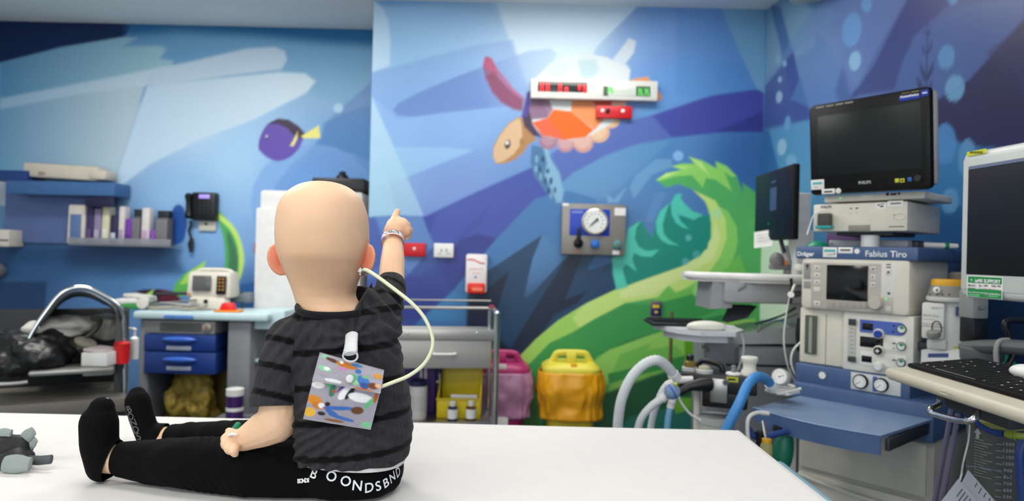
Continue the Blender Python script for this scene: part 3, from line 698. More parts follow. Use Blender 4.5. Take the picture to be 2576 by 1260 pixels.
# left arm, resting on the thigh
LS, LE, LW = A(728, 868, 1.155), A(694, 1064, 1.135), A(615, 1104, 1.14)
b.chain([LS, LE], [.027, .032]); b.chain([LE, (LE + LW) / 2, LW], [.0335, .0285, .0205])
lh = A(589, 1110, 1.128)
b.ell(lh, (.0165, .016, .0155)); b.capsule(LW, lh, .0205, .016)
for i, (fx, fy_, tx, ty, dY) in enumerate(((575, 1097, 565, 1108, 1.128), (573, 1108, 566, 1122, 1.120), (579, 1120, 576, 1134, 1.114), (590, 1127, 591, 1141, 1.112))):
    k0 = A(fx, fy_, dY); k1 = A((fx + tx) / 2 - 3, (fy_ + ty) / 2, dY - .006); k2 = A(tx, ty, dY - .004)
    b.chain([k0, k1, k2], [.0088, .0082, .0066])
b.chain([A(596, 1098, 1.13), A(584, 1088, 1.135), A(575, 1084, 1.14)], [.0085, .0075, .0062])
# legs inside the trousers, ankles in view
NL = [(A(850, 1200, 1.20), .05), (A(640, 1180, 1.165), .042), (A(480, 1165, 1.18), .035), (A(380, 1160, 1.195), .028), (A(304, 1154, 1.205), .0265), (A(262, 1155, 1.205), .024)]
FL = [(A(860, 1150, 1.25), .05), (A(720, 1115, 1.30), .038), (A(590, 1104, 1.37), .032), (A(500, 1100, 1.41), .026), (A(430, 1098, 1.43), .0215), (A(385, 1098, 1.44), .019)]
for L in (NL, FL): b.chain([p for p, _ in L], [r for _, r in L])
skin = fuse(b, .0021, 7)
co, no = vco(skin), vno(skin)
co[:, 2] = np.maximum(co[:, 2], ZB + .002); set_co(skin, co)
C = np.tile(np.array(lin('#ecc39f')), (len(co), 1))
def tint(c, r, h, k):
    d = np.linalg.norm(co - np.array(c), axis=1); w = (np.clip(1 - d / r, 0, 1) ** .6 * k)[:, None]
    return C * (1 - w) + np.array(lin(h)) * w
for e in ears: C = tint(e, .040, '#d8552c', .9)
for p in (A(1001, 527, HD + .03), A(1028, 582, HD), lh, LE): C = tint(p, .022, '#e8a888', .6)
C = tint(A(800, 690, HY - .06), .09, '#d9a880', .45)
zz = nz3(co, (30, 30, 30)); C *= (1 + .035 * zz)[:, None]
col_attr(skin, np.clip(C, 0, 1))
SKIN = M('child_skin', '#e8bc98', .5, spec=.35, var=.01, sss=.22, attr='print')
put(skin, 'body', SKIN, PT)
for s in (-1, 1):
    b = B(); b.ell((hc.x + s * .026, fy - .009, hc.z + .010), (.0105, .008, .0095)); b.ell((hc.x + s * .026, fy - .0025, hc.z + .010), (.005, .003, .005))
    putb(b, 'eye', M('eye_white', '#e8e6e2', .2), PT)
b = B(); b.ell((hc.x, fy + .006, hc.z - .040), (.015, .004, .0045)); putb(b, 'mouth', M('lips', '#b8655c', .4), PT)

# trousers
b = B()
for L, q in ((NL, ((0, .062), (1, .050), (2, .0445), (3, .0365), (4, .0305))), (FL, ((0, .055), (1, .046), (2, .037), (3, .031), (4, .0262)))):
    b.chain([L[i][0] for i, _ in q], [r for _, r in q], 18)
# end the legs flat at the ankle: the capsule cap is trimmed below
b.grid([ring(l, r, py, 1.205, hd, 36) for py, l, r, hd in ((1232, 800, 965, .05), (1224, 775, 992, .075), (1206, 756, 1010, .088), (1182, 750, 1014, .089), (1158, 752, 1012, .086), (1138, 758, 1008, .082), (1120, 775, 995, .075))])
trou = fuse(b, .0032, 8)
co, no = vco(trou), vno(trou)
w = nz3(co, (16, 40, 18), 3.0) * .0022 + np.maximum(0, nz3(co, (40, 30, 16), 9.0)) * .0026
knee = np.exp(-((co - np.array(A(560, 1160, 1.17))) ** 2).sum(1) / .06 ** 2)
w += knee * np.sin(co[:, 0] * 420 + co[:, 2] * 260 + nz3(co, (22, 22, 22), 2.0) * 4) * .0016
co = co + no * w[:, None]
co[:, 2] = np.maximum(co[:, 2], ZB + .001)
set_co(trou, co)
# cut the cuffs open
bm = bmesh.new(); bm.from_mesh(trou)
for L in (NL, FL):
    c = L[4][0]; d = (L[4][0] - L[3][0]).normalized()
    bmesh.ops.bisect_plane(bm, geom=[g for g in list(bm.verts) + list(bm.edges) + list(bm.faces) if ((g.co.y if hasattr(g, 'co') else g.verts[0].co.y) < 1.31) == (L is NL)], plane_co=c, plane_no=d, clear_outer=True)
bm.to_mesh(trou); bm.free()
TB = bvh_of(trou)
CLOTH = M('black_jersey', '#060607', .9, spec=.15, var=.12, scale=260, bump=.1)
tr = put(trou, 'trousers', CLOTH, PT)
LET = M('white_print', '#e9e9e9', .7)
letters(TB, [('B', 790, 1192, -.35), ('O', 834, 1199, -.2), ('O', 870, 1211, -.15), ('N', 899, 1222, -.12), ('D', 928, 1227, 0.0), ('S', 951, 1223, .25), ('B', 970, 1215, .45), ('N', 986, 1201, .6), ('D', 1000, 1188, .75)], .0225, 'waist_lettering', LET, tr, .015)
b = B(); hit = TB.ray_cast(EYE, ray(765, 1208).normalized())
if hit[0]:
    letters(TB, [(c, 752 + i * 6.2, 1210 - i * .5, .05) for i, c in enumerate('BONDS')], .0095, 'side_label', LET, tr, .04)
b.bm.free()

# undershirt edge between shirt and waistband
b = B(); b.grid([ring(l, r, py, 1.195, hd, 40, 2.3, t) for py, l, r, hd, t in ((1110, 752, 1022, .0835, 0), (1146, 752, 1022, .0835, 0.0), (1150, 758, 1019, .081, -.05), (1148, 772, 1006, .07, -.05))], caps=False)
putb(b, 'undershirt', M('white_cotton', '#e4e2df', .85, var=.05, scale=60, bump=.15), PT)

# t-shirt
b = B()
sh = [(1150, 746, 1022, .083, .0), (1128, 735, 1031, .0875, .0), (1090, 730, 1036, .0905, 0), (1040, 727, 1036, .0885, 0), (980, 721, 1028, .0855, 0), (920, 714, 1015, .083, 0), (870, 704, 1006, .081, .02), (835, 700, 998, .079, .03), (810, 712, 984, .075, .05), (788, 734, 966, .071, .07), (768, 754, 950, .067, .08), (750, 770, 942, .062, .08), (732, 782, 936, .058, .08)]
b.grid([ring(l, r, py, 1.19, hd, 44, 2.35, t) for py, l, r, hd, t in sh])
SL = [A(736, 862, 1.165), A(712, 930, 1.145), A(688, 1012, 1.133)]; SLR = [.046, .041, .0385]
SR = [A(935, 835, 1.195), A(962, 770, 1.245), A(980, 716, 1.292)]; SRR = [.050, .039, .0305]
b.chain(SL, SLR, 20); b.chain(SR, SRR, 20)
shirt = fuse(b, .003, 9)
bm = bmesh.new(); bm.from_mesh(shirt)
for S, lo_ in ((SL, 0), (SR, 1)):
    d = (S[2] - S[1]).normalized()
    if lo_ == 0: d = (d + Vector((.25, 0, -.05))).normalized()
    else: d = (d + Vector((-.35, 0, .15))).normalized()
    bmesh.ops.bisect_plane(bm, geom=[g for g in list(bm.verts) + list(bm.edges) + list(bm.faces) if (lo_ == 0 and (g.co.x if hasattr(g, 'co') else g.verts[0].co.x) < A(742, 1000, 1.13).x) or (lo_ == 1 and (g.co.z if hasattr(g, 'co') else g.verts[0].co.z) > A(980, 770, 1.29).z and (g.co.y if hasattr(g, 'co') else g.verts[0].co.y) > 1.235)], plane_co=S[2] + d * .006, plane_no=d, clear_outer=True)
# neck opening: a plane that dips at the back
pl, pr, pb = A(768, 756, 1.19), A(910, 757, 1.19), A(868, 797, 1.118)
ncut = (pr - pl).cross(pb - pl).normalized(); ncut = ncut if ncut.z > 0 else -ncut
NC = (pl + pr) / 2 + Vector((0, .004, 0)); NC = NC - ncut * (NC - pl).dot(ncut)
pre = bmesh.new(); pre.from_mesh(shirt); SH0 = BVHTree.FromBMesh(pre); pre.free()
e1 = (pr - pl).normalized(); e2 = ncut.cross(e1)
cp = []
for k_ in range(28):
    t_ = 2 * math.pi * k_ / 28; dv = e1 * math.cos(t_) + e2 * math.sin(t_)
    h_ = SH0.ray_cast(NC, dv); dd = h_[3] if h_[0] is not None else .07
    cp.append(NC + dv * (min(dd, .053 / math.cos(t_)) if math.cos(t_) > .6 else min(dd, .085)))
gx0, gx1 = A(752, 760, 1.19).x, A(926, 760, 1.19).x
bmesh.ops.bisect_plane(bm, geom=[g for g in list(bm.verts) + list(bm.edges) + list(bm.faces) if gx0 < (g.co.x if hasattr(g, 'co') else g.verts[0].co.x) < gx1 and (g.co.z if hasattr(g, 'co') else g.verts[0].co.z) > pb.z - .02], plane_co=pl, plane_no=ncut, clear_outer=True)
zc = A(885, 1146, 1.19).z
bmesh.ops.bisect_plane(bm, geom=[g for g in list(bm.verts) + list(bm.edges) + list(bm.faces) if (g.co.x if hasattr(g, 'co') else g.verts[0].co.x) > A(738, 1140, 1.13).x], plane_co=(0, 0, zc), plane_no=(0.0, 0, -1), clear_outer=True)
bm.to_mesh(shirt); bm.free()
co, no = vco(shirt), vno(shirt)
# folds: from the pinched clip, across the lower back, at both armpits
def bump_at(px, py, Y, r): return np.exp(-((co - np.array(A(px, py, Y))) ** 2).sum(1) / r ** 2)
w = nz3(co, (24, 20, 34), 1.0) * .0022 + nz3(co, (60, 50, 80), 5.0) * .0008
dcl = co - np.array(A(886, 850, 1.11)); ang = np.arctan2(dcl[:, 2], dcl[:, 0]); rad = np.hypot(dcl[:, 0], dcl[:, 2])
w += np.sin(ang * 9 + nz3(co, (14, 14, 14)) * 2) * .0034 * np.exp(-(rad / .075) ** 2) * np.clip(rad / .02, 0, 1)
w += bump_at(975, 800, 1.2, .07) * np.sin(co[:, 0] * 330 + co[:, 2] * 330 + nz3(co, (20, 20, 20)) * 2) * .0042
w += bump_at(790, 1120, 1.13, .07) * np.sin(co[:, 2] * 330 - co[:, 0] * 240 + nz3(co, (18, 18, 18)) * 2) * .0040
w += bump_at(760, 850, 1.14, .06) * np.sin(co[:, 0] * 260 - co[:, 2] * 200) * .0028
w += bump_at(960, 1100, 1.13, .08) * np.sin(co[:, 2] * 300 + co[:, 0] * 120 + nz3(co, (16, 16, 16)) * 2) * .0024
co = co + no * w[:, None]
set_co(shirt, co)
# woven-in stripes
def seg_t(S, k=0):
    a, c = np.array(S[0]), np.array(S[2]); d = c - a; L = np.linalg.norm(d); t = ((co - a) @ d) / L; r = np.linalg.norm(co - a - t[:, None] * d / L, axis=1); return t, r, L
base_c, dark = np.array(lin('#363537')), np.array(lin('#09090a'))
tl, rl, Ll = seg_t(SL); tr_, rr_, Lr = seg_t(SR)
zt = (co[:, 2] - zc) - .10 * (co[:, 0] - A(885, 1000, 1.19).x)
def stripe(v, per, off, wd): 
    q = np.abs(((v - off) / per + .5) % 1 - .5) * per
    return np.clip((wd - q) / .0012 + .5, 0, 1)
s_t = stripe(zt, .058, .020, .0055)
s_l = stripe(tl, .044, Ll - .010, .0050); s_r = stripe(tr_, .044, Lr - .016, .0050)
is_l = (co[:, 0] < A(742, 900, 1.13).x) | ((tl > .055) & (rl < .047) & (co[:, 0] < A(748, 900, 1.13).x)); is_r = (rr_ < .052) & (tr_ > .055)
s_ = np.where(is_l, s_l, np.where(is_r, s_r, s_t))
C = base_c * (1 - s_[:, None]) + dark * s_[:, None]
C *= (1 + .32 * nz3(co, (240, 240, 60), 2.0) + .18 * nz3(co, (35, 35, 60), 7.0))[:, None]
col_attr(shirt, np.clip(C, 0, 1))
SHB = bvh_of(shirt)
SHIRT = M('charcoal_melange', '#2a2a2c', .9, spec=.2, var=.1, scale=420, bump=.12, attr='print', sheen=.04)
put(shirt, 't_shirt', SHIRT, PT)
# ribbed collar, hems
RIB = M('charcoal_rib', '#1c1b1d', .9, spec=.2, var=.15, scale=300, sheen=.1)
b = B(); P = crom([p + ncut * .002 for p in cp], 3, True); b.sweep(P, .0058, 10, True); putb(b, 'collar', RIB, PT)

# socks
SOCK = M('black_sock_knit', '#050506', .85, spec=.15, var=.15, scale=300, bump=.1)
def sock(chain, grip, name):
    b = B(); P = [A(x, y, Y) for x, y, Y, r in chain]; R_ = [q[3] for q in chain]
    b.chain(P, R_, 18); me = fuse(b, .0028, 6); bmc = bmesh.new(); bmc.from_mesh(me); dn_ = (P[0] - P[2]).normalized(); bmesh.ops.bisect_plane(bmc, geom=list(bmc.verts) + list(bmc.edges) + list(bmc.faces), plane_co=grip, plane_no=Vector((dn_.x, 0, -.25 * dn_.x)).normalized(), clear_outer=True); bmc.to_mesh(me); bmc.free(); q_ = vco(me); q_[:, 2] = np.maximum(q_[:, 2], ZB + .001); set_co(me, q_); bv = bvh_of(me)
    o = put(me, name, SOCK, PT); return o, bv
ns, nb = sock([(300, 1146, 1.205, .0270), (282, 1160, 1.205, .030), (263, 1170, 1.203, .030), (250, 1115, 1.20, .031), (249, 1062, 1.20, .0315), (256, 1028, 1.203, .0215)], A(288, 1150, 1.205), 'sock')
fs, fbv = sock([(428, 1092, 1.435, .0225), (398, 1094, 1.44, .025), (374, 1098, 1.44, .024), (356, 1048, 1.44, .0245), (346, 1010, 1.44, .0255), (345, 994, 1.445, .0185)], A(410, 1094, 1.435), 'sock')
letters(fbv, [('B', 326, 1030, .45), ('O', 330, 1048, .4), ('N', 337, 1064, .4), ('D', 343, 1081, .4), ('S', 350, 1098, .4)], .021, 'sole_lettering', M('grey_grip_print', '#6a6a70', .6), fs, -.005)
b = B(); pts = []
for x, y in ((272, 1000), (245, 1003), (222, 1024), (208, 1060), (204, 1100), (209, 1140), (222, 1172), (245, 1198)):
    pts.append(A(x + 2, y + 2, 1.203))
b.tube(pts, .0014, 6); putb(b, 'sole_edge_line', M('pale_edge_line', '#8f8f9c', .4), ns)  # thin pale line along the sole's edge

# identification wristband
b = B(); wc = A(988, 604, 1.402); ax = (RWr - RE).normalized()
for mi, (r0, r1, h0, h1) in enumerate(((.0232, .0228, -.007, .007), (.0234, .0234, -.0080, -.0070), (.0230, .0230, .0070, .0082))):
    b.mi = min(mi, 1); b.lathe([(r0 - .0008, h0), (r0, h0), (r1, h1), (r1 - .0008, h1), (r0 - .0008, h0)], wc, ax, 36, False)
WB = thing('wristband', 'white and red hospital identification band on the raised wrist', 'wristband', wc)
putb(b, 'band', [M('wristband_white', '#e6e4e2', .35), M('wristband_red', '#d5402c', .4)], WB)
b = B(); uu = Vector((1, 0, 0)); uu = (uu - ax * uu.dot(ax)).normalized(); fw = ax.cross(uu); fw = fw if fw.y < 0 else -fw
for k in range(3):
    for j in range(9):
        if (j * 7 + k * 3) % 5 == 0: continue
        a_ = math.radians(-34 + j * 8.5); p = wc + (fw * math.cos(a_) + uu * math.sin(a_)) * .0237 + ax * (.0035 - k * .003)
        b.box(p, (.0022, .0006, .0010), 0, Matrix((uu * math.cos(a_) - fw * math.sin(a_), fw * math.cos(a_) + uu * math.sin(a_), ax)).transposed())
putb(b, 'printed_lines', INK, WB)

# small clip with a cord in the left hand
lt = thing('finger_clip', 'small green and white clip held in the lowered left hand', 'clip', A(590, 1082, 1.15))
b = B(); b.capsule(A(588, 1086, 1.152), A(598, 1070, 1.16), .007, .006, 14); putb(b, 'clip_body', GREEN, lt)
b = B(); b.tube([A(574, 1096, 1.118), A(584, 1092, 1.114), A(596, 1094, 1.116)], .0025, 8); putb(b, 'clip_cord', WHITE, lt)

# feeding tube
tp = [(914, 690, 1.135), (918, 678, 1.128), (945, 693, 1.122), (990, 726, 1.118), (1035, 762, 1.115), (1068, 800, 1.112), (1087, 845, 1.108), (1086, 880, 1.105), (1066, 916, 1.102), (1030, 944, 1.098), (990, 961, 1.092), (955, 974, 1.089)]
FT = thing('feeding_tube', 'thin pale yellow tube curving from behind the right ear down to the fabric pouch', 'tube', A(1000, 800, 1.11))
b = B(); b.tube([A(*q) for q in tp], .0031, 12, 8); putb(b, 'tubing', M('pale_yellow_tubing', '#e6e6c0', .3), FT)
b = B(); b.cyl(A(906, 680, 1.135), A(918, 690, 1.13), .0065, .005, 12); putb(b, 'connector', CLEAR, FT)

# patterned pouch clipped on the back
PO = thing('pouch', 'small fabric pouch with colourful print and a flap, clipped to the back of the shirt', 'pouch', A(862, 980, 1.092))
fabric = M('printed_cotton', '#a0a0a8', .85, var=.05, scale=300, attr='print')
def cloth_patch(cor, n, m_, layers, base, puff, th, name, seed):
    (a, bq, c, d) = cor; V = []; UV = []
    for s in (0, 1):
        for j in range(m_ + 1):
            for i in range(n + 1):
                u, v = i / n, j / m_
                p = (a * (1 - u) + bq * u) * (1 - v) + (d * (1 - u) + c * u) * v
                dn = puff * math.sin(math.pi * u) * math.sin(math.pi * v) + .0012 * mnoise.noise(Vector((u * 5 + seed, v * 5, 0)))
                V.append((p.x, p.y - (dn if s == 0 else -th), p.z)); UV.append((u * 200, v * 200))
    Fc = []; K = (n + 1) * (m_ + 1)
    for j in range(m_):
        for i in range(n):
            q = j * (n + 1) + i; Fc.append((q, q + n + 1, q + n + 2, q + 1)); Fc.append((K + q, K + q + 1, K + q + n + 2, K + q + n + 1))
    rim = [i for i in range(n + 1)] + [j * (n + 1) + n for j in range(1, m_ + 1)] + [m_ * (n + 1) + i for i in range(n - 1, -1, -1)] + [j * (n + 1) for j in range(m_ - 1, 0, -1)]
    for q in range(len(rim)): q2 = (q + 1) % len(rim); Fc.append((rim[q2], rim[q], K + rim[q], K + rim[q2]))
    me = bpy.data.meshes.new(name); me.from_pydata(V, [], Fc)
    UV = np.array(UV); col_attr(me, paint(UV[:, 0], UV[:, 1], base, layers))
    return put(me, name, fabric, PO)
Yp = 1.089
g0 = [(100, 100, '#a39da6')]
body_l = [Ci('#d98e3c', 25, 20, 22, 16), Ci('#efe9e4', 20, 45, 20, 14), Ci('#63b884', 60, 20, 14, 30, rot=.3), Ci('#3f7a5c', 66, 60, 10, 26), Ci('#f0efec', 95, 12, 26, 12), Ci('#2a2430', 100, 14, 16, 7), Ci('#f2f0ee', 105, 60, 14, 34, rot=.4), Ci('#5a3a86', 92, 40, 4, 30, rot=.5), Ci('#161a18', 118, 60, 8, 30, rot=.3), Ci('#c8c4c6', 155, 30, 34, 18), Ci('#efece9', 150, 75, 36, 18, rot=.2), Ci('#68bf80', 178, 95, 8, 26, rot=.4), Ci('#4f8f5c', 172, 30, 10, 14),
  Ci('#d98a2c', 20, 110, 26, 20, rot=.4), Ci('#c87a2a', 40, 130, 24, 16), Ci('#f0ede8', 45, 128, 10, 12), Ci('#2a201c', 62, 118, 8, 10), Ci('#3f6cb4', 95, 128, 46, 9, rot=-.15), Ci('#3f6cb4', 80, 152, 10, 26, rot=-1.0), Ci('#4470b8', 110, 168, 40, 8, rot=.2), Ci('#6b4526', 150, 128, 18, 16), Ci('#e8b43c', 15, 165, 18, 20), Ci('#2a2a30', 50, 162, 12, 9), Ci('#8f5c2c', 90, 185, 30, 6), Ci('#7fc492', 185, 182, 16, 12), Ci('#cc3c34', 72, 62, 5, 5), Ci('#b4602c', 192, 70, 6, 22)]
flap_l = [Ci('#8fd0a0', 18, 18, 10, 14), Ci('#5c3a22', 45, 30, 24, 12, rot=.3), Ci('#c9792c', 90, 38, 34, 22, rot=.1), Ci('#f1ece6', 72, 26, 6, 10), Ci('#4a7ca8', 118, 20, 18, 14), Ci('#c888b4', 78, 72, 14, 14), Ci('#8fd0a0', 28, 100, 22, 18, rot=.4), Ci('#f0efe8', 34, 96, 10, 12), Ci('#68bf80', 118, 128, 18, 40), Ci('#a8dca0', 122, 150, 12, 20), Ci('#4a78c0', 148, 130, 18, 50, rot=-.2), Ci('#345a9c', 152, 160, 14, 24), Ci('#7a4424', 176, 150, 16, 26), Ci('#e8b48c', 190, 140, 9, 18), Ci('#e09a3c', 186, 62, 14, 22), Ci('#4070b8', 126, 62, 10, 18), Ci('#f0eeea', 60, 172, 26, 14), Ci('#7fc48c', 150, 92, 12, 10), Ci('#c06a34', 150, 192, 30, 8)]
cloth_patch([A(790, 940, Yp + .004), A(963, 958, Yp + .004), A(932, 1081, Yp), A(762, 1054, Yp)], 70, 56, body_l, g0, .008, .004, 'pouch_body', 1.0)
cloth_patch([A(804, 886, Yp), A(966, 931, Yp), A(957, 990, Yp - .010), A(785, 957, Yp - .010)], 70, 30, flap_l, [(100, 100, '#aaa4ac')], .004, .002, 'pouch_flap', 4.0)
b = B(); b.lathe([(.0005, .003), (.005, .0025), (.0068, .0), (.0068, -.002)], A(880, 953, Yp - .014), (0, -1, 0), 24); putb(b, 'snap_button', WHITE, PO)
CLP = M('white_clip_plastic', '#dddcdc', .35)
b = B(); ct, cb_ = A(885, 842, SHB.ray_cast(EYE, ray(885, 842).normalized())[0].y - .010), A(882, 882, 1.080)
d = (cb_ - ct).normalized()
b.sweep([ct - d * .006, ct - d * .003, ct, ct + d * .018, cb_ + d * .003, cb_ + d * .006], [.004, .0085, .0105, .0105, .0115, .010], 24, flat=.5, ref=(0, -1, 0))
b.box(ct + d * .016 + Vector((0, -.0045, 0)), (.010, .003, .006), .001); b.box(cb_ + Vector((0, -.004, 0)), (.021, .005, .006), .002)
clp = putb(b, 'clip', CLP, PO)
b = B(); b.tube([cb_ + Vector((-.0095, -.002, -.001)), cb_ + Vector((-.011, -.002, -.010)), cb_ + Vector((-.004, -.002, -.016)), cb_ + Vector((.006, -.002, -.016)), cb_ + Vector((.0115, -.002, -.010)), cb_ + Vector((.0095, -.002, -.001))], .0016, 8); putb(b, 'clip_loop', CLP, clp)
# ------------------------------------------------------------------ anaesthesia machine
def part(T, name, mat, x0, y0, x1, y1, y=0.0, d=.02, bev=.003, parent=None, b=None):
    q = B(); fb(q, T, x0, y0, x1, y1, y, d, bev)
    if parent is None: return q.done(name, mat, T)
    o = q.done(name, mat, parent); return o
def sub(T, name, mat, rects, y=0.0, d=.002, bev=.0006, parent=None):
    first = None
    for r in rects:
        q = B(); fb(q, T, *r, y - d, d, bev); o = q.done(name, mat, parent or T); first = first or o
    return first
def disc(b, T, px, py, rpx, y, h, r1=None, n=24):
    c = LP(T, px, py, y); r = abs(LP(T, px + rpx, py, y).x - LP(T, px - rpx, py, y).x) / 2 * 1.12
    b.lathe([(r, -.002), (r, h * .8), ((r1 or .9) * r, h)], c, (0, -1, 0), n); return c, r
BODY = M('machine_off_white', '#d6d1c1', .45)
PANEL = M('machine_warm_grey_panel', '#b3aea3', .5)
MB_ = M('machine_slate_blue', '#465e85', .42)
MBD = M('machine_deep_blue', '#2b4268', .45)
MT = thing('anaesthesia_machine', 'off-white and slate blue anaesthesia machine with pull-out blue table at the right', 'medical machine', (1.016, 2.40, 0), math.radians(-49))
T = MT
W_ = RC(T, 2015, 700, 2290, 740)[1]
zt0, zt1 = RC(T, 2140, 620, 2160, 655)[2:]
def bx(name, mat, x0, x1, y0, y1, z0, z1, bev=.004, parent=None):
    q = B(); q.bx(x0, x1, y0, y1, z0, z1, bev); return q.done(name, mat, parent or T)
zc0 = LP(T, 2150, 787, -.03).z
zu0 = LP(T, 2018, 911).z
zl = LP(T, 2017, 963, -.03).z
ztab = LP(T, 2015, 996, -.04).z
zd1 = LP(T, 2023, 1177).z
# top shelf
q = B(); x0, x1, z0, z1 = RC(T, 2000, 620, 2310, 654, -.03)
q.bx(x0, x1, -.03, .47, z0, z1, .008); sh_ = q.done('top_shelf', MB_, T)
text(T, 'Dräger', WINK, 2006, 643, 2048, -.0305, 'shelf_lettering', .03)
text(T, 'Fabius Tiro', WINK, 2177, 645, 2281, -.0305, 'shelf_lettering', .012)
st = sub(T, 'shelf_label', WHITE, [(2070, 622, 2105, 647), (2108, 622, 2145, 637)], -.03, .0012)
sub(T, 'label_print', M('teal_ink', '#5fb0b4', .6), [(2073, 627, 2101, 634)], -.0312, .0004, .0, st); sub(T, 'label_print', INK, [(2114, 627, 2139, 631), (2080, 640, 2096, 641.2), (2097, 637, 2101, 640)], -.0312, .0004, .0, st)
q = B(); disc(q, T, 2156, 632, 6, -.03, .0012); q.done('shelf_sticker', WHITE, T)
# control unit
x0, x1, z0, z1 = RC(T, 2012, 657, 2290, 787, -.03)
bx('control_unit', BODY, x0, x1, -.03, .33, z0, z1 + .012, .018)
cu_ = part(T, 'control_panel', PANEL, 2040, 661, 2216, 781, -.0312, .004, .002)
part(T, 'control_panel', M('machine_pale_panel', '#d8d6cd', .5), 2217, 663, 2252, 746, -.0308, .003, .001)
sub(T, 'display_screen', SCREEN, [(2079, 667, 2183, 756)], -.0312, .002, .0008)
sub(T, 'soft_keys', M('key_grey', '#9c978d', .5), [(2080 + i * 17.2, 758, 2095.6 + i * 17.2, 777) for i in range(6)], -.0312, .002, .0008)
sub(T, 'membrane_keys', M('key_pale', '#d0ccc2', .5), [(2047, y - 6, 2063, y + 6) for y in (674, 692, 710, 728, 763)] + [(2190, y - 6, 2202, y + 6) for y in (677, 697, 716)] + [(2228, 678, 2241, 691), (2227, 770, 2240, 782)], -.0312, .0016, .0006)
sub(T, 'key_symbols', INK, [(2052, y - 1, 2058, y + 1) for y in (674, 692, 710, 763)] + [(2193, 675, 2199, 678), (2193, 695, 2196, 699), (2193, 715, 2199, 717), (2232, 682, 2237, 687), (2229, 664, 2241, 666), (2229, 671, 2241, 673)], -.0330, .0005, 0)
sub(T, 'alarm_strip', M('strip_grey', '#8f8f8b', .5), [(2022, 661, 2039, 702), (2022, 707, 2039, 725)], -.0305, .0012, .0004); sub(T, 'alarm_symbol', INK, [(2028, 665, 2034, 672), (2030, 672, 2032, 679)], -.0317, .0005, 0)
part(T, 'knob_plate', PANEL, 2188, 747, 2246, 787, -.0318, .003, .001)
q = B(); c, r = disc(q, T, 2206, 762, 16, -.032, .022, .86); q.done('rotary_knob', M('knob_beige', '#b9b2a4', .45), T)
sub(T, 'indicator_lamp', M('green_lamp', '#3fd06a', .4, emit='#48e070', estr=.8), [(2227, 750, 2231, 754)], -.0318, .002, .0005)
q = B(); disc(q, T, 2236, 738, 3.2, -.0308, .001); q.done('blue_badge', BLUED, T)
bx('sensor_port', CREAM2, -.035, .004, .02, .06, LP(T, 2000, 682).z, LP(T, 2000, 664).z, .005)
# centre chassis
bx('centre_chassis', BODY, 0.0, W_ - .002, .002, .36, zu0, zc0 + .004, .006)
x0, x1, z0, z1 = RC(T, 2124, 795, 2303, 925)
bx('flow_panel', M('machine_light_panel', '#d6d4c9', .45), x0, x1, -.014, .10, zu0 - .002, zc0 + .002, .006)
x0, x1, z0, z1 = RC(T, 2026, 793, 2055, 890)
bx('bellows_window', M('smoked_window', '#6f7468', .15, trans=.35, ior=1.2), x0, x1, -.006, .004, z0, z1, .002)
q = B(); q.cyl(((x0 + x1) / 2 + .002, -.008, z0 + .005), ((x0 + x1) / 2 + .002, -.008, z1 - .005), .006, n=12); q.done('bellows_tube', M('pale_tube', '#c3c5bb', .25, trans=.4, ior=1.2), T)
sub(T, 'seam', M('seam_dark', '#55534d', .7), [(2077, 790, 2078.2, 920), (2122, 788, 2124, 930)], .002, .0006, 0)
Yf = -.014
x0, x1, z0, z1 = RC(T, 2134, 803, 2152, 905, Yf)
q = B(); q.bx(x0, x1, Yf - .004, Yf, z0, z1, .001); fl = q.done('flow_tube', M('flow_tube_clear', '#dcdcd2', .15, trans=.3, ior=1.2), T)
sub(T, 'flow_scale', INK, [(2139, 826 + i * 10, 2147, 827 + i * 10) for i in range(8)], Yf - .004, .0005, 0, fl)
sub(T, 'flow_cap', DGREY, [(2134, 802, 2153, 818), (2132, 897, 2152, 910)], Yf - .004, .004, .001, fl)
# oxygen strip: long rounded blue plate
x0, x1, z0, z1 = RC(T, 2164, 808, 2281, 840, Yf)
rr = (z1 - z0) / 2
pts = [(x0, z0), (x1 - rr, z0)] + [(x1 - rr + rr * math.sin(a), (z0 + z1) / 2 - rr * math.cos(a)) for a in np.linspace(.2, math.pi - .2, 9)] + [(x1 - rr, z1), (x0, z1)]
q = B(); q.prism([(x, Yf, z) for x, z in pts], (0, -.003, 0)); q.done('oxygen_plate', M('oxygen_blue', '#4a63b0', .45), T)
sub(T, 'gas_plate', M('pale_plate', '#dddbd2', .45), [(2222, 850, 2280, 884), (2164, 889, 2280, 925)], Yf, .002, .001)
sub(T, 'gas_display', SCREEN, [(2169, 813, 2196, 830)], Yf - .003, .001, .0004); sub(T, 'gas_display', SCREEN, [(2163, 848, 2221, 874)], Yf, .002, .0006); sub(T, 'gas_display', SCREEN, [(2167, 895, 2193, 911)], Yf - .002, .001, .0004)
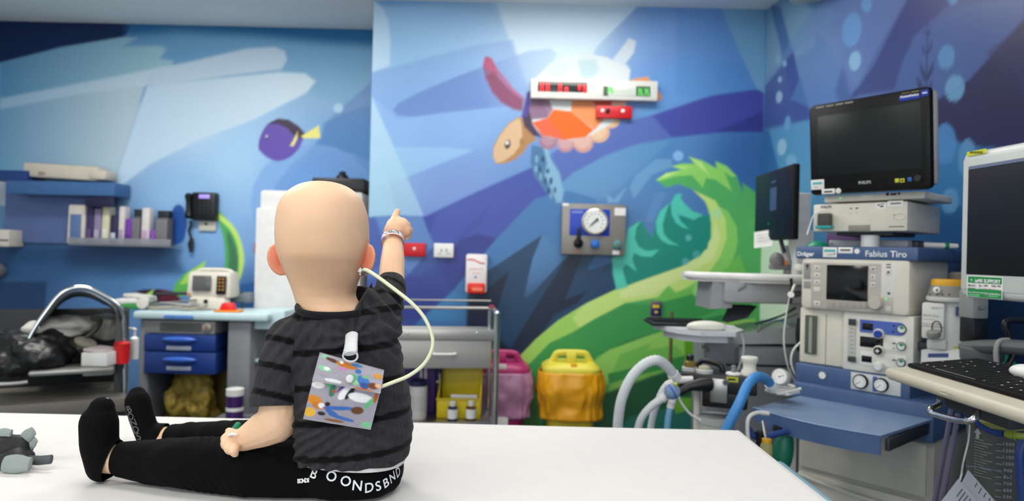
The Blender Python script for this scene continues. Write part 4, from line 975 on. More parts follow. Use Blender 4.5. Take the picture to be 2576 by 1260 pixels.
for i, (kx, ky, hx) in enumerate(((2213, 839, '#1d3f9a'), (2213, 881, '#101010'), (2213, 921, '#d8d8d4'))):
    q = B(); c, r = disc(q, T, kx, ky, 12, Yf - .002, .016, .8); k_ = q.done('flow_knob', M('knob_ivory', '#d3d1c7', .4), T)
    q = B(); cc, r2 = disc(q, T, kx - 3, ky + 1, 9, Yf - .017, .010, .85); q.done('knob_face', M('knob_face_%d' % i, hx, .35), k_)
    if i == 1:
        q = B(); q.bx(cc.x - r2 * .5, cc.x + r2 * .5, cc.y - .0108, cc.y - .0098, cc.z - r2 * .14, cc.z + r2 * .14); q.bx(cc.x - r2 * .14, cc.x + r2 * .14, cc.y - .0108, cc.y - .0098, cc.z - r2 * .5, cc.z + r2 * .5); q.done('knob_mark', WINK, k_)
    q = B(); c, r = disc(q, T, (2269, 2268, 2267)[i], (828, 871, 912)[i], 10.5, Yf - .003, .005, .9); g_ = q.done('supply_gauge', M('gauge_dark_rim', '#3a4440', .3), T)
    q = B(); q.lathe([(r * .82, 0), (r * .8, .0006)], c + Vector((0, -.0052, 0)), (0, -1, 0)); q.done('gauge_face', M('gauge_pale', '#cfd6d0', .4), g_)
    q = B(); q.bm.verts.ensure_lookup_table(); P0 = c + Vector((0, -.0062, 0)); q.prism([P0, P0 + Vector((-r * .5, 0, r * .55)), P0 + Vector((r * .2, 0, r * .75)), P0 + Vector((r * .7, 0, r * .3))], (0, -.0003, 0)); q.done('gauge_sector', GREEN, g_)
sub(T, 'plate_symbols', INK, [(2245, 818, 2252, 821), (2243, 833, 2251, 836), (2245, 862, 2253, 865), (2246, 875, 2250, 877), (2245, 904, 2253, 907), (2200, 904, 2202, 906)], Yf - .0032, .0006, 0)
# blue block with pressure gauges
bx('blue_block', MB_, -.004, W_ + .012, -.018, .38, zl - .01, zu0 - .002, .006)
Yg = -.018
q = B(); c, r = disc(q, T, 2069.5, 944, 9, Yg, .004, .9); k_ = q.done('round_label', GREY, T)
q = B(); q.lathe([(r * .85, 0), (r * .83, .0006)], c + Vector((0, -.0042, 0)), (0, -1, 0)); q.done('label_face', WHITE, k_)
gp = part(T, 'gauge_plate', M('gauge_plate_white', '#c9ccc8', .45), 2140, 944, 2266, 988, Yg - .003, .003, .0008)
sub(T, 'gauge_plate_patch', M('oxygen_blue'), [(2195, 947, 2206, 985)], Yg - .003, .0006, 0, gp)
for gx, gy in ((2166, 959), (2217.5, 968)):
    q = B(); c, r = disc(q, T, gx, gy, 17, Yg - .0035, .010, .95); g_ = q.done('pressure_gauge', BLACK, T)
    q = B(); q.lathe([(r * .82, 0), (r * .8, .0006)], c + Vector((0, -.0102, 0)), (0, -1, 0)); q.done('gauge_face', WHITE, g_)
    q = B()
    for a in np.linspace(-2.2, 2.2, 9): 
        p = c + Vector((math.sin(a) * r * .62, -.0109, math.cos(a) * r * .62)); q.box(p, (.0016, .0004, .0036), 0, (0, a, 0))
    q.box(c + Vector((-r * .2, -.0109, -r * .2)), (.0014, .0004, r * .7), 0, (0, .8, 0)); q.done('gauge_marks', INK, g_)
# wide lower blue body, table
x1w = LP(T, 2350, 1030, -.04).x
bx('table_housing', MBD if False else MB_, -.004, x1w, -.040, .42, ztab - .075, zl + .002, .010)
A_, B_ = LP(T, 1895, 1025, ztab, 2), LP(T, 2215, 1096, ztab, 2)
R0, R1 = LP(T, 2015, 998, -.04), LP(T, 2344, 1055, -.04)
yl = min(A_.y, B_.y)
front = [Vector((A_.x, A_.y, ztab))] + [Vector((A_.x * (1 - t) + B_.x * t, A_.y * (1 - t) + B_.y * t - .035 * math.sin(math.pi * t), ztab)) for t in (.15, .3, .45, .6, .75, .88)] + [Vector((B_.x, B_.y, ztab))]
outl = front + [Vector((R1.x, -.038, ztab)), Vector((R0.x - .004, -.038, ztab))]
q = B(); q.prism(outl, (0, 0, -.008)); tab = q.done('pull_out_table', M('machine_table_blue', '#788eac', .32), T)
q = B(); q.sm = False
lip = [p + Vector((0, -.0006, -.001)) for p in front]
q.grid([lip, [p + Vector((0, .006 * 0, -.052 if i not in (0,) else -.034)) for i, p in enumerate(lip)], [p + Vector((0, .006, -.052 if i not in (0,) else -.034)) for i, p in enumerate(lip)], [p + Vector((0, .006, 0)) for p in lip]], closed=False)
q.done('table_lip', MB_, tab)
q = B(); q.sweep([p + Vector((0, -.001, .0005)) for p in front], .0016, 6); q.done('lip_edge', M('edge_pale_blue', '#7f9cc0', .35), tab)
q = B(); q.bx(R1.x - .018, R1.x - .006, B_.y + .03, -.03, ztab - .045, ztab - .012, .002); q.done('slide_rail', DGREY, tab)
q = B(); q.bx(R0.x + .006, R0.x + .018, A_.y + .03, -.03, ztab - .045, ztab - .012, .002); q.done('slide_rail', DGREY, tab)
# drawer stack and base
bx('base_cabinet', M('machine_grey_body', '#b0aea6', .5), .004, x1w - .01, .004, .44, .12, ztab - .07, .006)
for i, (za, zb) in enumerate(((zd1 + .006, ztab - .085), (.33, zd1 - .010), (.14, .32))):
    dr = bx('drawer', M('drawer_front_grey', '#cfccbf', .5), .012, x1w - .03, -.006, .012, za, zb, .003)
    q = B(); pts = [Vector((.012 + (x1w - .042) * t, -.008 - .022 * math.sin(math.pi * t), zb - .012 - .02 * math.sin(math.pi * t * .5))) for t in np.linspace(0, 1, 14)]
    if i: q.sweep(pts, .007, 8); q.done('drawer_pull', CREAM, dr)
bx('base_plinth', DGREY, -.02, x1w + .02, -.02, .46, .06, .12, .01)
for cx_, cy_ in ((.02, .02), (x1w - .02, .02), (.02, .42), (x1w - .02, .42)):
    q = B(); q.lathe([(.03, -.014), (.035, -.008), (.035, .008), (.03, .014)], (cx_, cy_, .035), (1, 0, 0), 20); q.done('caster', BLACK, T)

# ---- things on the top shelf
zs = zt1
def on(name, label, cat, px, py, Y0, rz, z=None, group=None):
    P = at_y(px, py, Y0); return thing(name, label, cat, (P.x, P.y, P.z if z is None else z), rz, group)
RZM = math.radians(-49)
P0 = mw(MT) @ Vector((0, 0, zs))
GM = thing('gas_module', 'cream gas monitoring module with a water trap on its left', 'medical device', P0, RZM); T = GM
x0, x1, z0, z1 = RC(T, 2045, 510, 2283, 582, .0)
bx('housing', BODY, x0, x1, .0, .30, z0, z1, .006)
bx('stand_plate', DGREY, x0 + .06, x1 - .06, .05, .25, z0 - .012, z0, .002)
bx('recess', M('recess_grey', '#8c867a', .6), *RC(T, 2134, 568, 2189, 581, -.001)[:2], -.0015, .004, *RC(T, 2134, 566, 2189, 580, -.001)[2:], .001)
text(T, 'PHILIPS', INK, 2065, 524, 2092, -.0005, 'module_lettering', .02)
sub(T, 'module_label', PAPER, [(2204, 509, 2229, 526), (2233, 505, 2272, 519)], 0, .001, 0); sub(T, 'label_print', INK, [(2240, 510, 2266, 513), (2208, 513, 2212, 518), (2214, 512, 2224, 514), (2214, 517, 2222, 521)], -.001, .0005, 0)
sub(T, 'module_marks', INK, [(2138, 523, 2144, 525.5), (2152, 522, 2159, 525), (2236, 569, 2274, 571), (2248, 539, 2250, 542)], 0, .0006, 0)
q = B()
for kx, ky in ((2140, 534), (2156, 533)): disc(q, T, kx, ky, 4, 0, .0012)
c = LP(T, 2263, 545, 0); q.sweep([c + Vector((.017 * math.cos(a), -.001, .0095 * math.sin(a))) for a in np.linspace(0, 6.283, 25)[:-1]], .0012, 6, True); q.done('push_button', CREAM, T)
c0 = LP(T, 2080, 555, 0)
wt = bx('water_trap', M('smoked_clear', '#7a7a74', .1, trans=.6, ior=1.2), c0.x - .021, c0.x + .021, -.028, -.001, c0.z - .020, c0.z + .024, .004)
q = B(); q.bx(c0.x - .026, c0.x + .026, -.030, -.0012, c0.z - .028, c0.z - .018, .003); q.done('trap_base', M('teal_plastic', '#1c9c98', .35), wt)
q = B(); q.bx(c0.x - .008, c0.x + .012, -.022, -.006, c0.z - .014, c0.z + .010, .002); q.done('trap_insert', M('brownish', '#6f5550', .5), wt)
q = B(); q.tube([c0 + Vector((.012, -.018, .026)), c0 + Vector((0, -.028, .035)), c0 + Vector((-.03, -.03, .02)), c0 + Vector((-.045, -.03, -.02)), c0 + Vector((-.046, -.045, -.05))], .0022, 8); q.done('sample_line', M('clear_line', '#dfe3df', .2), wt)
q = B(); c = LP(MT, 2189, 618, .06)
c = loc_of(GM, mw(MT) @ Vector((c.x, .06, zs))); q.cyl(c, (c.x, c.y, z0 - .011), .029, n=28); q.done('pedestal', WHITE, T)
SLB = thing('module_tray', 'flat grey tray lying on the blue top shelf under the module', 'tray', P0, RZM); T = SLB
x0, x1, z0, z1 = RC(T, 2085, 604, 2283, 619, .10); bx('tray_body', M('tray_grey', '#a9abae', .4), x0, x1, .10, .32, .001, z1, .003); q = B(); disc(q, T, 2093, 613, 2, .10, .001); q.done('tray_screw', DGREY, T)
q = B(); x0, x1, z0, z1 = RC(MT, 2079, 587, 2166, 605, .34)
T = thing('purple_box', 'purple carton at the back of the blue top shelf', 'box', P0, RZM); bx('carton', M('purple_carton', '#5a3a6c', .6), x0, x1, .34, .44, .001, z1 - zs, .002); bx('carton_lid', M('green_carton', '#2a7a60', .6), x0 + .004, x1 - .004, .342, .438, z1 - zs, z1 - zs + .012, .002)
T = thing('green_mask', 'green rubber piece at the left end of the blue top shelf', 'mask', P0, RZM)
c = LP(T, 2057, 613, .06); q = B(); q.lathe([(.012, .018), (.022, .014), (.036, .006), (.040, 0)], (c.x, .06, .001), (0, 0, 1), 24); q.done('cushion', M('green_rubber', '#0d8a62', .4), T)
T = thing('cable_wand', 'white handpiece with a green band resting at the right of the blue top shelf', 'handpiece', P0, RZM)
a, c = LP(T, 2312, 616, .20), LP(T, 2408, 622, .28); a.z = max(a.z, .010); c.z = max(c.z, .010)
q = B(); q.sweep([a, a.lerp(c, .1), a.lerp(c, .6), c], [.008, .010, .0095, .008], 14); q.done('grip', WHITE, T)
q = B(); q.cyl(a.lerp(c, .66), a.lerp(c, .76), .0112, n=16); q.done('band', GREEN, T)
T = thing('dark_module', 'small dark block beside the grey tray on the blue top shelf', 'box', P0, RZM); x0, x1, z0, z1 = RC(T, 2284, 607, 2309, 619, .14); bx('block', DGREY, x0, x1, .14, .20, .001, z1, .003); bx('block_cap', BLACK, x0 + .003, x1 - .003, .143, .197, z1, z1 + .003, .001)

# ---- patient monitor
P1 = at_y(2037, 490, 2.36)
PM = thing('patient_monitor', 'large black-framed patient monitor standing on top of the anaesthesia machine', 'monitor', P1, math.radians(-54)); PM.rotation_euler.x = .08; T = PM
x0, x1, z0, z1 = RC(T, 2033, 240, 2342, 484)
bx('bezel', M('monitor_black', '#0b0b0c', .42, spec=.3), x0, x1, 0, .035, z0, z1, .016)
bx('back_shell', M('monitor_grey_shell', '#a6a5a1', .5), x0 + .004, x1 + .002, .022, .058, z0 + .012, z1 - .010, .012)
bx('screen', M('monitor_screen_glass', '#17211f', .34, spec=.3), *RC(T, 2057, 275, 2318, 433)[:2], -.001, .01, *RC(T, 2057, 273, 2318, 434)[2:], .002)
text(T, 'PHILIPS', M('silver_ink', '#b9bab8', .4), 2160, 463, 2191, -.0005, 'monitor_lettering', .02)
lb = sub(T, 'blue_label', M('label_blue', '#1f3aa8', .5), [(2262, 238, 2313, 251), (2317, 226, 2335, 242)], 0, .001, .0003)
text(T, 'Anaesthetics', WINK, 2264, 247, 2311, -.0012, 'label_lettering', .03); sub(T, 'label_print', WINK, [(2320, 232, 2332, 235)], -.001, .0004, 0, lb)
sub(T, 'frame_lamps', M('lamp_bar_grey', '#8f8c82', .5), [(2053, 268, 2073, 272), (2078, 264, 2097, 268), (2102, 260, 2121, 264), (2125, 256, 2146, 260)], 0, .0008, .0003)
sub(T, 'frame_print', M('ochre_ink', '#9c8a5c', .6), [(2292, 229, 2312, 231), (2268, 233, 2288, 234.4)], 0, .0005, 0)
lb = sub(T, 'asset_sticker', WHITE, [(2040, 452, 2073, 477), (2067, 475, 2100, 488)], 0, .001, .0004); sub(T, 'sticker_print', M('teal_ink'), [(2044, 458, 2068, 464)], -.001, .0004, 0, lb); sub(T, 'sticker_print', INK, [(2073, 480, 2094, 484), (2050, 470, 2056, 471)], -.001, .0004, 0, lb)
q = B(); disc(q, T, 2109, 480, 6, 0, .001); q.done('round_sticker', CREAM2, T)
sub(T, 'yellow_key', M('key_yellow', '#c9c838', .45), [(2251, 449, 2261, 459), (2264, 449, 2275, 459)], 0, .0015, .0004); sub(T, 'key_window', BLACK, [(2267, 451.5, 2272, 456.5)], -.0015, .0004, 0); sub(T, 'blue_key', M('key_blue', '#2a66b4', .45), [(2283, 446, 2293, 456)], 0, .0015, .0004)
q = B(); disc(q, T, 2313, 448, 9, 0, .014, .85); q.done('rotary_knob', M('dark_knob', '#2a2826', .45), T)
T = thing('monitor_base_unit', 'cream base unit carrying the patient monitor', 'medical device', P0, RZM)
x0, x1, z0, z1 = RC(T, 2072, 488, 2310, 506, .012)
bx('unit_body', CREAM, x0, x1 + .02, .012, .27, z0 + .0015, z1 + .002, .006); sub(T, 'unit_window', CREAM2, [(2166, 489, 2196, 497)], .012, .001, .0005); sub(T, 'unit_print', INK, [(2229, 485, 2236, 492), (2240, 486, 2255, 491), (2259, 484, 2264, 490)], .012, .0006, 0); sub(T, 'status_lamp', M('green_lamp'), [(2112, 496, 2116, 500)], .012, .001, .0004)

# ---- vaporiser hanging at the machine's right
VP = at_y(2376, 900, 2.06); T = thing('vaporiser', 'white and grey anaesthetic vaporiser with a yellow dial ring', 'vaporiser', (VP.x, VP.y, VP.z), math.radians(-40))
def zat(py): return LP(T, 2375, py, -.0).z
r_ = .060
q = B(); q.lathe([(.050, zat(905)), (.052, zat(757)), (.048, zat(750))], (0.012, .02, 0)); q.done('cylinder_body', M('vapour_white', '#c7c6c0', .4), T)
q = B(); q.lathe([(.058, zat(757)), (.060, zat(752)), (.058, zat(746))], (0.006, .01, 0)); q.done('collar', M('vapour_white'), T)
q = B(); q.lathe([(.056, zat(746)), (.053, zat(735)), (.048, zat(719)), (.047, zat(717))], (0.006, .01, 0), n=40); dl = q.done('dial', M('dial_grey', '#8b877e', .45), T)
q = B(); q.lathe([(.0475, zat(718)), (.047, zat(706)), (.044, zat(702)), (.001, zat(701))], (0.006, .01, 0), n=40); q.done('yellow_ring', M('amber_ring', '#d9a01c', .45), T)
q = B(); q.lathe([(.030, zat(702)), (.032, zat(690)), (.026, zat(684))], (.03, .06, 0)); q.done('top_cap', M('dial_dark', '#6f6a60', .5), T)
c = LP(T, 2357, 730, -.040); q = B(); q.lathe([(.010, 0), (.010, .006), (.008, .008)], c, (0, -1, .12), 20); bt = q.done('dial_button', WHITE, T); text(T, '0', INK, 2354, 733.5, 2360, c.y - .0095, 'dial_digit', .03)
q = B(); 
for px in (2340, 2357, 2371, 2388): 
    p = LP(T, px, 741, -.048); q.prism([p + Vector((-.003, 0, .002)), p + Vector((.003, 0, .002)), p + Vector((0, 0, -.003))], (0, -.001, 0))
q.done('dial_marks', INK, T)
x0, x1, z0, z1 = RC(T, 2318, 762, 2376, 853, -.052)
q = B(); q.box(((x0 + x1) / 2, -.022, (z0 + z1) / 2), (x1 - x0, .06, z1 - z0), .006); fbk = q.done('front_block', M('vapour_front', '#d3d2cc', .4), T)
x0b, x1b, z0b, z1b = RC(T, 2330, 853, 2380, 880, -.05); q = B(); q.box(((x0b + x1b) / 2, -.02, (z0b + z1b) / 2), (x1b - x0b, .05, z1b - z0b), .005, top=(1, 1)); q.done('lower_block', M('vapour_white'), T)
text(T, 'SEVOrane', M('pale_grey_ink', '#9a9a98', .6), 2322, 795, 2362, -.0526, 'block_lettering', .01); sub(T, 'block_print', M('pale_grey_ink'), [(2342, 773, 2371, 774.5), (2342, 776, 2360, 777)], -.052, .0005, 0); text(T, 'SEVOFLURANE', M('pale_grey_ink'), 2322, 803, 2352, -.0526, 'block_lettering', .0); text(T, 'Dräger Vapor 2000', M('block_ink', '#5a5a58', .6), 2321, 815, 2366, -.0526, 'block_lettering', .0); sub(T, 'block_seam', INK, [(2318, 821, 2376, 822)], -.052, .0005, 0)
c = LP(T, 2349, 841, -.06); q = B(); q.lathe([(.017, -.006), (.0185, 0), (.0175, .010), (.004, .0105)], c, (-.1, -.35, .93), 24); q.done('filler_cap', M('cap_grey', '#8a8780', .5), T)
q = B(); q.tube([LP(T, 2345, 829, -.058), LP(T, 2346, 815, -.062), LP(T, 2355, 808, -.066), LP(T, 2366, 815, -.064), LP(T, 2369, 835, -.058)], .0016, 8); q.done('cap_tether', BLACK, T)
bx('blue_sticker', MBD, .030, .046, -.0345, -.033, zat(790), zat(768), 0)
bx('mount_arm', DGREY, -.10, -.01, .03, .07, zat(890), zat(868), .004)
bx('yellow_sticker', M('lime_label', '#b9bc2c', .5), .028, .052, -.0325, -.030, zat(880), zat(866), 0)
T = thing('wrapped_packet', 'white paper packet with a blue barcode tucked in front of the vaporiser', 'packet', at_y(2366, 900, 2.03), math.radians(-44))
x0, x1, z0, z1 = RC(T, 2318, 880, 2415, 912)
q = B(); n_ = 10
rows = [[Vector((x0 + (x1 - x0) * i / n_, .012 * math.sin(i / n_ * 3) - .004, za + (.012 * (i / n_ - .5)) + .003 * math.sin(i * .8))) for i in range(n_ + 1)] for za in (z0, z1)]
q.grid([rows[0], rows[1], [p + Vector((0, .004, 0)) for p in rows[1]], [p + Vector((0, .004, 0)) for p in rows[0]], rows[0]], closed=False); q.done('sleeve', PAPER, T)
q = B()
for i in range(22): 
    t = .18 + .024 * i; p = rows[0][0].lerp(rows[0][-1], t); p.z = (z0 + z1) / 2 + .012 * (t - .5) + .002; p.y = .012 * math.sin(t * 3) - .0048
    q.box(p, (.0016 + .001 * (i * 7 % 3), .0005, .012), 0)
q.done('barcode', M('barcode_blue', '#3c4f86', .6), T)

# ------------------------------------------------------------------ breathing system on the machine's left
def world_part(name, mat, T, fn, angle=40):
    q = B(); fn(q); return putb(q, name, mat, T, angle)
YBs = 2.22
T = thing('absorber_block', 'black breathing system block with valves and a gauge left of the machine', 'breathing system', at_y(1810, 1030, YBs), math.radians(-20))
x0, x1, z0, z1 = RC(T, 1708, 944, 1905, 1028)
bx('block_body', M('absorber_black', '#141416', .4), x0, x1, 0, .14, z0 + .05, z1, .006)
bx('lower_body', M('absorber_black'), *RC(T, 1765, 990, 1880, 1030)[:2], .01, .12, z0, z0 + .06, .006)
x0, x1, z0, z1 = RC(T, 1787, 952, 1830, 1012, -.004); bx('steel_bracket', STEEL, x0, x1, -.012, -.001, z0, z1, .002); zb_ = LP(T, 1800, 944).z
q = B(); q.cyl(LP(T, 1826, 962, -.03), LP(T, 1826, 962, 0), .005); q.lathe([(.009, 0), (.009, .006)], LP(T, 1826, 962, -.034), (0, -1, 0)); q.done('clamp_screw', CHROME, T)
sub(T, 'yellow_label', M('lime_label'), [(1827, 948, 1857, 961)], 0, .001, 0); sub(T, 'label_print', INK, [(1832, 952, 1851, 957)], -.001, .0005, 0)
def valve(px, py, Yl, prof, name, mats_):
    c = LP(T, px, py, Yl); c.z = zb_
    q = B(); q.lathe(prof[0], c); v_ = q.done(name, mats_[0], T)
    for pr, m_, nm in zip(prof[1:], mats_[1:], ('valve_dome', 'valve_cap')): q = B(); q.lathe(pr, c); q.done(nm, m_, v_)
    return c
valve(1735, 940, .05, [[(.026, 0), (.026, .012), (.024, .014)], [(.019, .013), (.020, .030), (.012, .036)], [(.012, .036), (.013, .052), (.009, .055)]], 'valve_ring', [LGREY, M('amber_glass', '#a0884c', .15, trans=.5, ior=1.2), BLACK])
valve(1772, 940, .03, [[(.028, 0), (.028, .010), (.025, .012)], [(.021, .012), (.018, .022), (.006, .026)]], 'valve_ring', [LGREY, M('dome_glass', '#d8d2b4', .15, trans=.4, ior=1.2)])
valve(1845, 940, .04, [[(.024, 0), (.024, .006), (.02, .008)], [(.007, .008), (.007, .03), (.006, .031)]], 'valve_disc', [WHITE, GREY])
valve(1885, 940, .05, [[(.026, 0), (.027, .012), (.020, .022), (.021, .042), (.026, .048), (.027, .058), (.024, .062)]], 'pressure_limit_knob', [CREAM2])
q = B(); q.tube([LP(T, 1752, 928, .1), LP(T, 1765, 908, .1), LP(T, 1795, 912, .09), LP(T, 1815, 922, .08), LP(T, 1818, 944, .08)], .009, 10); q.done('carry_handle', BLACK, T)
c = LP(T, 1962, 951, .02); q = B(); q.lathe([(.024, .0), (.027, .004), (.027, .03), (.024, .034)], c + Vector((.01, .03, -.004)), (-.35, -.9, .25), 30); g_ = q.done('airway_gauge', M('gauge_shell', '#b9b7ae', .35), T)
d = Vector((-.35, -.9, .25)).normalized(); q = B(); q.lathe([(.0225, .0341), (.022, .0348)], c + Vector((.01, .03, -.004)), d, 30); q.done('gauge_face', WHITE, g_)
fc = c + Vector((.01, .03, -.004)) + d * .0352; q = B(); e1 = Vector((0, 0, 1)) - d * d.z; e1.normalize(); e2 = d.cross(e1)
for a in np.linspace(-2.2, 2.2, 9): q.box(fc + (e1 * math.cos(a) + e2 * math.sin(a)) * .016, (.0016, .0016, .0016), 0)
q.sweep([fc, fc + (e1 * .4 - e2) * .014], .0008, 6); q.ell(fc, .0025); q.done('gauge_marks', INK, g_)
q = B(); q.sweep([LP(T, 1788, 966, -.005), LP(T, 1762, 966, -.02), LP(T, 1735, 972, -.03), LP(T, 1708, 988, -.04)], [.022, .021, .016, .0125], 16); q.done('corrugated_elbow', BLACK, T)
q = B(); q.cyl(LP(T, 1742, 955, .0), LP(T, 1698, 956, -.02), .0125, n=16); q.done('white_connector', M('connector_white', '#d9d8d4', .4), T)
bx('support_post', CREAM, *RC(T, 1745, 1000, 1760, 1060, .06)[:2], .06, .085, -.45, z0 + .02, .003)
# filter, hoses
def hose(name, label, cat, pts, r, mat, Y, corr=True, group=None, sub_=8):
    P = crom([A(x, y, (Y[i] if hasattr(Y, '__len__') else Y)) for i, (x, y) in enumerate(pts)], sub_)
    t = thing(name, label, cat, P[len(P) // 2], 0, group); q = B()
    if corr:
        Q = []
        for a, c in zip(P, P[1:]):
            n_ = max(1, int((c - a).length / .0035))
            for k in range(n_): Q.append(a.lerp(c, k / n_))
        q.sweep(Q + [P[-1]], [r * (1.0 if k % 2 else .90) for k in range(len(Q) + 1)], 14)
    else: q.sweep(P, r, 10)
    putb(q, 'tubing', mat, t, 60)
    q = B(); d0 = (P[-1] - P[-2]).normalized(); q.cyl(P[-1] - d0 * .02, P[-1] + d0 * .004, r * 1.12, n=14); putb(q, 'cuff', mat if not corr else M('connector_white'), t)
    return t
BH = M('blue_hose', '#3f86c4', .4)
hose('breathing_hose', 'thick milky corrugated hose arching highest over the table end', 'hose', [(1553, 1110), (1556, 1050), (1565, 1000), (1588, 950), (1620, 917), (1652, 906), (1678, 922), (1700, 950)], .0165, HOSE, [2.1, 2.1, 2.1, 2.1, 2.1, 2.1, 2.12, 2.14], group=None)
hose('breathing_hose', 'milky corrugated hose running from the blue filter down behind the table, left of its pair', 'hose', [(1598, 1110), (1612, 1056), (1638, 1022), (1664, 1004), (1676, 994)], .0125, HOSE, 2.08)
hose('breathing_hose', 'milky corrugated hose between the blue filter and the pale blue hose', 'hose', [(1632, 1110), (1642, 1050), (1655, 1010), (1672, 975), (1690, 962)], .0115, HOSE, 2.13)
hose('breathing_hose', 'short pale blue hose below the blue filter', 'hose', [(1676, 1110), (1681, 1050), (1690, 1010)], .0105, M('pale_blue_hose', '#7db4dc', .4, trans=.2), 2.07)
hose('breathing_hose', 'bright blue corrugated hose arching beside the black block', 'hose', [(1810, 1120), (1836, 1062), (1862, 1010), (1882, 966), (1905, 948), (1930, 956), (1944, 976)], .0155, BH, [1.98, 1.98, 1.98, 2.0, 2.03, 2.08, 2.1])
t = thing('breathing_filter', 'clear and blue filter joining the milky hoses', 'filter', A(1690, 988, 2.06))
q = B(); q.lathe([(.010, -.024), (.022, -.012), (.023, 0), (.021, .012), (.010, .022)], A(1692, 985, 2.06), (.75, 0, .45), 20); putb(q, 'filter_housing', M('clear_blue', '#a9c6f0', .12, trans=.6, ior=1.2), t)
q = B(); q.lathe([(.0233, -.002), (.0242, 0), (.0233, .002)], A(1692, 985, 2.06), (.75, 0, .45), 20); putb(q, 'filter_ring', M('royal_blue', '#2450b4', .35), t)
q = B(); q.cyl(A(1690, 1012, 2.06), A(1694, 996, 2.06), .011, .012); putb(q, 'filter_port', M('connector_white'), t); q = B(); q.ell(A(1700, 966, 2.05), .006); putb(q, 'port_cap', M('lime_label'), t)
for i, (pts, Y, r, lab) in enumerate((([(1885, 1126), (1880, 1080), (1884, 1050), (1905, 1038), (1930, 1040)], [1.97, 1.97, 1.97, 1.98, 1.985], .006, 'white cable hooking down left of the pull-out table'),
    ([(1930, 962), (1955, 990), (1985, 985), (2012, 978)], 2.2, .004, 'white lead sagging between the gauge and the machine'),
    ([(1700, 975), (1712, 1010), (1735, 1040), (1760, 1056)], 2.1, .0042, 'thin white line hanging under the black elbow'),
    ([(1990, 735), (1978, 790), (1972, 860), (1985, 930), (2010, 972)], 2.5, .0030, 'thin white lead hanging beside the control unit'),
    ([(2020, 855), (1996, 880), (1990, 910), (2000, 940), (2016, 955)], 2.42, .0036, 'white lead curling to the left side of the machine'))):
    hose('cable', lab, 'cable', pts, r, M('white_lead', '#d2d2cc', .4), Y, False)
t = thing('sampling_tray', 'white tray with coiled leads left of the blue table', 'tray', A(1968, 984, 2.25), -.9)
q = B(); q.box((0, 0, 0), (.085, .08, .010), .005); q.box((0, .0, .008), (.07, .06, .01), .004); q.done('tray_body', M('tray_pale', '#e6e5df', .3), t)
for k in range(2): q = B(); q.sweep([Vector((.04 * math.cos(a), .035 * math.sin(a), .016 + k * .004)) for a in np.linspace(0, 6.28, 24)[:-1]], .002, 6, True); q.done('coiled_lead', M('white_lead'), t)
# things lower down between bed and machine
t = thing('suction_bottle', 'small yellow-capped clear bottle hanging in the gap beside the bed', 'bottle', A(1928, 1130, 1.95)); q = B(); q.lathe([(.016, -.05), (.017, -.045), (.017, .012), (.012, .02)], A(1928, 1130, 1.95)); putb(q, 'bottle_body', M('clear_yellowish', '#b8b478', .15, trans=.4, ior=1.2), t); q = B(); q.lathe([(.013, .02), (.013, .03)], A(1928, 1130, 1.95)); putb(q, 'bottle_cap', M('amber_ring'), t); q = B(); q.cyl(A(1928, 1112, 1.95), A(1920, 1060, 2.0), .005); putb(q, 'hanger', STEEL, t)
t = thing('green_bag', 'green rubber breathing bag hanging below the blue table', 'bag', A(1965, 1130, 2.05)); q = B(); q.ell(A(1968, 1140, 2.05), (.032, .028, .075), (0, .15, 0)); putb(q, 'bag_body', M('green_bag_rubber', '#0f6a50', .45), t); q = B(); q.cyl(A(1955, 1085, 2.05), A(1958, 1072, 2.05), .014); putb(q, 'bag_neck', BLACK, t)
t = thing('vacuum_hose', 'dark blue hose looped under the blue table', 'hose', A(1925, 1090, 2.0)); q = B(); q.tube([A(1880, 1075, 2.0), A(1900, 1098, 2.0), A(1935, 1096, 2.0), A(1980, 1085, 2.02)], .010, 12); putb(q, 'tubing', M('navy_hose', '#27407c', .45), t); q = B(); q.cyl(A(1912, 1085, 1.99), A(1914, 1125, 1.99), .013); putb(q, 'connector', BLACK, t)
t = thing('canister_box', 'pale absorber canister below the black block', 'canister', A(1810, 1060, YBs)); q = B(); q.lathe([(.055, -.16), (.06, -.15), (.06, .0), (.055, .01)], A(1800, 1062, YBs + .07)); putb(q, 'canister_body', M('canister_clear', '#c5c8c0', .2, trans=.3, ior=1.2), t); q = B(); q.lathe([(.062, .0), (.062, .022)], A(1800, 1062, YBs + .07)); putb(q, 'canister_rim', LGREY, t)
t = thing('rail_column', 'grey upright with tubes between table and machine', 'column', A(1985, 1260, 2.3)); q = B(); a = A(1990, 1100, 2.3); q.bx(a.x - .012, a.x + .012, a.y - .02, a.y + .02, .1, a.z + .02, .004); putb(q, 'upright', CREAM, t); q = B(); q.bx(a.x - .10, a.x + .04, a.y - .08, a.y + .08, 0.0, .1, .01); putb(q, 'foot', DGREY, t)
# ------------------------------------------------------------------ things on and in front of the back wall
def wall_thing(name, label, cat, x0, y0, x1, y1, Y=None, group=None):
    c = at_y((x0 + x1) / 2, (y0 + y1) / 2, Y or YB)
    return thing(name, label, cat, (c.x, (Y or YB) - .001, c.z), 0, group)
def R_(T, x0, y0, x1, y1, y=0.0):
    """pixel rect -> upright local rect (sizes from the depth, centre from the pixel centre)"""
    c = LP(T, (x0 + x1) / 2, (y0 + y1) / 2, y); k = (mw(T) @ c).y / FPX
    w, h = (x1 - x0) * k / 2, (y1 - y0) * k / 2
    return c.x - w, c.x + w, c.z - h, c.z + h
def rp(T, name, mat, rects, y, d, bev=.002, parent=None):
    first = None
    for r in rects:
        q = B(); x0, x1, z0, z1 = R_(T, *r, y); q.bx(x0, x1, y, y + d, z0, z1, bev); o = q.done(name, mat, parent or T); first = first or o
    return first
T = wall_thing('timer_display', 'long white wall timer with red digits and a green display paled by painted glare over the turtle', 'display', 1335, 198, 1655, 252)
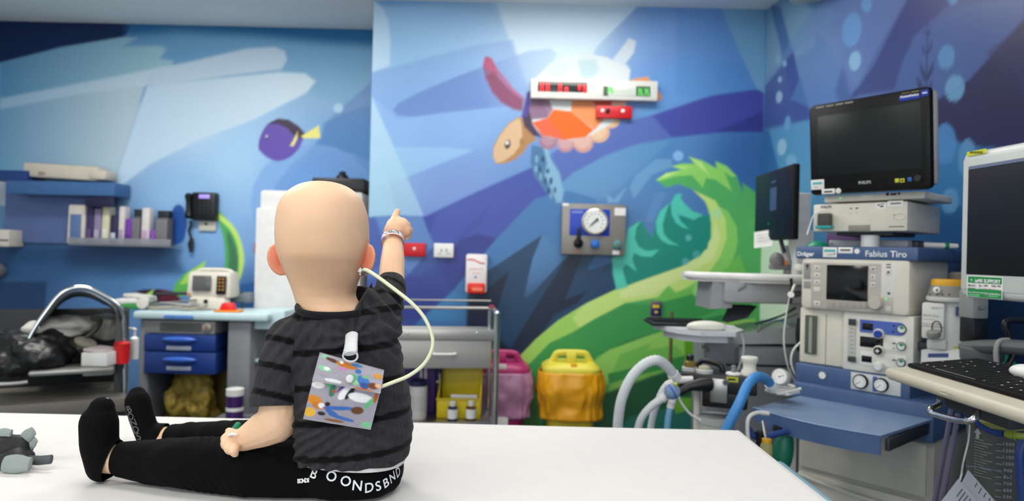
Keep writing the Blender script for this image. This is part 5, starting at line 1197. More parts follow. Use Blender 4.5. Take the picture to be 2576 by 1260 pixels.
rp(T, 'housing', M('timer_white', '#dcdad3', .4), [(1335, 200, 1655, 250)], -.055, .054, .006)
rd = rp(T, 'display_window', M('display_dark', '#2a2a28', .2), [(1353, 206, 1477, 231)], -.057, .003, .001)
SEG = M('red_segment', '#e0101c', .4, emit='#ff1420', estr=1.4)
for (sx, sy0, sy1, w) in ((1363, 208, 229, 8), (1378, 208, 229, 8), (1409, 210, 230, 8), (1425, 219, 231, 8), (1458, 213, 227, 7), (1471, 213, 233, 7)):
    x0, x1, z0, z1 = R_(T, sx - w / 2, sy0, sx + w / 2, sy1, -.0575); q = B(); q.bx(x0, x1, -.0585, -.0572, z0, z1, .001); q.done('red_digit', SEG, rd)
gd = rp(T, 'display_window', M('display_glare', '#c8d0c4', .25), [(1517, 216, 1636, 242)], -.057, .003, .001)  # pale face stands for white glare painted over the glass
for (sx0, sx1, h0, h1, hx) in ((1528, 1545, 218, 234, 0), (1606, 1618, 222, 240, 0), (1622, 1634, 222, 240, 0)):
    x0, x1, z0, z1 = R_(T, sx0, h0, sx1, h1, -.0575)
    q = B()
    for k in range(2): q.bx(x0 + (x1 - x0) * .5 * k, x0 + (x1 - x0) * (.5 * k + .25), -.0585, -.0572, z0, z1, 0)
    q.sweep([Vector((x0, -.058, z1)), Vector((x1, -.058, z0))], .003, 5)
    q.done('green_digit', M('green_segment', '#49b04a', .4, emit='#48c850', estr=.6), gd)
rp(T, 'glare_free_glass', M('display_olive', '#4c5c48', .3), [(1518, 217, 1530, 241), (1600, 217, 1636, 242)], -.0572, .0012, 0, gd)  # darker glass left clear of the painted glare
T = wall_thing('red_rail_plate', 'red wall plate with two white screws and a black knob under the timer', 'wall plate', 1500, 265, 1590, 298)
rp(T, 'plate', RED, [(1500, 266, 1590, 297)], -.03, .029, .003)
q = B()
for px, py in ((1516, 278), (1567, 279)): q.ell(LP(T, px, py, -.03), (.012, .006, .012))
q.done('screw', WHITE, T); q = B(); q.ell(LP(T, 1529, 279, -.034), (.011, .012, .015), (0, .5, 0)); q.done('knob', BLACK, T)
# gas panel
T = wall_thing('gas_outlet_panel', 'grey steel wall panel with a round pressure dial, black lever and blue knob', 'wall panel', 1413, 513, 1573, 641)
rp(T, 'panel_plate', M('panel_grey', '#8d8982', .4, .3), [(1413, 513, 1574, 641)], -.05, .049, .004)
rp(T, 'blue_plate', M('panel_blue', '#1a3fae', .4), [(1433, 526, 1534, 593)], -.052, .003, .001)
c = LP(T, 1496, 558, -.052); k = 3.95 / FPX
q = B(); q.lathe([(33 * k, 0), (33 * k, .02), (29 * k, .024), (27 * k, .022)], c, (0, -1, 0), 40); dg = q.done('dial_rim', M('dial_rim', '#c8bcae', .3, .6), T)
q = B(); q.lathe([(28 * k, .022), (28 * k, .0225)], c, (0, -1, 0), 36); q.done('dial_face', M('dial_white', '#e4e6e2', .5), dg)
q = B()
for a in np.linspace(-2.3, 2.3, 11): q.box(c + Vector((math.sin(a) * 20 * k, -.0228, math.cos(a) * 20 * k)), (.004, .001, .010), 0, (0, a, 0))
q.sweep([c + Vector((-12 * k, -.024, -10 * k)), c + Vector((6 * k, -.024, 7 * k))], [.003, .006], 6); q.ell(c + Vector((5 * k, -.024, 6 * k)), .008); q.done('dial_needle', M('dial_ink', '#3a4a4c', .5), dg)
q = B(); q.lathe([(.0272 * 1, .0221), (.030, .0226)], c, (0, -1, 0)); q.bm.free()
q = B(); c = LP(T, 1454, 612, -.05); q.ell(c + Vector((0, -.02, 0)), (.028, .022, .028)); q.capsule(c + Vector((0, -.03, 0)), c + Vector((.002, -.035, .082)), .016, .008); q.done('lever', BLACK, T)
q = B(); c = LP(T, 1496, 614, -.05); q.lathe([(.022, 0), (.026, .02), (.022, .04), (.012, .044)], c, (0, -1, 0)); q.done('blue_knob', M('knob_blue', '#1e6cc4', .35), T)
q = B(); c = LP(T, 1553, 616, -.05); q.lathe([(.025, 0), (.025, .014), (.02, .018)], c, (0, -1, 0)); so = q.done('gas_socket', M('socket_teal', '#3f8a92', .35), T); q = B(); q.lathe([(.010, .018), (.009, .022)], c, (0, -1, 0)); q.done('socket_core', M('brass', '#8a6a2a', .35, .8), so)
rp(T, 'paper_label', PAPER, [(1546, 523, 1574, 542), (1415, 511, 1431, 518), (1541, 630, 1558, 640)], -.0515, .002, 0)
rp(T, 'panel_print', M('pale_blue_ink', '#7888c8', .6), [(1438, 530, 1466, 536)], -.0525, .001, 0); rp(T, 'red_print', M('dull_red_ink', '#a87868', .6), [(1444, 628, 1460, 636)], -.0505, .001, 0)
# outlets
for nm, lab, r, m_, sc_ in (('red_outlet', 'red double power outlet beside the raised arm', (1014, 611, 1070, 645), RED, WHITE), ('white_outlet', 'white double power outlet on the mural wall', (1091, 612, 1141, 648), WHITE, LGREY)):
    T = wall_thing(nm, lab, 'power outlet', *r); rp(T, 'cover_plate', m_, [r], -.022, .021, .006)
    cx_, cy_ = (r[0] + r[2]) / 2, (r[1] + r[3]) / 2
    rp(T, 'switch', sc_, [(cx_ - 8, cy_ - 5, cx_ - 3, cy_ + 3), (cx_ + 4, cy_ - 5, cx_ + 9, cy_ + 3)] if m_ is WHITE else [(cx_ - 3, cy_ - 6, cx_ + 3, cy_ + 1)], -.025, .004, .002)
    rp(T, 'socket_slots', GREY if m_ is WHITE else M('dark_red', '#7a0c12', .4), [(cx_ - 14, cy_ + 6, cx_ - 12.5, cy_ + 11), (cx_ - 9, cy_ + 6, cx_ - 7.5, cy_ + 11), (cx_ + 8, cy_ + 6, cx_ + 9.5, cy_ + 11), (cx_ + 13, cy_ + 6, cx_ + 14.5, cy_ + 11)], -.0226, .001, 0)
T = wall_thing('hand_gel_dispenser', 'white wall dispenser with a red push bar above the steel trolley', 'dispenser', 1170, 638, 1225, 740)
rp(T, 'dispenser_body', M('dispenser_white', '#e9e2e0', .35), [(1171, 639, 1225, 737)], -.09, .089, .012)
rp(T, 'push_bar', M('push_red', '#dc2818', .35), [(1175, 712, 1220, 739)], -.105, .05, .010); rp(T, 'push_label', M('push_orange', '#f0785a', .4), [(1187, 724, 1214, 733)], -.1065, .003, .001)
q = B(); P = [LP(T, x, y, -.091) for x, y in ((1175, 653), (1186, 652), (1197, 655), (1206, 660), (1220, 662))]; q.tube(P, .003, 6); q.done('red_swoosh', M('push_red'), T)
rp(T, 'printed_text', M('orange_ink', '#e0a080', .6), [(1183 + i * 7, 675 + j * 10, 1187 + i * 7, 678 + j * 10) for i in range(5) for j in (0, 1) if not (j and i in (0, 4))], -.0915, .002, 0); rp(T, 'printed_logo', M('logo_blue', '#7a86b8', .6), [(1193, 694, 1199, 699)], -.0915, .002, 0)
T = wall_thing('data_outlet', 'small navy and yellow wall outlet beside the keyboard shelf', 'outlet', 1637, 757, 1664, 805)
rp(T, 'plate', M('outlet_grey', '#6d665c', .4), [(1636, 757, 1665, 805)], -.012, .011, .002); rp(T, 'navy_insert', M('outlet_navy', '#182060', .4), [(1638, 764, 1663, 794)], -.014, .003, .001); rp(T, 'yellow_socket', YEL, [(1642, 767, 1659, 775), (1647, 782, 1655, 788)], -.016, .003, .001)

# stainless trolley
YT = 3.38
a = at_y(1243, 1100, YT)
T = thing('steel_trolley', 'stainless steel trolley with a drawer and raised rail behind the child', 'trolley', (a.x, YT, 0), math.radians(8))
z_of = lambda py: LP(T, 1130, py, 0).z
xl, xr = -.84, 0.0; dp = .30
ztop, zdr, zlow = z_of(838), z_of(927), z_of(1062)
zr = LP(T, 1130, 774, dp).z
POST = [(xr, 0), (xr, dp), (xl, 0), (xl, dp)]
for (px, py_) in POST:
    top = ztop + .06 if py_ == 0 else zr
    q = B()
    if py_ == 0: q.tube([(px, 0, .06), (px, 0, ztop + .02), (px, .005, ztop + .09), (px + (.0), .05, zr + .005), (px, dp * .5, zr + .004), (px, dp, zr)], .0155, 12, 6)
    else: q.cyl((px, py_, .06), (px, py_, top), .0135)
    q.done('post', CHROME, T)
    q = B(); q.lathe([(.03, -.012), (.036, -.006), (.036, .006), (.03, .012)], (px, py_, .036), (1, 0, 0), 20); q.done('caster', BLACK, T)
q = B(); q.cyl((xl, dp, zr), (xr, dp, zr), .008); q.done('back_rail', STEEL, T)
q = B(); q.cyl((xl, dp, ztop + .14), (xr, dp, ztop + .14), .004); q.done('back_wire', STEEL, T)
q = B(); q.bx(xl + .012, xr - .012, .004, dp, ztop - .030, ztop - .020, .003); q.bx(xl + .012, xr - .012, -.004, .004, ztop - .034, ztop + .020, .003); q.bx(xl + .012, xr - .012, dp - .006, dp, ztop - .03, ztop + .0, .002); q.done('top_shelf', M('trolley_steel', '#c2bfb8', .32, .6, aniso=True), T)
q = B(); q.bx(xl + .012, xr - .012, .0, dp, zlow - .03, zlow, .004); q.done('lower_shelf', STEEL, T)
q = B(); q.bx(xl + .03, xr - .025, .004, dp - .02, zdr, ztop - .036, .004); dw = q.done('drawer', M('drawer_steel', '#b9b6b0', .42, .35, aniso=True), T)
h0, h1 = LP(T, 1092, 890, -.01), LP(T, 1144, 891, -.01)
q = B(); q.tube([(h0.x, .004, h0.z), (h0.x + .004, -.022, h0.z), (h1.x - .004, -.022, h0.z), (h1.x, .004, h0.z)], .006, 8, 4); q.done('drawer_handle', WHITE, dw)
q = B()
for px in (1025, 1200): q.ell(LP(T, px, 838, -.0055), (.006, .003, .006))
q.done('shelf_rivet', CHROME, T)
q = B(); q.bx(xr - .012, xr + .012, dp * .6, dp * .95, zr - .006, zr + .02, .004); q.done('red_grip', M('grip_red', '#a03040', .4), T)
# on the lower shelf
T0 = T
def on_shelf(name, label, cat, px, py, yy, group=None):
    P = mw(T0) @ LP(T0, px, py, yy); return thing(name, label, cat, (P.x, P.y, zlow), 0, group)
def kz(Y): return Y / FPX
T = on_shelf('specimen_bin', 'yellow open-front plastic bin on the trolley shelf', 'bin', 1155, 1055, .13); k = kz(T.location.y)
w, h = 108 * k, 112 * k
YB_ = M('bin_yellow', '#ecd21c', .4)
q = B(); q.bx(-w / 2, w / 2, .10, .108, .001, h, .002); q.done('back_wall', YB_, T)
q = B(); q.bx(-w / 2, w / 2, -.05, .10, .001, .008, .002); q.done('bin_floor', YB_, T)
for s in (-1, 1): q = B(); x = s * w / 2; q.prism([Vector((x, .106, .001)), Vector((x, -.05, .001)), Vector((x, -.062, h * .42)), Vector((x, .0, h * .55)), Vector((x, .106, h))], (-s * .006, 0, 0)); q.done('side_wall', YB_, T)
q = B(); q.bx(-w / 2, w / 2, -.056, -.048, .001, h * .42, .002); q.done('front_wall', YB_, T); q = B(); q.bx(-w / 2 - .004, w / 2 + .004, -.064, -.048, h * .40, h * .44, .003); q.done('rim', YEL, T); q = B(); q.bx(-w * .2, w * .42, -.03, -.02, h * .42, h * .5, .003); q.done('paper_strip', PAPER, T)
for i, (px, lab, capc) in enumerate(((1138, 'small medicine bottle with a white cap and navy base band, left of the pair', '#20244c'), (1184, 'small brown medicine bottle with a white cap, right of the pair', '#5a3418'))):
    T = on_shelf('medicine_bottle', lab, 'bottle', px, 1055, .04); k = kz(T.location.y); hh = 48 * k; rr = 12.5 * k
    q = B(); q.lathe([(rr, 0), (rr, hh * .68), (rr * .6, hh * .76)]); q.done('bottle_body', M('bottle_%d' % i, capc, .2), T)
    q = B(); q.lathe([(rr * 1.03, hh * .12), (rr * 1.03, hh * .6)]); q.done('paper_label', PAPER, T)
    q = B(); q.lathe([(rr * .62, hh * .74), (rr * .64, hh * .98), (rr * .5, hh)]); q.done('cap', WHITE, T)
T = on_shelf('wipes_canister', 'tall white canister with a navy lid on the trolley shelf', 'canister', 1050, 1055, .09); k = kz(T.location.y)
q = B(); q.lathe([(22 * k, 0), (23 * k, .01), (23 * k, 82 * k), (20 * k, 84 * k)]); q.done('canister_body', M('canister_white', '#dedad4', .45), T); q = B(); q.lathe([(23.5 * k, 83 * k), (23.5 * k, 94 * k), (18 * k, 98 * k)]); q.done('lid', M('lid_navy', '#1c1f4a', .4), T); q = B(); q.lathe([(23.3 * k, 20 * k), (23.3 * k, 60 * k)]); q.done('label', M('canister_label', '#d0ccc6', .5), T)
for i, (x0, x1, y0, y1, yy, lab) in enumerate(((1030, 1092, 930, 1056, .19, 'purple carton behind the white canister'), (1092, 1108, 930, 1056, .20, 'dark navy carton with white marks behind the yellow bin'))):
    T = on_shelf('supply_carton', lab, 'box', (x0 + x1) / 2, 1055, yy); k = kz(T.location.y); w, h = (x1 - x0) * k, (y1 - y0) * k
    q = B(); q.bx(-w / 2, w / 2, 0, .08, .001, h * .92, .002); q.done('carton', M('carton_%d' % i, ('#4a2478', '#1c2046')[i], .5), T)
    q = B(); q.bx(-w / 2 - .001, w / 2 + .001, -.001, .081, h * .92, h, .002); q.done('carton_lid', M('carton_lid_%d' % i, ('#5a3090', '#262a58')[i], .5), T)
    q = B()
    if i == 0: q.bx(-w * .12, -w * .02, -.003, 0, h * .55, h * .9); q.bx(w * .06, w * .16, -.003, 0, h * .55, h * .9)
    else: q.bx(-w * .3, w * .3, -.003, 0, h * .60, h * .64); q.bx(w * .15, w * .3, -.003, 0, h * .64, h * .78); q.bx(-w * .3, w * .3, -.003, 0, h * .25, h * .28); q.bx(w * .1, w * .25, -.003, 0, h * .06, h * .22)
    q.done('white_marks', WINK, T)
# clinical waste bins with loose liners
def waste_bin(name, label, px, Y, z_lid_py, wpx, bodyc, lidc, bagc, seed, drop_py):
    a = at_y(px, z_lid_py, Y); k = Y / FPX; T = thing(name, label, 'waste bin', (a.x, Y, 0)); w = wpx * k; zt = a.z
    def sq(hw, hd, z, n=40, wob=0, p=4.0):
        o = []
        for i in range(n):
            t = 2 * math.pi * i / n; c, s = math.cos(t), math.sin(t)
            f = 1 + wob * mnoise.noise(Vector((c * 3 + seed, s * 3, z * 7))) + wob * .8 * mnoise.noise(Vector((c * 7 + seed, s * 7, z * 13))) + wob * .45 * abs(mnoise.noise(Vector((c * 15 + seed + z * 18, s * 15, z * 22))))
            o.append(Vector((math.copysign(abs(c) ** (2 / p), c) * hw * f, math.copysign(abs(s) ** (2 / p), s) * hd * f, z)))
        return o
    hw, hd = w * .42, w * .33
    q = B(); q.grid([sq(hw * .74, hd * .74, 0), sq(hw * .80, hd * .80, zt * .4), sq(hw * .97, hd * .97, zt - .09)]); q.done('bin_body', bodyc, T)
    q = B(); q.grid([sq(hw * 1.0, hd * 1.0, zt - .105), sq(hw * 1.02, hd * 1.02, zt - .085), sq(hw * .98, hd * .98, zt - .07), sq(hw * .80, hd * .80, zt - .05), sq(hw * .76, hd * .76, zt - .048)]); ld = q.done('lid', lidc, T)
    q = B(); hx = hw * .70; q.sweep(crom([(-hx, -.04, zt - .055), (-hx * .82, -.04, zt - .02), (-hx * .66, -.04, zt + .0), (0, -.04, zt + .004), (hx * .66, -.04, zt + .0), (hx * .82, -.04, zt - .02), (hx, -.04, zt - .055)], 5), .012, 10, flat=1.5); q.box((0, -.045, zt - .022), (hw * .34, .03, .05), .006); q.done('lid_handle', lidc, ld)
    q = B(); q.box((hw * .05, -hd * .80, zt - .060), (.035, .03, .025), .004); q.done('lid_latch', bagc, ld)
    zb = at_y(px, drop_py, Y).z; rows = []
    for j, t in enumerate(np.linspace(0, 1, 26)):
        z = (zt - .098) * (1 - t) + zb * t; f = 1.05 + .09 * math.sin(math.pi * min(t * 1.3, 1)) - .02 * t
        rows.append(sq(hw * f * 1.02, hd * f, z, 110, .07 + .05 * t, 3.0))
    q = B(); q.grid(rows, caps=False); lo = q.done('bag_liner', bagc, T, 180)
    sm = lo.modifiers.new('th', 'SOLIDIFY'); sm.thickness = .002
    return T, zt, hw, hd
PB = waste_bin('clinical_waste_bin', 'dark pink waste bin with a pale pink liner draped over it, beside the trolley', 1262, 3.86, 886, 168, M('bin_magenta', '#b02468', .4), M('lid_magenta', '#b8326e', .4), M('liner_pink', '#c088aa', .3, trans=.08), 1.0, 1040)
T = PB[0]; q = B(); q.bx(-.055, .045, -PB[3] * 1.0 - .004, -PB[3] * .94, .20, .34, .001); q.done('paper_label', PAPER, T); q = B(); q.bx(-.02, .03, -PB[3] * .99, -PB[3] * .9, PB[1] - .075, PB[1] - .05, .001); q.done('lid_sticker', WHITE, T)
waste_bin('clinical_waste_bin', 'yellow waste bin with a bright orange-yellow liner draped over it', 1436, 3.82, 886, 172, M('bin_pale_yellow', '#d9c23a', .4), M('lid_yellow', '#e6d84a', .4), M('liner_orange', '#f0a818', .28, trans=.06), 4.0, 1046)

# ------------------------------------------------------------------ left: recess wall and trolleys
T = wall_thing('wall_phone', 'black wall phone with a lilac display and a hanging handset cord', 'telephone', 467, 482, 544, 553, YN)
q = B(); x0, x1, z0, z1 = R_(T, 484, 484, 544, 554, -.05); q.box(((x0 + x1) / 2, -.035, (z0 + z1) / 2), (x1 - x0, .068, z1 - z0), .012); q.done('phone_body', BLACK, T)
rp(T, 'display', M('lilac_display', '#a08ae0', .3, emit='#9a86e0', estr=.7), [(500, 489, 527, 499)], -.071, .004, .001)
rp(T, 'keypad', M('key_charcoal', '#1c1c20', .4), [(498 + i * 10, 506 + j * 9, 504 + i * 10, 511 + j * 9) for i in range(4) for j in range(4)], -.072, .004, .001)
q = B(); p0, p1 = LP(T, 475, 486, -.07), LP(T, 475, 550, -.07); q.sweep([p0, p0.lerp(p1, .12), p0.lerp(p1, .3), p0.lerp(p1, .7), p0.lerp(p1, .88), p1], [.016, .026, .018, .018, .026, .016], 14); q.done('handset', BLACK, T)
q = B(); pts = [LP(T, 478 + 5 * math.sin(t * 2.2) * .5, 556 + t * 12, -.03) for t in np.linspace(0, 6, 20)]; q.tube(pts, .008, 8, 3); q.tube([LP(T, 482, 600, -.03), LP(T, 481, 620, -.03), LP(T, 480, 634, -.03)], .013, 8); q.done('cord', BLACK, T)
T = wall_thing('phone_socket', 'cream socket plate below the wall phone', 'outlet', 499, 556, 542, 581, YN); rp(T, 'plate', CREAM, [(499, 556, 542, 581)], -.02, .019, .004); q = B(); q.ell(LP(T, 518, 563, -.021), (.010, .006, .010)); q.done('plug', M('moss_plug', '#5a6848', .5), T)
T = wall_thing('red_outlet', 'small red power outlet left of the white cabinet', 'power outlet', 640, 610, 660, 637, YN); rp(T, 'cover_plate', RED, [(639, 610, 668, 637)], -.02, .019, .004); rp(T, 'switch', WHITE, [(649, 620, 654, 626)], -.023, .004, .001)
# acrylic rack with supplies
T = wall_thing('supply_rack', 'blue wall rack with a clear pocket shelf full of packets', 'rack', 15, 455, 430, 620, YN); T.location.z = at_y(220, 540, YN).z
rp(T, 'back_panel', M('rack_blue', '#5f74a6', .4), [(12, 462, 288, 612)], -.02, .018, .004)
rp(T, 'top_board', M('rack_top_blue', '#3f6a9e', .35), [(14, 456, 288, 490)], -.20, .18, .004); rp(T, 'end_strip', M('rack_navy', '#1b3f7e', .4), [(-8, 428, 68, 456)], -.20, .16, .004)
rp(T, 'dark_flap', M('flap_navy', '#171a40', .4), [(214, 492, 284, 520)], -.19, .02, .003)
x0, x1, z0, z1 = R_(T, 174, 520, 432, 617, -.16)
q = B(); q.bx(x0, x1, -.165, -.02, z0 - .006, z0 + .002, .001); q.done('pocket_floor', M('acrylic_clear', '#c8ccd4', .1, trans=.6, ior=1.2), T)
q = B(); q.bx(x0, x1, -.168, -.165, z0, z0 + (z1 - z0) * .18, .001); q.done('pocket_lip', M('acrylic_clear'), T)
cols = [(178, 222, '#d9cfc6', 'supply_packet', 'beige packet with a dark blue picture at the left end of the rack'), (224, 242, '#3e3462', 'supply_packet', 'dark violet packet second from the left in the rack'), (243, 261, '#8f86a6', 'supply_packet', 'mauve packet third from the left in the rack'), (263, 282, '#dcd8b8', 'supply_packet', 'cream yellow packet in the middle of the rack'), (284, 303, '#2c2a4c', 'supply_packet', 'navy packet beside the cream yellow one in the rack'), (305, 320, '#ddd6d2', 'supply_packet', 'tall white packet left of the purple ones'),
        (321, 338, '#7a3aa8', 'supply_packet', 'bright purple packet in the rack'), (341, 360, '#5c5a60', 'ribbed_tub', 'grey ribbed tub, left of the two in the rack'), (362, 382, '#e0dad8', 'supply_packet', 'white packet between the two ribbed tubs'), (383, 397, '#8a4cb0', 'supply_packet', 'short purple packet right of the white one'), (400, 428, '#6a666c', 'ribbed_tub', 'grey ribbed tub at the right end of the rack')]
for i, (c0, c1, hx, nm, lab) in enumerate(cols):
    tub = nm == 'ribbed_tub'
    py0 = (516, 520, 524, 518, 540, 518, 548, 542, 520, 575, 544)[i]
    a0 = at_y((c0 + c1) / 2, 615, YN - .09); S = thing(nm, lab, 'tub' if tub else 'packet', (a0.x, YN - .09, T.location.z + z0 + .003), 0, None)
    k = (YN - .09) / FPX; w, h = (c1 - c0) * k, (614 - py0) * k
    q = B(); q.box((0, 0, h / 2), (w, .09, h), .008 if not tub else .004, top=(.96, .8)); q.done('pack_body', M('pack_%d' % i, hx, .45), S)
    if tub:
        q = B()
        for r in range(5): q.bx(-w * .42 + r * w * .2, -w * .42 + r * w * .2 + w * .07, -.052, -.046, h * .06, h * .92, .001)
        q.done('ribs', M('tub_rib', '#a8a6aa', .4), S); q = B(); q.bx(-w / 2, w / 2, -.03, .03, h, h + 18 * k, .004); q.done('tub_lid', M('tub_lid', '#202c34', .4), S)
    else:
        q = B(); q.bx(-w * .3, w * .3, -.0485, -.044, h * (.15 if i else .1), h * (.4 if i else .75), .001); q.done('pack_print', M('print_%d' % i, ('#5f7aa8', '#5a4c80', '#b8b0c8', '#e8e6d8', '#c8c8dc', '#a8a0c0', '#5c2a88', '#000000', '#c8a8c8', '#b088cc', '#000000')[i], .5), S)
T = thing('paper_roll_pack', 'long cream wrapped pack lying on top of the blue rack', 'pack', at_y(178, 456, YN - .11)); k = (YN - .11) / FPX
q = B()
for r, (x0, x1, z0, z1, yy) in enumerate(((-104, 84, -1, 36, 0), (60, 106, -1, 24, -.01))):
    q.box(((x0 + x1) / 2 * k, yy, (z0 + z1) / 2 * k + .010), ((x1 - x0) * k, .14, (z1 - z0) * k), .02, (0, .04 if r == 0 else .06, 0))
q.done('wrapped_pack', M('wrap_cream', '#d2c9b8', .7, bump=.3), T); q = B(); q.box((-55 * k, -.072, 16 * k), (16 * k, .004, 8 * k), .001); q.done('pack_mark', M('mark_brown', '#a8957c', .7), T)
for nm, lab, cat, r, col in (('wall_notice', 'pale paper notice at the left edge above the rack', 'notice', (-14, 456, 14, 517), '#b8c4d0'), ('tissue_box', 'white dispenser box at the left edge below the notice', 'box', (-20, 577, 22, 620), '#d8d2c4'), ('steel_bowl', 'pale rounded bowl at the left edge under the rack', 'bowl', (-22, 660, 16, 702), '#8f8a8c')):
    T = wall_thing(nm, lab, cat, *r, YN)
    if nm == 'steel_bowl': q = B(); x0, x1, z0, z1 = R_(T, *r, -.05); q.ell(((x0 + x1) / 2, -.07, (z0 + z1) / 2), ((x1 - x0) / 2, .06, (z1 - z0) / 2)); q.done('bowl', M('bowl_steel', col, .3, .5), T); q = B(); q.bx((x0 + x1) / 2 - .02, (x0 + x1) / 2 + .02, -.02, -.001, (z0 + z1) / 2 - .02, (z0 + z1) / 2 + .02, .003); q.done('bracket', GREY, T)
    elif nm == 'tissue_box': rp(T, 'box_body', M('box_cream', col, .5), [r], -.14, .139, .006); rp(T, 'box_slot', DGREY, [(r[0] + 6, 602, r[2] - 2, 606)], -.142, .004, .001)
    else: rp(T, 'paper', M('notice_paper', col, .7), [r], -.003, .002, 0)

# white cabinet with a black unit on top
YW = 4.12
a = at_y(783, 480, YW); k = YW / FPX
T = thing('white_cabinet', 'tall plain white cabinet behind the child', 'cabinet', (a.x, YW, 0)); hw = 130 * k
q = B(); q.bx(-hw, hw, .0, .37, .06, a.z, .02); q.done('cabinet_body', M('cabinet_white', '#dcdbd9', .45), T)
q = B(); q.bx(-hw - .012, hw + .0, -.022, -.002, .09, a.z - .11, .012); q.done('door', M('cabinet_door', '#dedddb', .4), T)
q = B(); q.bx(-hw + .03, hw - .03, .03, .34, 0, .06, .005); q.done('plinth', DGREY, T)
T = thing('black_recorder', 'black box with a round knob standing on the white cabinet', 'device', (a.x, YW, a.z)); 
x0, x1 = (at_y(779, 470, YW).x - a.x), (at_y(914, 470, YW).x - a.x)
q = B(); q.bx(x0, x1, .04, .34, .002, 36 * k, .01); q.done('box_body', BLACK, T); q = B(); xc = at_y(845, 440, YW).x - a.x; q.lathe([(17 * k, 36 * k - .002), (15 * k, 46 * k), (9 * k, 50 * k), (9 * k, 56 * k), (2 * k, 59 * k)], (xc, .16, 0)); q.done('knob', BLACK, T)

# crash trolley
YC = 3.75
a = at_y(345, 1000, YC); k = YC / FPX
T = thing('crash_trolley', 'grey resuscitation trolley with two blue drawers and a pale blue top', 'trolley', (a.x, YC, 0)); zc_ = lambda py: LP(T, 450, py, 0).z
wT = (620 - 338) * k
gt = M('trolley_grey', '#7f8084', .45)
q = B(); q.bx(-.02, wT + .10, -.03, .34, zc_(803), zc_(784), .012); q.done('worktop', M('pale_aqua', '#c3dade', .4), T)
rp(T, 'top_strip', M('strip_blue', '#5a86cc', .4), [(412, 793, 486, 802)], -.033, .004, .001)
for nm, x0, x1 in (('side_panel', 0, .055), ('side_panel', wT - .13, wT)):
    q = B(); q.bx(x0, x1, 0, .33, .09, zc_(804), .015); q.done(nm, gt, T)
q = B(); q.bx(.05, wT - .12, .30, .325, .09, zc_(804), .004); q.done('back_panel', M('trolley_dark_back', '#7d6a34', .6), T)
x0, x1, z0, z1 = R_(T, 363, 806, 541, 840, -.004); fp = B(); fp.bx(x0, x1, -.002, .29, z0, z1, .006); fp = fp.done('fascia', M('fascia_grey', '#8d8d8a', .45), T)
rp(T, 'recess_slot', M('slot_dark', '#5c5c5a', .5), [(402, 812, 506, 833)], -.006, .004, .002, fp); q = B(); c = LP(T, 521, 823, -.004); q.lathe([(.024, 0), (.024, .008), (.02, .01)], c, (0, -1, 0)); q.done('lock_dial', M('dial_steel', '#b0aca4', .35, .5), fp); q = B(); q.lathe([(.009, .010), (.009, .013)], c, (0, -1, 0)); q.done('lock_core', M('copper', '#c08868', .4, .5), fp)
db = M('drawer_navy', '#1c3a80', .35)
for (y0, y1) in ((841, 884), (885, 941)):
    x0, x1, z0, z1 = R_(T, 362, y0, 542, y1, -.01); q = B(); q.bx(x0, x1, -.012, .29, z0 + .002, z1 - .002, .004); d_ = q.done('drawer', db, T)
    ym = y0 + 13 if y0 < 860 else y0 + 20
    q = B(); c = LP(T, 451, ym, -.014); q.ell(c, (.095, .018, .016)); q.done('grip', M('grip_blue', '#3f6ac8', .25), d_)
    rp(T, 'label_holder', M('label_steel', '#9aa2b4', .35), [(418, ym + 17, 480, ym + 27)], -.016, .006, .001, d_)
q = B(); q.bx(.06, wT - .13, .0, .30, .09, .14, .006); q.done('bottom_shelf', gt, T)
q = B(); q.bx(.10, wT + .16, .05, .40, zc_(830) - .0, zc_(800), .01); q.bm.free()
q = B(); q.bx(wT + .0, wT + .17, .04, .32, zc_(826), zc_(778), .008); q.done('side_shelf', M('pale_aqua'), T); q = B(); q.bx(wT, wT + .14, .06, .30, zc_(912), zc_(903), .006); q.done('side_tray', M('pale_aqua'), T)
for cx_ in (.05, wT - .05):
    for cy_ in (.05, .28): q = B(); q.lathe([(.038, -.015), (.044, -.008), (.044, .008), (.038, .015)], (cx_, cy_, .044), (1, 0, 0), 20); q.done('caster', BLACK, T)
CT = T; ztp = zc_(784)
T = thing('yellow_net_bag', 'yellow mesh bag of packets in the open bay under the blue drawers', 'bag', mw(CT) @ Vector((.26, .15, .14)))
q = B()
random.seed(5)
for i in range(22): zz_ = random.random(); q.ell((random.uniform(-.16, .16) * (1.1 - .6 * zz_), random.uniform(-.09, .05), .05 + zz_ * .22), (.075, .06, .05), (random.random(), random.random(), 0))
T.scale = (.84, .8, 1.2); me = fuse(q, .008, 6); c_ = vco(me); c_ = c_ + vno(me) * (nz3(c_, (30, 30, 30)) * .012 + np.abs(nz3(c_, (70, 70, 70), 3)) * .008)[:, None]; set_co(me, c_); me.name = 'bag_body'; me.materials.append(M('mesh_yellow', '#b0963c', .5, var=.35, scale=22)); me.polygons.foreach_set('use_smooth', [True] * len(me.polygons)); o = bpy.data.objects.new('bag_body', me); COL.objects.link(o); o.parent = T
q = B(); q.tube([(-.1, -.13, .08), (0, -.15, .05), (.12, -.13, .09)], .012, 8); q.done('bag_tie', M('lime_tie', '#d8cc50', .5), T)
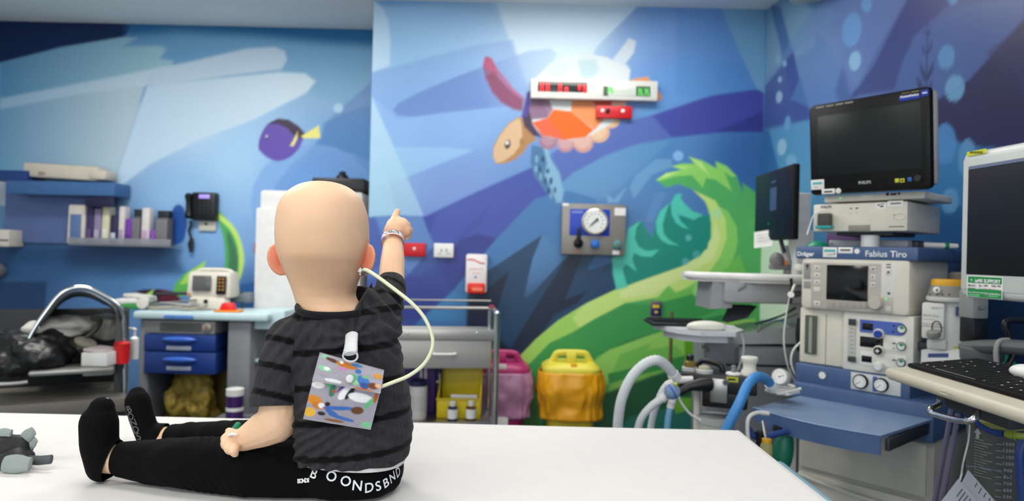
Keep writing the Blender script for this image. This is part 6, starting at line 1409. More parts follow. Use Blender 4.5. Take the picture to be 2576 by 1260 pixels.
for lab, px, Y, py in (('purple canister with a white lid beside the trolley, upper part in view', 590, 3.60, 1046),):
    a = at_y(px, py, Y); k = Y / FPX; T = thing('purple_canister', lab, 'canister', (a.x, Y, 0)); zb = a.z - .02
    q = B(); q.bx(-.12, .12, -.10, .14, .30, zb - .001, .006); q.bx(-.10, .10, -.08, .12, 0, .30, .004); q.done('stool_base', gt, T)
    q = B(); q.lathe([(21 * k, zb), (21 * k, zb + 62 * k), (18 * k, zb + 64 * k)]); q.done('canister_body', M('canister_purple', '#3c1a5c', .35), T); q = B(); q.lathe([(21.5 * k, zb + 62 * k), (21.5 * k, zb + 78 * k), (15 * k, zb + 80 * k)]); q.done('lid', WHITE, T); q = B(); q.lathe([(21.4 * k, zb + 24 * k), (21.4 * k, zb + 33 * k)]); q.done('white_band', WHITE, T)
# defibrillator and clutter on the trolley top
def on_top(name, label, cat, px, yy, group=None):
    c = LP(CT, px, 786, yy); P = mw(CT) @ Vector((c.x, yy, ztp)); return thing(name, label, cat, P, 0, group)
T = on_top('defibrillator', 'cream portable defibrillator with a small grey screen on the trolley', 'defibrillator', 527, .18); k = T.location.y / FPX
q = B(); q.box((0, .05, 62 * k), (112 * k, .16, 66 * k), .018, top=(.95, .8)); q.done('case', M('defib_cream', '#d9d4c6', .45), T)
q = B(); q.box((0, .0, 16 * k), (100 * k, .10, 32 * k), .02, top=(.9, .9)); q.done('lower_case', M('defib_cream'), T)
q = B(); q.tube([(-46 * k, .06, 92 * k), (-30 * k, .06, 99 * k), (30 * k, .06, 99 * k), (46 * k, .06, 92 * k)], .010, 10); q.done('carry_handle', M('defib_cream'), T)
q = B(); q.box((-15 * k, -.034, 66 * k), (46 * k, .006, 38 * k), .002, (-.09, 0, 0)); q.done('screen', M('defib_screen', '#5c5c5c', .2), T)
q = B(); q.box((34 * k, -.033, 62 * k), (24 * k, .006, 46 * k), .002, (-.09, 0, 0)); kp = q.done('key_panel', BLACK, T)
q = B()
for i in range(2):
    for j in range(4): q.box((30 * k + i * 9 * k, -.038, 78 * k - j * 9 * k), (5 * k, .003, 4 * k), .001)
q.done('keys', M('amber_key', '#c88a2c', .4), kp)
q = B(); q.lathe([(5 * k, 0), (4.5 * k, .008)], (0, -.05, 22 * k), (0, -1, 0)); q.done('socket', BLACK, T); q = B(); q.box((-46 * k, -.036, 38 * k), (8 * k, .004, 6 * k), .001); q.done('orange_mark', M('orange_mark', '#d87848', .5), T)
T = on_top('red_clip_box', 'red and orange plastic clip box at the right end of the trolley top', 'box', 574, .06); k = T.location.y / FPX
q = B(); q.box((0, 0, 12 * k), (42 * k, .06, 22 * k), .012, top=(.7, .7)); q.done('red_top', M('bright_red', '#e01c18', .35), T); q = B(); q.box((2 * k, 0, .006), (62 * k, .08, .010), .003); q.done('orange_base', M('bright_orange', '#f0901c', .4), T)
T = on_top('airway_handles', 'steel laryngoscope handles and leads piled on the trolley top', 'instruments', 430, .10); k = T.location.y / FPX
q = B()
for x0, z0, x1, z1, yy in ((-60, 8, 60, 22, 0), (-50, 4, 80, 10, -.05), (-20, 14, 90, 6, -.02)): q.cyl((x0 * k, yy, z0 * k + .008), (x1 * k, yy + .02, z1 * k + .008), .008, .006, 10)
q.done('handles', STEEL, T); q = B(); q.tube([(-70 * k, 0, .01), (-30 * k, -.06, .012), (20 * k, -.04, .02), (60 * k, -.07, .012), (96 * k, -.02, .03)], .007, 8); q.done('leads', M('taupe_lead', '#a59a86', .5), T); q = B(); q.lathe([(.03, 0), (.03, .006), (.022, .008)], (-60 * k, -.05, .035), (.3, -.9, .3)); q.done('paddle', M('paddle_grey', '#c0bcb4', .4), T)
T = on_top('dressing_packs', 'pile of white dressing packs with a green stripe on the trolley top left', 'packs', 345, .14); k = T.location.y / FPX
q = B(); q.box((0, 0, .016), (84 * k, .14, .03), .004); q.done('lower_pack', M('pack_green', '#3f9a4c', .5), T); q = B(); q.box((-4 * k, 0, .046), (80 * k, .13, .028), .005, (0, -.06, .1)); q.done('upper_pack', PAPER, T); q = B(); q.box((8 * k, -.01, .07), (60 * k, .1, .018), .004, (0, .1, -.2)); q.done('loose_pack', M('pack_white', '#d9d6cc', .6), T)
T = on_top('monitor_stand_rail', 'dark equipment rail standing behind the defibrillator', 'rail', 480, .30); k = T.location.y / FPX
q = B(); q.tube([(-90 * k, 0, .0), (-90 * k, 0, 26 * k), (-60 * k, 0, 32 * k), (110 * k, 0, 38 * k), (128 * k, 0, 34 * k), (130 * k, 0, .0)], .009, 8); q.done('rail', DGREY, T); q = B(); q.bx(60 * k, 150 * k, -.01, .05, 14 * k, 40 * k, .01); q.done('grey_box', M('rail_box', '#6f7880', .4), T)

# far-left hooded trolley: steel hoop over dark equipment
YH = 2.75
a = at_y(170, 1040, YH); k = YH / FPX
T = thing('hooded_trolley', 'dark equipment trolley with an arched steel hoop at the left edge', 'trolley', (a.x, YH, 0), .5); HT = T
def H(px, py, dy=0.0): return LP(HT, px, py, dy)
def HW(px, py, dy=0.0): return mw(HT) @ LP(HT, px, py, dy)
q = B(); q.tube([*[H(x_, y_, .10) for x_, y_ in ((60, 880), (88, 826), (118, 782), (150, 742), (184, 724), (220, 724), (256, 740), (290, 762), (308, 790), (314, 860), (314, 960), (312, 1060))]], .0095, 12); q.done('steel_hoop', CHROME, T)
q = B(); q.tube([H(60, 880, .35), H(88, 840, .35), H(118, 800, .35), H(150, 762, .35), H(184, 744, .35), H(220, 744, .35), H(256, 758, .35), H(296, 790, .35), H(300, 900, .35), H(300, 1060, .35)], .008, 12); q.done('steel_hoop', M('dark_steel', '#4a4c4c', .35, .8), T)
q = B(); x0, x1 = H(-60, 1000).x, H(318, 1000).x
q.bx(x0, x1, .0, .42, H(0, 1062).z, H(0, 1020).z, .012); q.done('bed_shelf', M('shelf_taupe', '#6e6a62', .5), T)
q = B(); q.bx(H(230, 0).x, H(312, 0).x, -.02, .36, H(0, 958).z, H(0, 938).z, .012); q.bx(H(96, 0).x, H(312, 0).x, -.03, .36, H(0, 950).z, H(0, 934).z, .015); q.done('instrument_tray', M('tray_steel', '#9a9a94', .35, .6), T)
q = B(); q.bx(x0, x1, .38, .42, H(0, 1062).z, H(0, 800).z, .01); q.done('back_panel', M('panel_black', '#101214', .5), T)
q = B(); q.bx(x0, x1, .02, .40, .1, H(0, 1062).z, .01); q.done('base_cabinet', M('panel_black'), T)
for cx_ in (x0 + .1, x1 - .06): q = B(); q.lathe([(.042, -.015), (.05, -.008), (.05, .008), (.042, .015)], (cx_, .2, .05), (1, 0, 0), 20); q.done('caster', BLACK, T)
q = B(); q.bx(H(309, 0).x, H(344, 0).x, .10, .13, .1, H(0, 790).z, .004); q.done('side_post', M('post_dark', '#2e2e2c', .4), T)
zt_ = H(0, 934).z
W3 = mw(T)
T2 = thing('black_equipment_bag', 'crumpled black bag slumped under the steel hoop', 'bag', W3 @ H(110, 905, .12))
q = B()
for px, py, dy, rx, rz in ((-30, 900, .1, .16, .07), (60, 880, .1, .14, .075), (120, 872, .08, .12, .06), (180, 858, .12, .10, .05), (20, 906, .05, .15, .05), (100, 890, .0, .10, .05), (200, 890, .12, .07, .05)): 
    c = HW(px, py, dy + .06); q.ell(c, (rx, .09, rz), (0, .25, 0))
me = fuse(q, .010, 4); c_ = vco(me); c_ = c_ + vno(me) * (nz3(c_, (13, 13, 22)) * .018 + np.abs(nz3(c_, (26, 26, 40), 4)) * .016)[:, None]; set_co(me, c_); put(me, 'bag_body', M('bag_black', '#0c0d0c', .4, bump=.3, scale=30), T2)
q = B(); q.tube([HW(-20, 968, 0), HW(40, 964, 0), HW(70, 960, 0)], .008, 8); putb(q, 'bag_buckle', M('buckle_grey', '#a8a8a4', .35, .5), T2)
T2 = thing('folded_blanket', 'pale grey folded blanket lying on the black bag under the hoop', 'blanket', W3 @ H(165, 830, .1))
q = B()
for px, py, rx, rz in ((110, 824, .07, .028), (160, 815, .09, .034), (205, 812, .07, .030), (185, 835, .06, .025), (140, 838, .07, .022)): q.ell(HW(px, py, .20), (rx, .10, rz), (0, .12, 0))
me = fuse(q, .008, 5); c_ = vco(me); c_ = c_ + vno(me) * (nz3(c_, (20, 20, 34)) * .010)[:, None]; set_co(me, c_); put(me, 'blanket', M('blanket_grey', '#b3b0a8', .8, bump=.2), T2)
T2 = thing('clear_hood', 'smoky clear plastic hood stretched below the steel hoop', 'hood', W3 @ H(200, 760, .1))
q = B(); n_ = 12; rows = []
for dy in (0.03, .32): rows.append([at_y(x, y + (10 if dy > .1 else 4), YH + dy) for x, y in ((100, 815), (125, 784), (152, 750), (184, 731), (220, 731), (254, 746), (288, 770), (300, 800))])
q.grid([crom(rows[0], 4), crom(rows[1], 4)], closed=False); hd_ = putb(q, 'hood_sheet', M('smoky_film', '#8c9090', .25, trans=.55, ior=1.05), T2); sm = hd_.modifiers.new('th', 'SOLIDIFY'); sm.thickness = .002
q = B(); q.sweep(crom([p + Vector((0, -.004, 0)) for p in rows[0]], 4), .004, 6); putb(q, 'hood_edge', M('film_edge', '#3c4040', .4), T2)
T2 = thing('grey_pump', 'grey equipment unit under the right side of the hoop', 'device', W3 @ H(268, 830, .15))
q = B(); a = HW(268, 822, .25); q.box(a, (.10, .12, .10), .015, (0, .2, 0)); putb(q, 'pump_body', M('pump_grey', '#8e8c84', .45), T2); q = B(); q.tube([HW(215, 850, .1), HW(240, 830, .1), HW(252, 806, .12), HW(230, 800, .14)], .010, 8); putb(q, 'pump_tube', M('pump_dark', '#2c2c28', .4), T2)
q = B(); a = HW(215, 862, .10); q.ell(a, (.045, .04, .022), (0, .4, 0)); putb(q, 'pump_pouch', M('pouch_taupe', '#8c8678', .6), T2)
def tray_thing(name, label, cat, px): P = W3 @ Vector((H(px, 935).x, .05, zt_ + .001)); return thing(name, label, cat, P)
T2 = tray_thing('red_sharps_tub', 'small red sharps tub at the right end of the steel tray', 'tub', 306); k = T2.location.y / FPX
q = B(); q.lathe([(.026, 0), (.030, 44 * k), (.031, 48 * k)]); q.done('tub_body', M('sharps_red', '#d81a1c', .4), T2); q = B(); q.lathe([(.032, 46 * k), (.032, 50 * k), (.02, 54 * k)]); q.done('tub_lid', M('sharps_red_lid', '#b81418', .4), T2)
T2 = tray_thing('paper_pile', 'pile of white papers on the steel tray beside the red tub', 'papers', 256); q = B(); q.box((0, 0, .028), (.105, .12, .055), .003); q.done('paper_stack', PAPER, T2); q = B(); q.box((-.005, 0, .062), (.09, .11, .012), .004, (0, .1, 0)); q.done('loose_sheet', M('sheet_pinkish', '#d8c8c4', .7), T2)
T2 = tray_thing('white_pump_bottle', 'small white pump bottle standing behind the red tub', 'bottle', 296); T2.location.y += .12; q = B(); q.lathe([(.018, 0), (.018, .09), (.006, .10), (.006, .125), (.010, .127), (.010, .132)]); q.done('bottle_body', WHITE, T2); q = B(); q.box((-.012, 0, .133), (.03, .010, .008), .002); q.done('pump_nozzle', WHITE, T2)
T2 = tray_thing('pink_cap', 'small pink cap lying on the steel tray', 'cap', 212); q = B(); q.ell((0, 0, .014), (.014, .014, .013)); q.done('cap_body', M('cap_pink', '#b88a80', .5), T2); q = B(); q.lathe([(.015, 0), (.016, .004)]); q.done('cap_rim', M('cap_rim', '#9a6a62', .5), T2)

# grey and black glove-like harness on the sheet, far left
T = thing('strap_bundle', 'bundle of black straps with grey padded tabs lying on the sheet at the left', 'straps', at_z(50, 1180, ZB + .002))
def Zp(px, py, Y): return A(px, py, Y)
q = B()
q.chain([Zp(-60, 1150, 1.33), Zp(10, 1140, 1.30), Zp(52, 1122, 1.30)], [.042, .036, .022], 18); q.chain([Zp(-40, 1190, 1.27), Zp(40, 1165, 1.27), Zp(70, 1150, 1.28)], [.034, .026, .014], 16)
me = fuse(q, .004, 6); c_ = vco(me); c_ = c_ + vno(me) * (nz3(c_, (40, 40, 40)) * .004)[:, None]; c_[:, 2] = np.maximum(c_[:, 2], ZB + .004); set_co(me, c_); put(me, 'strap_body', M('strap_black', '#0f1010', .6), T)
for pts, r0 in (((( 52, 1112), (72, 1094), (84, 1084)), .013), (((56, 1126), (78, 1116), (88, 1104)), .012), (((8, 1212), (45, 1190), (76, 1172)), .017), (((-14, 1098), (10, 1092), (28, 1092)), .012)):
    P = [Zp(x, y, 1.30 if y < 1150 else 1.24) for x, y in pts]
    for p in P: p.z = max(p.z, ZB + .012)
    q = B(); q.sweep([P[0] - (P[1] - P[0]) * .05] + crom(P, 5) + [P[-1] + (P[-1] - P[-2]) * .12], [.004] + [r0 * (.75 + .25 * math.sin(math.pi * min(1, i / 8))) for i in range(11)] + [.004], 14, flat=.45, ref=(0, -1, .4)); putb(q, 'padded_tab', M('tab_grey', '#8d9692', .55), T)
q = B(); P = [Zp(70, 1158, 1.27), Zp(100, 1158, 1.26), Zp(130, 1155, 1.26)]
for p in P: p.z = max(p.z, ZB + .010)
q.sweep(P, .0085, 8, flat=.5, ref=(0, -1, .4)); putb(q, 'strap_end', M('strap_grey', '#4c5052', .5), T)
# ------------------------------------------------------------------ right: documentation cart in the foreground
CM = thing('computer_monitor', 'pale grey framed computer monitor with a green help sticker at the right edge', 'monitor', at_y(2410, 745, 1.75), math.radians(-85)); T = CM
z0, z1 = LP(T, 2412, 747, 0).z, LP(T, 2412, 386, 0).z
FR = M('frame_pale_grey', '#c6cbc6', .4)
def lx(px): return LP(T, px, 600, 0).x
q = B(); q.bx(0, .50, .0, .05, z0, z1, .018, 3); q.done('frame', M('frame_white_shell', '#cfd0cc', .4), T)
xi = lx(2420); q = B(); q.bx(xi, .48, -.003, .01, z0 + .018, z1 - .016, .006); q.done('inner_bezel', FR, T)
xs = lx(2436); zs1, zs0 = LP(T, 2438, 419, -.003).z, LP(T, 2438, 690, -.003).z
q = B(); q.bx(xs, .45, -.0042, .006, zs0, zs1, .001); q.done('screen', M('cart_screen', '#101318', .35, spec=.3), T)
q = B(); q.bx(xs + .001, .449, -.0048, -.004, zs1 - .008, zs1 - .001); q.done('screen_title_bar', M('title_bar', '#6c7690', .4), T)
ys = sub(T, 'barcode_sticker', M('sticker_yellow', '#cfd21c', .5), [(2432, 378, 2480, 389)], -.0005, .0012, 0)
sub(T, 'barcode', INK, [(2440 + i * 4.2, 380.5, 2442.2 + i * 4.2, 386) for i in range(8)], -.0018, .0005, 0, ys)
G = M('sticker_green', '#1c8a44', .5)
st = sub(T, 'help_sticker', WHITE, [(2432, 695, 2521, 750)], -.003, .0014, .0003)
sub(T, 'green_band', G, [(2435, 696.5, 2520, 713), (2434, 728, 2519, 749)], -.0046, .0004, 0, st)
text(T, 'ieMR SUPPORT', WINK, 2453, 709.5, 2517, -.0052, 'sticker_lettering', .03)
for s, xa, ya, xb in (('Mon-Fri', 2436, 719.5, 2454), ('8am-4.30pm', 2436, 725.5, 2454), ('Ext. 1999', 2463, 720.5, 2485), ('3068 1999', 2494, 721.5, 2518)): text(T, s, INK, xa, ya, xb, -.0050, 'sticker_lettering', .01)
text(T, 'LPC_digitalfuture@health.qld.gov.au', INK, 2463, 727, 2518, -.0050, 'sticker_lettering', .0)
text(T, 'www.childrens.health.qld.gov.au/digitalfuture', WINK, 2436, 735.5, 2518, -.0052, 'sticker_lettering', .0)
sub(T, 'sticker_print', M('pale_green_ink', '#9ccfae', .6), [(2436, 740, 2464, 741.5), (2436, 744, 2462, 745.5), (2486, 741, 2515, 742.5), (2486, 745, 2510, 746.5)], -.005, .0003, 0, st); sub(T, 'sticker_icon', M('icon_grey', '#5c7a68', .6), [(2476, 738.5, 2484, 747.5)], -.005, .0003, 0, st)
q = B(); c = LP(T, 2444, 705, -.0052); q.prism([c + Vector((-.004, 0, .003)), c + Vector((.004, 0, .003)), c + Vector((0, 0, -.004))], (0, -.0003, 0)); q.done('sticker_crest', M('pale_green_ink'), T)
# arm that carries the monitor
T = thing('monitor_support', 'grey jointed support column holding the computer monitor', 'monitor support', A(2450, 890, 1.92))
q = B(); a, c = A(2448, 800, 1.85), A(2448, 756, 1.85); q.bx(a.x - .022, a.x + .022, a.y - .03, a.y + .03, a.z, c.z + .03, .006); putb(q, 'upper_block', M('arm_grey', '#8f918e', .45), T)
q = B(); a, c = A(2448, 862, 1.85), A(2448, 800, 1.85); q.bx(a.x - .020, a.x + .020, a.y - .028, a.y + .028, a.z, c.z, .003); putb(q, 'lower_block', BLACK, T)
q = B(); q.cyl(A(2464, 775, 1.82), A(2478, 775, 1.80), .005); putb(q, 'pin', STEEL, T)
q = B(); q.sweep([A(2436, 874, 1.85), A(2470, 872, 1.78), A(2540, 872, 1.66), A(2640, 880, 1.5)], .026, 12, flat=.7); putb(q, 'horizontal_arm', M('arm_dark_grey', '#5c5e5e', .45), T)
q = B(); q.lathe([(.045, -.012), (.05, -.006), (.05, .02), (.042, .026)], A(2470, 896, 1.80)); putb(q, 'pivot', M('arm_dark_grey'), T)
q = B(); q.sweep([A(2470, 905, 1.80), A(2470, 1040, 1.80), Vector((A(2470, 1040, 1.80).x, A(2470, 1040, 1.80).y, .12))], .022, 14); putb(q, 'column', M('column_dark', '#3c3e40', .45), T)
q = B(); a = A(2470, 1040, 1.80); q.bx(a.x - .08, a.x + .12, a.y - .14, a.y + .14, .03, .12, .02); putb(q, 'cart_base', DGREY, T)
for i, (pts, Y, r, mt, lab) in enumerate((([(2530, 830), (2528, 812), (2545, 806), (2600, 808)], 1.7, .007, BLACK, 'black cable bent sharply above the dark arm'), ([(2530, 815), (2540, 850), (2552, 880), (2530, 930)], 1.72, .007, BLACK, 'black cable hanging over the dark arm'), ([(2538, 855), (2515, 858), (2506, 880), (2508, 915), (2516, 930)], 1.66, .006, M('cable_grey', '#8a8a88', .4), 'grey cable looping over the dark arm'))):
    hose('cable', lab, 'cable', pts, r, mt, Y, False)
T = thing('green_cloth', 'green plastic item behind the keyboard tray', 'cloth', A(2520, 930, 1.9)); q = B(); q.ell(A(2510, 915, 1.95), (.05, .04, .035), (0, .3, 0)); q.ell(A(2550, 940, 1.9), (.05, .04, .03)); me = fuse(q, .006, 4); put(me, 'cloth_body', M('cloth_green', '#0c7a58', .4), T)

# keyboard tray: runs towards the camera
KT = thing('keyboard_tray', 'beige keyboard tray with a chrome bar handle underneath, lower right', 'tray', at_y(2222, 930, 1.60), math.radians(-90)); KT.rotation_euler.x = .10; T = KT
TRY = M('tray_beige', '#c2bba8', .45)
zt1_, zt0_ = LP(T, 2222, 924, 0).z, LP(T, 2222, 953, 0).z
q = B(); q.bx(0, .62, 0.0, .215, zt0_, zt1_, .012, 3); q.done('tray_body', TRY, T)
pts = [LP(T, 2364, 1000, .05), LP(T, 2362, 1016, .05), LP(T, 2344, 1027, -.0), LP(T, 2341, 1036, -.005), LP(T, 2362, 1045, -.005), LP(T, 2410, 1057, -.005), LP(T, 2440, 1058, -.005), LP(T, 2457, 1046, .01), LP(T, 2460, 1030, .05)]
q = B(); q.tube(pts, .0062, 12); q.done('bar_handle', CHROME, T)
c0, c1 = LP(T, 2364, 965, 0), LP(T, 2398, 975, 0)
q = B(); zc_2 = (zt0_ + zt1_) / 2; x0, x1 = c0.x, c1.x
q.sweep([Vector((x0, -.001, zc_2 - .003)), Vector((x0, -.001, zc_2 + .004)), Vector((x0 + .02, -.001, zc_2 + .004))], .0008, 6); q.sweep([Vector((x0, -.001, zc_2 - .003)), Vector((x0 + .02, -.001, zc_2 - .003))], .0008, 6)
for i in range(3): q.sweep([Vector((x0 + .024 + i * .005, -.001, zc_2 - .003)), Vector((x0 + .026 + i * .005, -.001, zc_2 + .004))], .0008, 6)
q.done('embossed_mark', M('tray_emboss', '#d2ccb8', .4), T)
q = B(); q.bx(.10, .30, .07, .17, zt0_ - .05, zt0_ + .002, .01); q.done('tray_mount', DGREY, T)
KB = thing('keyboard', 'flat black keyboard lying on the beige tray', 'keyboard', mw(KT) @ Vector((.02, .045, zt1_)), math.radians(-90)); KB.rotation_euler.x = .10; T = KB
q = B(); q.bx(0, .47, 0, .165, .0004, .010, .004); q.done('keyboard_base', M('keyboard_black', '#0b0b0b', .6, spec=.2), T)
q = B(); lg = B(); random.seed(3); key_rows = []
for r in range(6):
    y = .010 + r * .025
    if r == 0: ks = [(.012 + .024 * i, .02) for i in range(3)] + [(.086, .13)] + [(.222 + .024 * i, .02) for i in range(10)]
    else: ks = [(.012 + .024 * i, .02) for i in range(18)]
    for x, w in ks:
        q.bx(x - .001, x + w + .001, y, y + .0235, .009, .0112, .0008)
        if w < .05 and random.random() < .5: lg.bx(x + .006, x + .006 + random.choice((.002, .003, .004)), y + .009, y + .0125, .0112, .0115)
    if r == 0: lg.bx(.088, .214, y + .002, y + .0028, .0112, .0115)
q.done('keys', M('key_black', '#0e0e0e', .6, spec=.2), T); lg.done('key_legends', M('legend_white', '#c8c8c4', .5), T)
q = B(); q.bx(.40, .413, .148, .154, .010, .0112); q.done('red_light', M('red_mark', '#c8321c', .4), T)
MS = thing('computer_mouse', 'white mouse at the far right edge behind the keyboard', 'mouse', A(2590, 936, 1.36)); q = B(); q.ell(A(2592, 937, 1.36), (.028, .04, .016), (0, 0, .2)); putb(q, 'mouse_body', WHITE, MS); q = B(); q.cyl(A(2586, 930, 1.33), A(2586, 930, 1.325), .004); putb(q, 'wheel', DGREY, MS)
# suction canister under the tray
T = thing('suction_canister', 'clear graduated suction canister hanging under the keyboard tray', 'canister', A(2500, 1060, 1.62)); k = 1.62 / FPX
cc = A(2503, 1160, 1.62); rr = 62 * k
q = B(); q.lathe([(rr * .90, -.16), (rr * .93, -.15), (rr, .09), (rr * 1.0, .095), (rr * .97, .095), (rr * .9, -.145)], (cc.x, cc.y, cc.z), n=40); putb(q, 'canister_body', M('canister_smoke', '#7c807c', .12, trans=.55, ior=1.1), T)
q = B(); q.lathe([(rr * .86, -.14), (rr * .9, .07), (rr * .5, .075)], (cc.x, cc.y, cc.z), n=32); putb(q, 'inner_liner', M('liner_dark', '#2a2c2a', .5), T)
q = B(); q.lathe([(rr * 1.04, .088), (rr * 1.06, .100), (rr * .9, .108), (rr * .3, .112)], (cc.x, cc.y, cc.z), n=40); putb(q, 'canister_lid', M('lid_olive', '#a8a860', .35, trans=.3, ior=1.2), T)
vw = (EYE - cc); vw.z = 0; vw.normalize(); vr = Vector((0, 0, 1)).cross(vw)
def cyl_pt(ang, z, r=rr * 1.004): d = vw * math.cos(ang) + vr * math.sin(ang); return Vector((cc.x, cc.y, cc.z + z)) + d * r, d
V = []; Fc = []
def ctext(s, ang, z, h):
    for i, ch in enumerate(s):
        p, d = cyl_pt(ang + (i - len(s) / 2) * h * .62 / rr, z); rt = Vector((0, 0, 1)).cross(d); v, f = glyph(ch, .01); k0 = len(V)
        V.extend([tuple(p + d * .0006 + rt * (x * h) + Vector((0, 0, y * h))) for x, y, _ in v]); Fc.extend([[i_ + k0 for i_ in q_] for q_ in f])
q = B()
for i, s in enumerate(('1500', '1200', '1100', '1000', '900', '800', '700', '600', '500', '400')):
    zz = A(2540, 1107 + i * 16.2 + (0 if i else 0), 1.60).z - cc.z
    ctext(s, .48, zz, .010)
    p, d = cyl_pt(.12, zz); rt = Vector((0, 0, 1)).cross(d); q.sweep([cyl_pt(t, zz - .002)[0] + d * .0004 for t in np.linspace(.02, .22, 5)], .0006, 4)
for j in range(14):
    zz = A(2470, 1105 + j * 7, 1.60).z - cc.z; q.sweep([cyl_pt(t, zz)[0] for t in np.linspace(-.75, -.75 + (.35 + .15 * ((j * 5) % 3)), 5)], .0005, 4)
p, d = cyl_pt(-.62, A(2456, 1090, 1.6).z - cc.z); rt = Vector((0, 0, 1)).cross(d); q.prism([p + rt * .009, p + Vector((0, 0, .012)), p - rt * .009], d * .0006); q.prism([p + rt * .004, p - rt * .004, p - rt * .004 - Vector((0, 0, .012)), p + rt * .004 - Vector((0, 0, .012))], d * .0006)
putb(q, 'graduation_lines', M('etch_white', '#a8aaa8', .6), T)
me = bpy.data.meshes.new('graduation_numbers'); me.from_pydata(V, [], Fc); put(me, 'graduation_numbers', M('etch_white'), T)
for pts, Y, r, mt, lab in (([(2440, 1050), (2432, 1040), (2440, 1030), (2452, 1045), (2460, 1066), (2500, 1088), (2530, 1092)], 1.5, .006, M('navy_hose', '#27407c', .45), 'navy tube curling from the handle to the yellow connector'),
    ([(2580, 1100), (2566, 1140), (2568, 1200), (2574, 1270)], 1.5, .009, M('navy_hose'), 'navy tube running down at the right edge'),
    ([(2392, 1030), (2385, 1080), (2372, 1150), (2350, 1270)], 1.66, .0055, M('violet_tube', '#8a84a0', .25, trans=.5, ior=1.2), 'clear violet tube hanging left of the canister'),
    ([(2410, 1040), (2402, 1090), (2388, 1160), (2370, 1270)], 1.62, .0055, M('violet_tube'), 'second clear violet tube hanging beside the canister'),
    ([(2440, 1068), (2436, 1110), (2424, 1160), (2418, 1195), (2414, 1210)], 1.55, .0022, M('silver_string', '#b8b8b4', .3, .5), 'silver string holding the paper tags'),
    ([(2430, 1172), (2470, 1176), (2510, 1185), (2550, 1205)], 1.52, .0012, CHROME, 'thin wire around the canister')):
    hose('tube' if r > .003 else 'wire', lab, 'tube' if r > .003 else 'wire', pts, r, mt, Y, False)
T = thing('tube_connector', 'yellow green tube connector at the right edge', 'connector', A(2550, 1096, 1.48)); q = B(); q.sweep([A(2528, 1091, 1.49), A(2545, 1094, 1.48), A(2560, 1096, 1.47), A(2600, 1100, 1.46)], [.007, .009, .007, .007], 12); putb(q, 'connector_body', M('connector_lime', '#8a9a34', .35), T); q = B(); q.cyl(A(2552, 1095, 1.475), A(2556, 1095.5, 1.473), .0105, n=14); putb(q, 'connector_ring', M('connector_lime'), T)
for i, (cor, Y, lab) in enumerate(((((2411, 1205), (2455, 1256), (2430, 1330), (2368, 1262)), 1.54, 'left white paper tag hanging on the silver string'), (((2436, 1182), (2505, 1262), (2480, 1330), (2420, 1215)), 1.56, 'right white paper tag hanging on the silver string'))):
    T = thing('paper_tag', lab, 'tag', A(*cor[0], Y)); q = B(); q.prism([A(x, y, Y) for x, y in cor], (0, .0008, 0)); putb(q, 'tag_card', M('tag_paper', '#b8b9bd', .7), T)
    q = B(); a, c, d = A(*cor[0], Y - .001), A(*cor[1], Y - .001), A(*cor[3], Y - .001)
    for j in range(4): s0 = a + (c - a) * (.35 + .16 * j) + (d - a) * .12; q.sweep([s0, s0 + (d - a) * (.35 + .1 * (j % 2))], .0008, 5)
    putb(q, 'tag_writing', INK, T)
T = thing('dark_stand', 'black equipment frame behind the suction canister', 'stand', Vector((1.50, 1.85, 0))); za_ = A(2490, 1078, 1.9).z; q = B(); q.bx(1.40, 1.60, 1.70, 1.98, .05, za_, .01); putb(q, 'frame_body', M('frame_black', '#0e0f11', .5), T); q = B(); q.bx(1.39, 1.61, 1.69, 1.99, 0, .05, .01); putb(q, 'frame_foot', BLACK, T)

# ------------------------------------------------------------------ middle: workstation cart near the corner
T = thing('workstation_monitor', 'slim dark monitor turned sideways on the white workstation cart', 'monitor', at_y(1897, 607, 3.22), math.radians(-92)); 
z0, z1 = LP(T, 1897, 607, 0).z, LP(T, 1897, 445, 0).z; w = LP(T, 1993, 500, 0).x
q = B(); q.bx(0, w, 0, .03, z0, z1, .006); q.done('bezel', M('monitor_black'), T)
q = B(); q.bx(.012, w - .012, -.001, .01, z0 + .014, z1 - .012, .001); q.done('screen', M('deep_navy_screen', '#0a1626', .45, spec=.2), T)
q = B(); q.bx(w * .45, w * .62, -.0018, 0, z0 + .13, z0 + .23); q.bx(w * .48, w * .60, -.0018, 0, z0 + .25, z0 + .26); q.done('dialog_window', M('dialog_blue', '#33486a', .5), T)
q = B(); q.lathe([(.006, 0), (.006, .001)], (w * .42, -.0012, z0 + .075), (0, -1, 0)); q.done('green_logo', M('logo_green', '#1c7a4c', .5), T)
q = B(); q.bx(w * .35, w * .65, .03, .055, z0 + .06, z1 - .06, .006); q.done('back_mount', LGREY, T)
WC = thing('workstation_cart', 'white and grey computer cart with a worktop near the room corner', 'cart', A(1900, 1000, 2.95)); T = WC; T.location.z = 0
def wpart(name, mat, fn, parent=None):
    q = B(); fn(q); return putb(q, name, mat, parent or T)
a = A(2010, 560, 3.0)
wpart('upright', M('upright_white', '#f0efeb', .4), lambda q: (q.bx(a.x - .028, a.x + .032, 2.95, 3.05, .75, A(2010, 487, 3.0).z, .008), q.bx(a.x + .034, a.x + .05, 2.96, 3.04, A(2010, 660, 3).z, A(2010, 580, 3).z, .005)))
Yw = 2.9
top = [(1733, 690), (1740, 681), (1770, 679), (1830, 680), (1880, 681), (2010, 683)]
zt = A(1880, 690, Yw).z
P = [Vector((A(x, 690, Yw).x, y, zt)) for x, y in ((1733, 2.92), (1738, 2.84), (1760, 2.80), (1830, 2.78), (1856, 2.74), (1880, 2.72), (2010, 2.72), (2010, 3.14), (1760, 3.14), (1738, 3.06))]
wpart('worktop', M('cart_white', '#dedcd8', .4), lambda q: q.prism(P, (0, 0, -.030)))
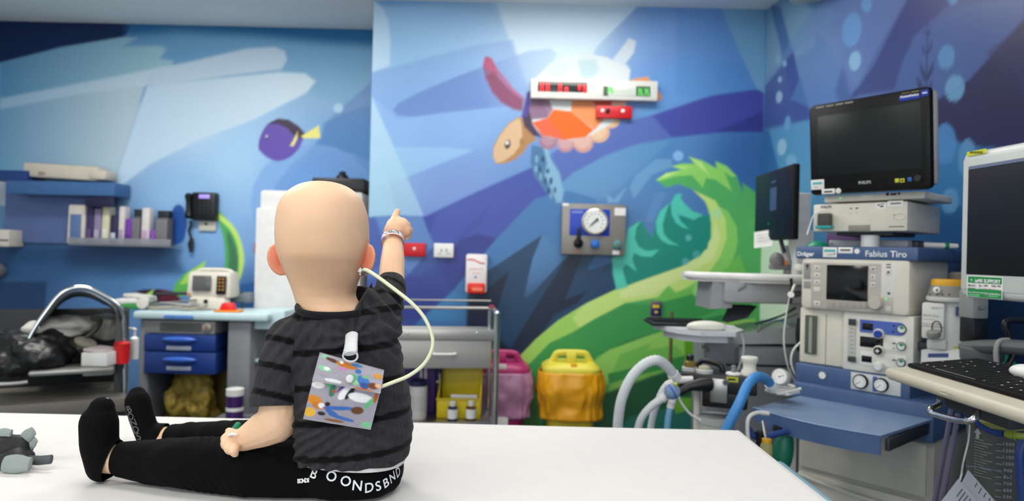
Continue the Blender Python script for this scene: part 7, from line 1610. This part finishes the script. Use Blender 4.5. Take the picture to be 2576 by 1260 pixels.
wpart('worktop_trim', M('cart_white'), lambda q: q.sweep([p + Vector((0, 0, -.008)) for p in P[:7]], .016, 10))
a, c = A(1790, 720, 2.85), A(2000, 760, 2.85)
wpart('drawer_housing', M('cart_grey', '#9b9c9e', .45), lambda q: (q.bx(a.x + .03, c.x, 2.76, 3.08, A(0 + 1900, 760, 2.85).z, zt - .028, .012), q.prism([Vector((a.x - .01, 2.80, zt - .03)), Vector((a.x - .02, 2.80, A(1780, 775, 2.85).z)), Vector((a.x + .07, 2.80, A(1840, 772, 2.85).z)), Vector((a.x + .09, 2.80, zt - .03))], (0, .22, 0))))
wpart('dark_slot', INK, lambda q: q.bx(A(1908, 0, 2.75).x, A(1972, 0, 2.75).x, 2.757, 2.762, A(1940, 710, 2.76).z, A(1940, 705, 2.76).z))
wpart('height_lever', M('lever_grey', '#77787a', .4), lambda q: q.sweep([A(1848, 738, 2.78), A(1860, 728, 2.76), A(1876, 716, 2.75)], .007, 8))
wpart('tilt_arm', M('arm_charcoal', '#33353a', .5), lambda q: q.prism([A(1850, 768, 2.86), A(1905, 770, 2.86), A(1880, 800, 2.80), A(1830, 812, 2.80)], (0, .08, 0)))
zk = A(1780, 826, 2.6).z
P2 = [Vector((A(x, 826, 2.6).x, y, zk)) for x, y in ((1660, 2.72), (1700, 2.56), (1745, 2.50), (1830, 2.50), (1866, 2.58), (1866, 2.82), (1680, 2.82))]
wpart('keyboard_shelf', M('cart_shelf_white', '#c9cbce', .4), lambda q: (q.prism(P2, (0, 0, -.018)), q.prism([p.lerp(Vector((A(1770, 826, 2.6).x, 2.66, zk)), .22) + Vector((0, 0, -.018)) for p in P2], (0, 0, -.028))))
wpart('base_shroud', M('shroud_grey', '#7c8084', .4), lambda q: (q.bx(A(1776, 0, 2.9).x, A(1850, 0, 2.9).x + .02, 2.78, 3.0, .30, A(1800, 838, 2.9).z, .02), q.bx(A(1846, 0, 2.9).x, A(2015, 0, 2.9).x, 2.74, 3.05, .28, A(1900, 862, 2.9).z, .02)))
wpart('shroud_top', M('shroud_smoke', '#a2a6a6', .3), lambda q: q.prism([A(1780, 848, 2.78), A(1850, 842, 2.78), A(1930, 826, 2.78), A(2012, 822, 2.78), A(2012, 864, 2.78), A(1850, 866, 2.78)], (0, .24, 0)))
wpart('shroud_seam', INK, lambda q: q.bx(A(1848, 0, 2.74).x, A(2012, 0, 2.74).x, 2.736, 2.742, A(1930, 922, 2.74).z, A(1930, 917, 2.74).z))
wpart('cart_base', DGREY, lambda q: q.bx(A(1780, 0, 2.9).x, A(2015, 0, 2.9).x, 2.66, 3.16, .06, .29, .03))
for cx_ in (1790, 2000):
    for yy in (2.72, 3.10): wpart('caster', BLACK, lambda q: q.lathe([(.03, -.012), (.036, -.006), (.036, .006), (.03, .012)], Vector((A(cx_, 0, 2.9).x, yy, .036)), (1, 0, 0), 18))
wpart('rear_pole', M('pole_brass', '#7a6a48', .4, .4), lambda q: q.cyl(Vector((A(1728, 0, 2.95).x, 3.1, .3)), Vector((A(1728, 0, 2.95).x, 3.1, zk + .02)), .008))
wpart('small_hook', CHROME, lambda q: q.sweep([A(1762, 872, 2.76), A(1776, 876, 2.76), A(1782, 882, 2.78)], .007, 8))
wpart('small_peg', CHROME, lambda q: q.cyl(A(1910, 834, 2.8), A(1910, 816, 2.8), .006))
T = thing('cart_keyboard', 'black keyboard on the pull-out shelf of the workstation cart', 'keyboard', (A(1740, 0, 2.6).x, 2.66, zk), 0); k = 2.64 / FPX
q = B(); q.bx(-76 * k, 80 * k, -.02, .14, .001, .016, .006); q.done('keyboard_base', BLACK, T); q = B()
for r in range(5):
    for i in range(13): q.bx((-70 + i * 11.3) * k, (-61 + i * 11.3) * k, -.012 + r * .028, .010 + r * .028, .015, .021, .002)
q.done('keys', M('key_black'), T)
T = thing('cart_mouse', 'cream computer mouse on the front edge of the cart shelf', 'mouse', (A(1800, 0, 2.53).x, 2.56, zk), 0); q = B(); q.ell((0, -.01, .012), (.075, .032, .022)); me = q.mesh('mouse_body'); c_ = vco(me); c_[:, 2] = np.maximum(c_[:, 2], .001); set_co(me, c_); me.materials.append(CREAM2); me.polygons.foreach_set('use_smooth', [True] * len(me.polygons)); o = bpy.data.objects.new('mouse_body', me); COL.objects.link(o); o.parent = T
q = B(); q.tube([(.07, 0, .012), (.11, .0, .010), (.14, .0, -.03), (.148, .02, -.10), (.13, .05, -.18)], .004, 8); q.done('mouse_cord', M('white_lead'), T)
T = thing('paper_note', 'small white paper note hanging under the slim dark monitor', 'note', A(1922, 605, 2.98), math.radians(-70))
q = B(); q.prism([A(1897, 584, 3.14), A(1946, 577, 2.98), A(1942, 618, 2.98), A(1897, 624, 3.14)], (.002, 0, 0)); putb(q, 'note_paper', PAPER, T)
q = B()
for j in range(3): q.sweep([A(1903, 592 + j * 8, 3.11), A(1936, 587 + j * 8, 2.99)], .0012, 5)
putb(q, 'note_lines', M('note_ink', '#a8a8aa', .6), T)
T = thing('barcode_scanner', 'grey barcode scanner standing on the cart worktop', 'scanner', Vector((A(1955, 0, 2.86).x, 2.86, zt)))
q = B(); q.ell(A(1954, 655, 2.86), (.030, .03, .034)); q.box(A(1962, 672, 2.86), (.08, .05, .022), .006); putb(q, 'scanner_head', M('scanner_grey', '#6c6a6a', .45), T)
q = B(); q.sweep([A(1980, 690, 2.86), A(1982, 660, 2.88), A(1972, 620, 2.90)], .016, 12); putb(q, 'scanner_handle', M('scanner_pale', '#a8a4a2', .45), T)
q = B(); q.sweep([A(1962, 592, 2.92), A(1966, 612, 2.90), A(1974, 636, 2.88)], .009, 10); putb(q, 'scanner_cable', BLACK, T)
q = B(); q.box(A(1976, 661, 2.84), (.012, .02, .020), .003); putb(q, 'orange_tip', M('tip_orange', '#c07a34', .4), T)
for pts, Y, r, mt, lab in (([(1900, 815), (1930, 806), (1970, 792), (2000, 775)], 2.7, .004, BLACK, 'black cable running from the cart to the machine'), ([(1905, 835), (1935, 815), (1975, 802), (2005, 790)], 2.74, .003, M('cable_olive', '#5a5c50', .5), 'olive cable behind the black cable'), ([(1990, 700), (1992, 735), (1988, 760)], 2.5, .006, BLACK, 'short black connector lead at the machine side'), ([(2012, 800), (2008, 840), (2012, 880)], 2.6, .010, BLACK, 'thick black lead behind the left edge of the machine')):
    hose('cable', lab, 'cable', pts, r, mt, Y, False)
# small sensors clipped at the machine's left side
T = thing('sensor_clip', 'round white sensor on a black clamp at the left of the control unit', 'sensor', A(1990, 741, 2.42)); q = B(); q.lathe([(.011, 0), (.011, .008), (.009, .010)], A(1990, 741, 2.40), (-.4, -.9, 0)); putb(q, 'sensor_face', WHITE, T); q = B(); q.cyl(A(1992, 741, 2.42), A(2010, 738, 2.46), .012); putb(q, 'clamp', BLACK, T); q = B(); q.tube([A(1992, 733, 2.41), A(1996, 722, 2.42), A(1999, 717, 2.43)], .004, 8); putb(q, 'sensor_tail', CREAM2, T)
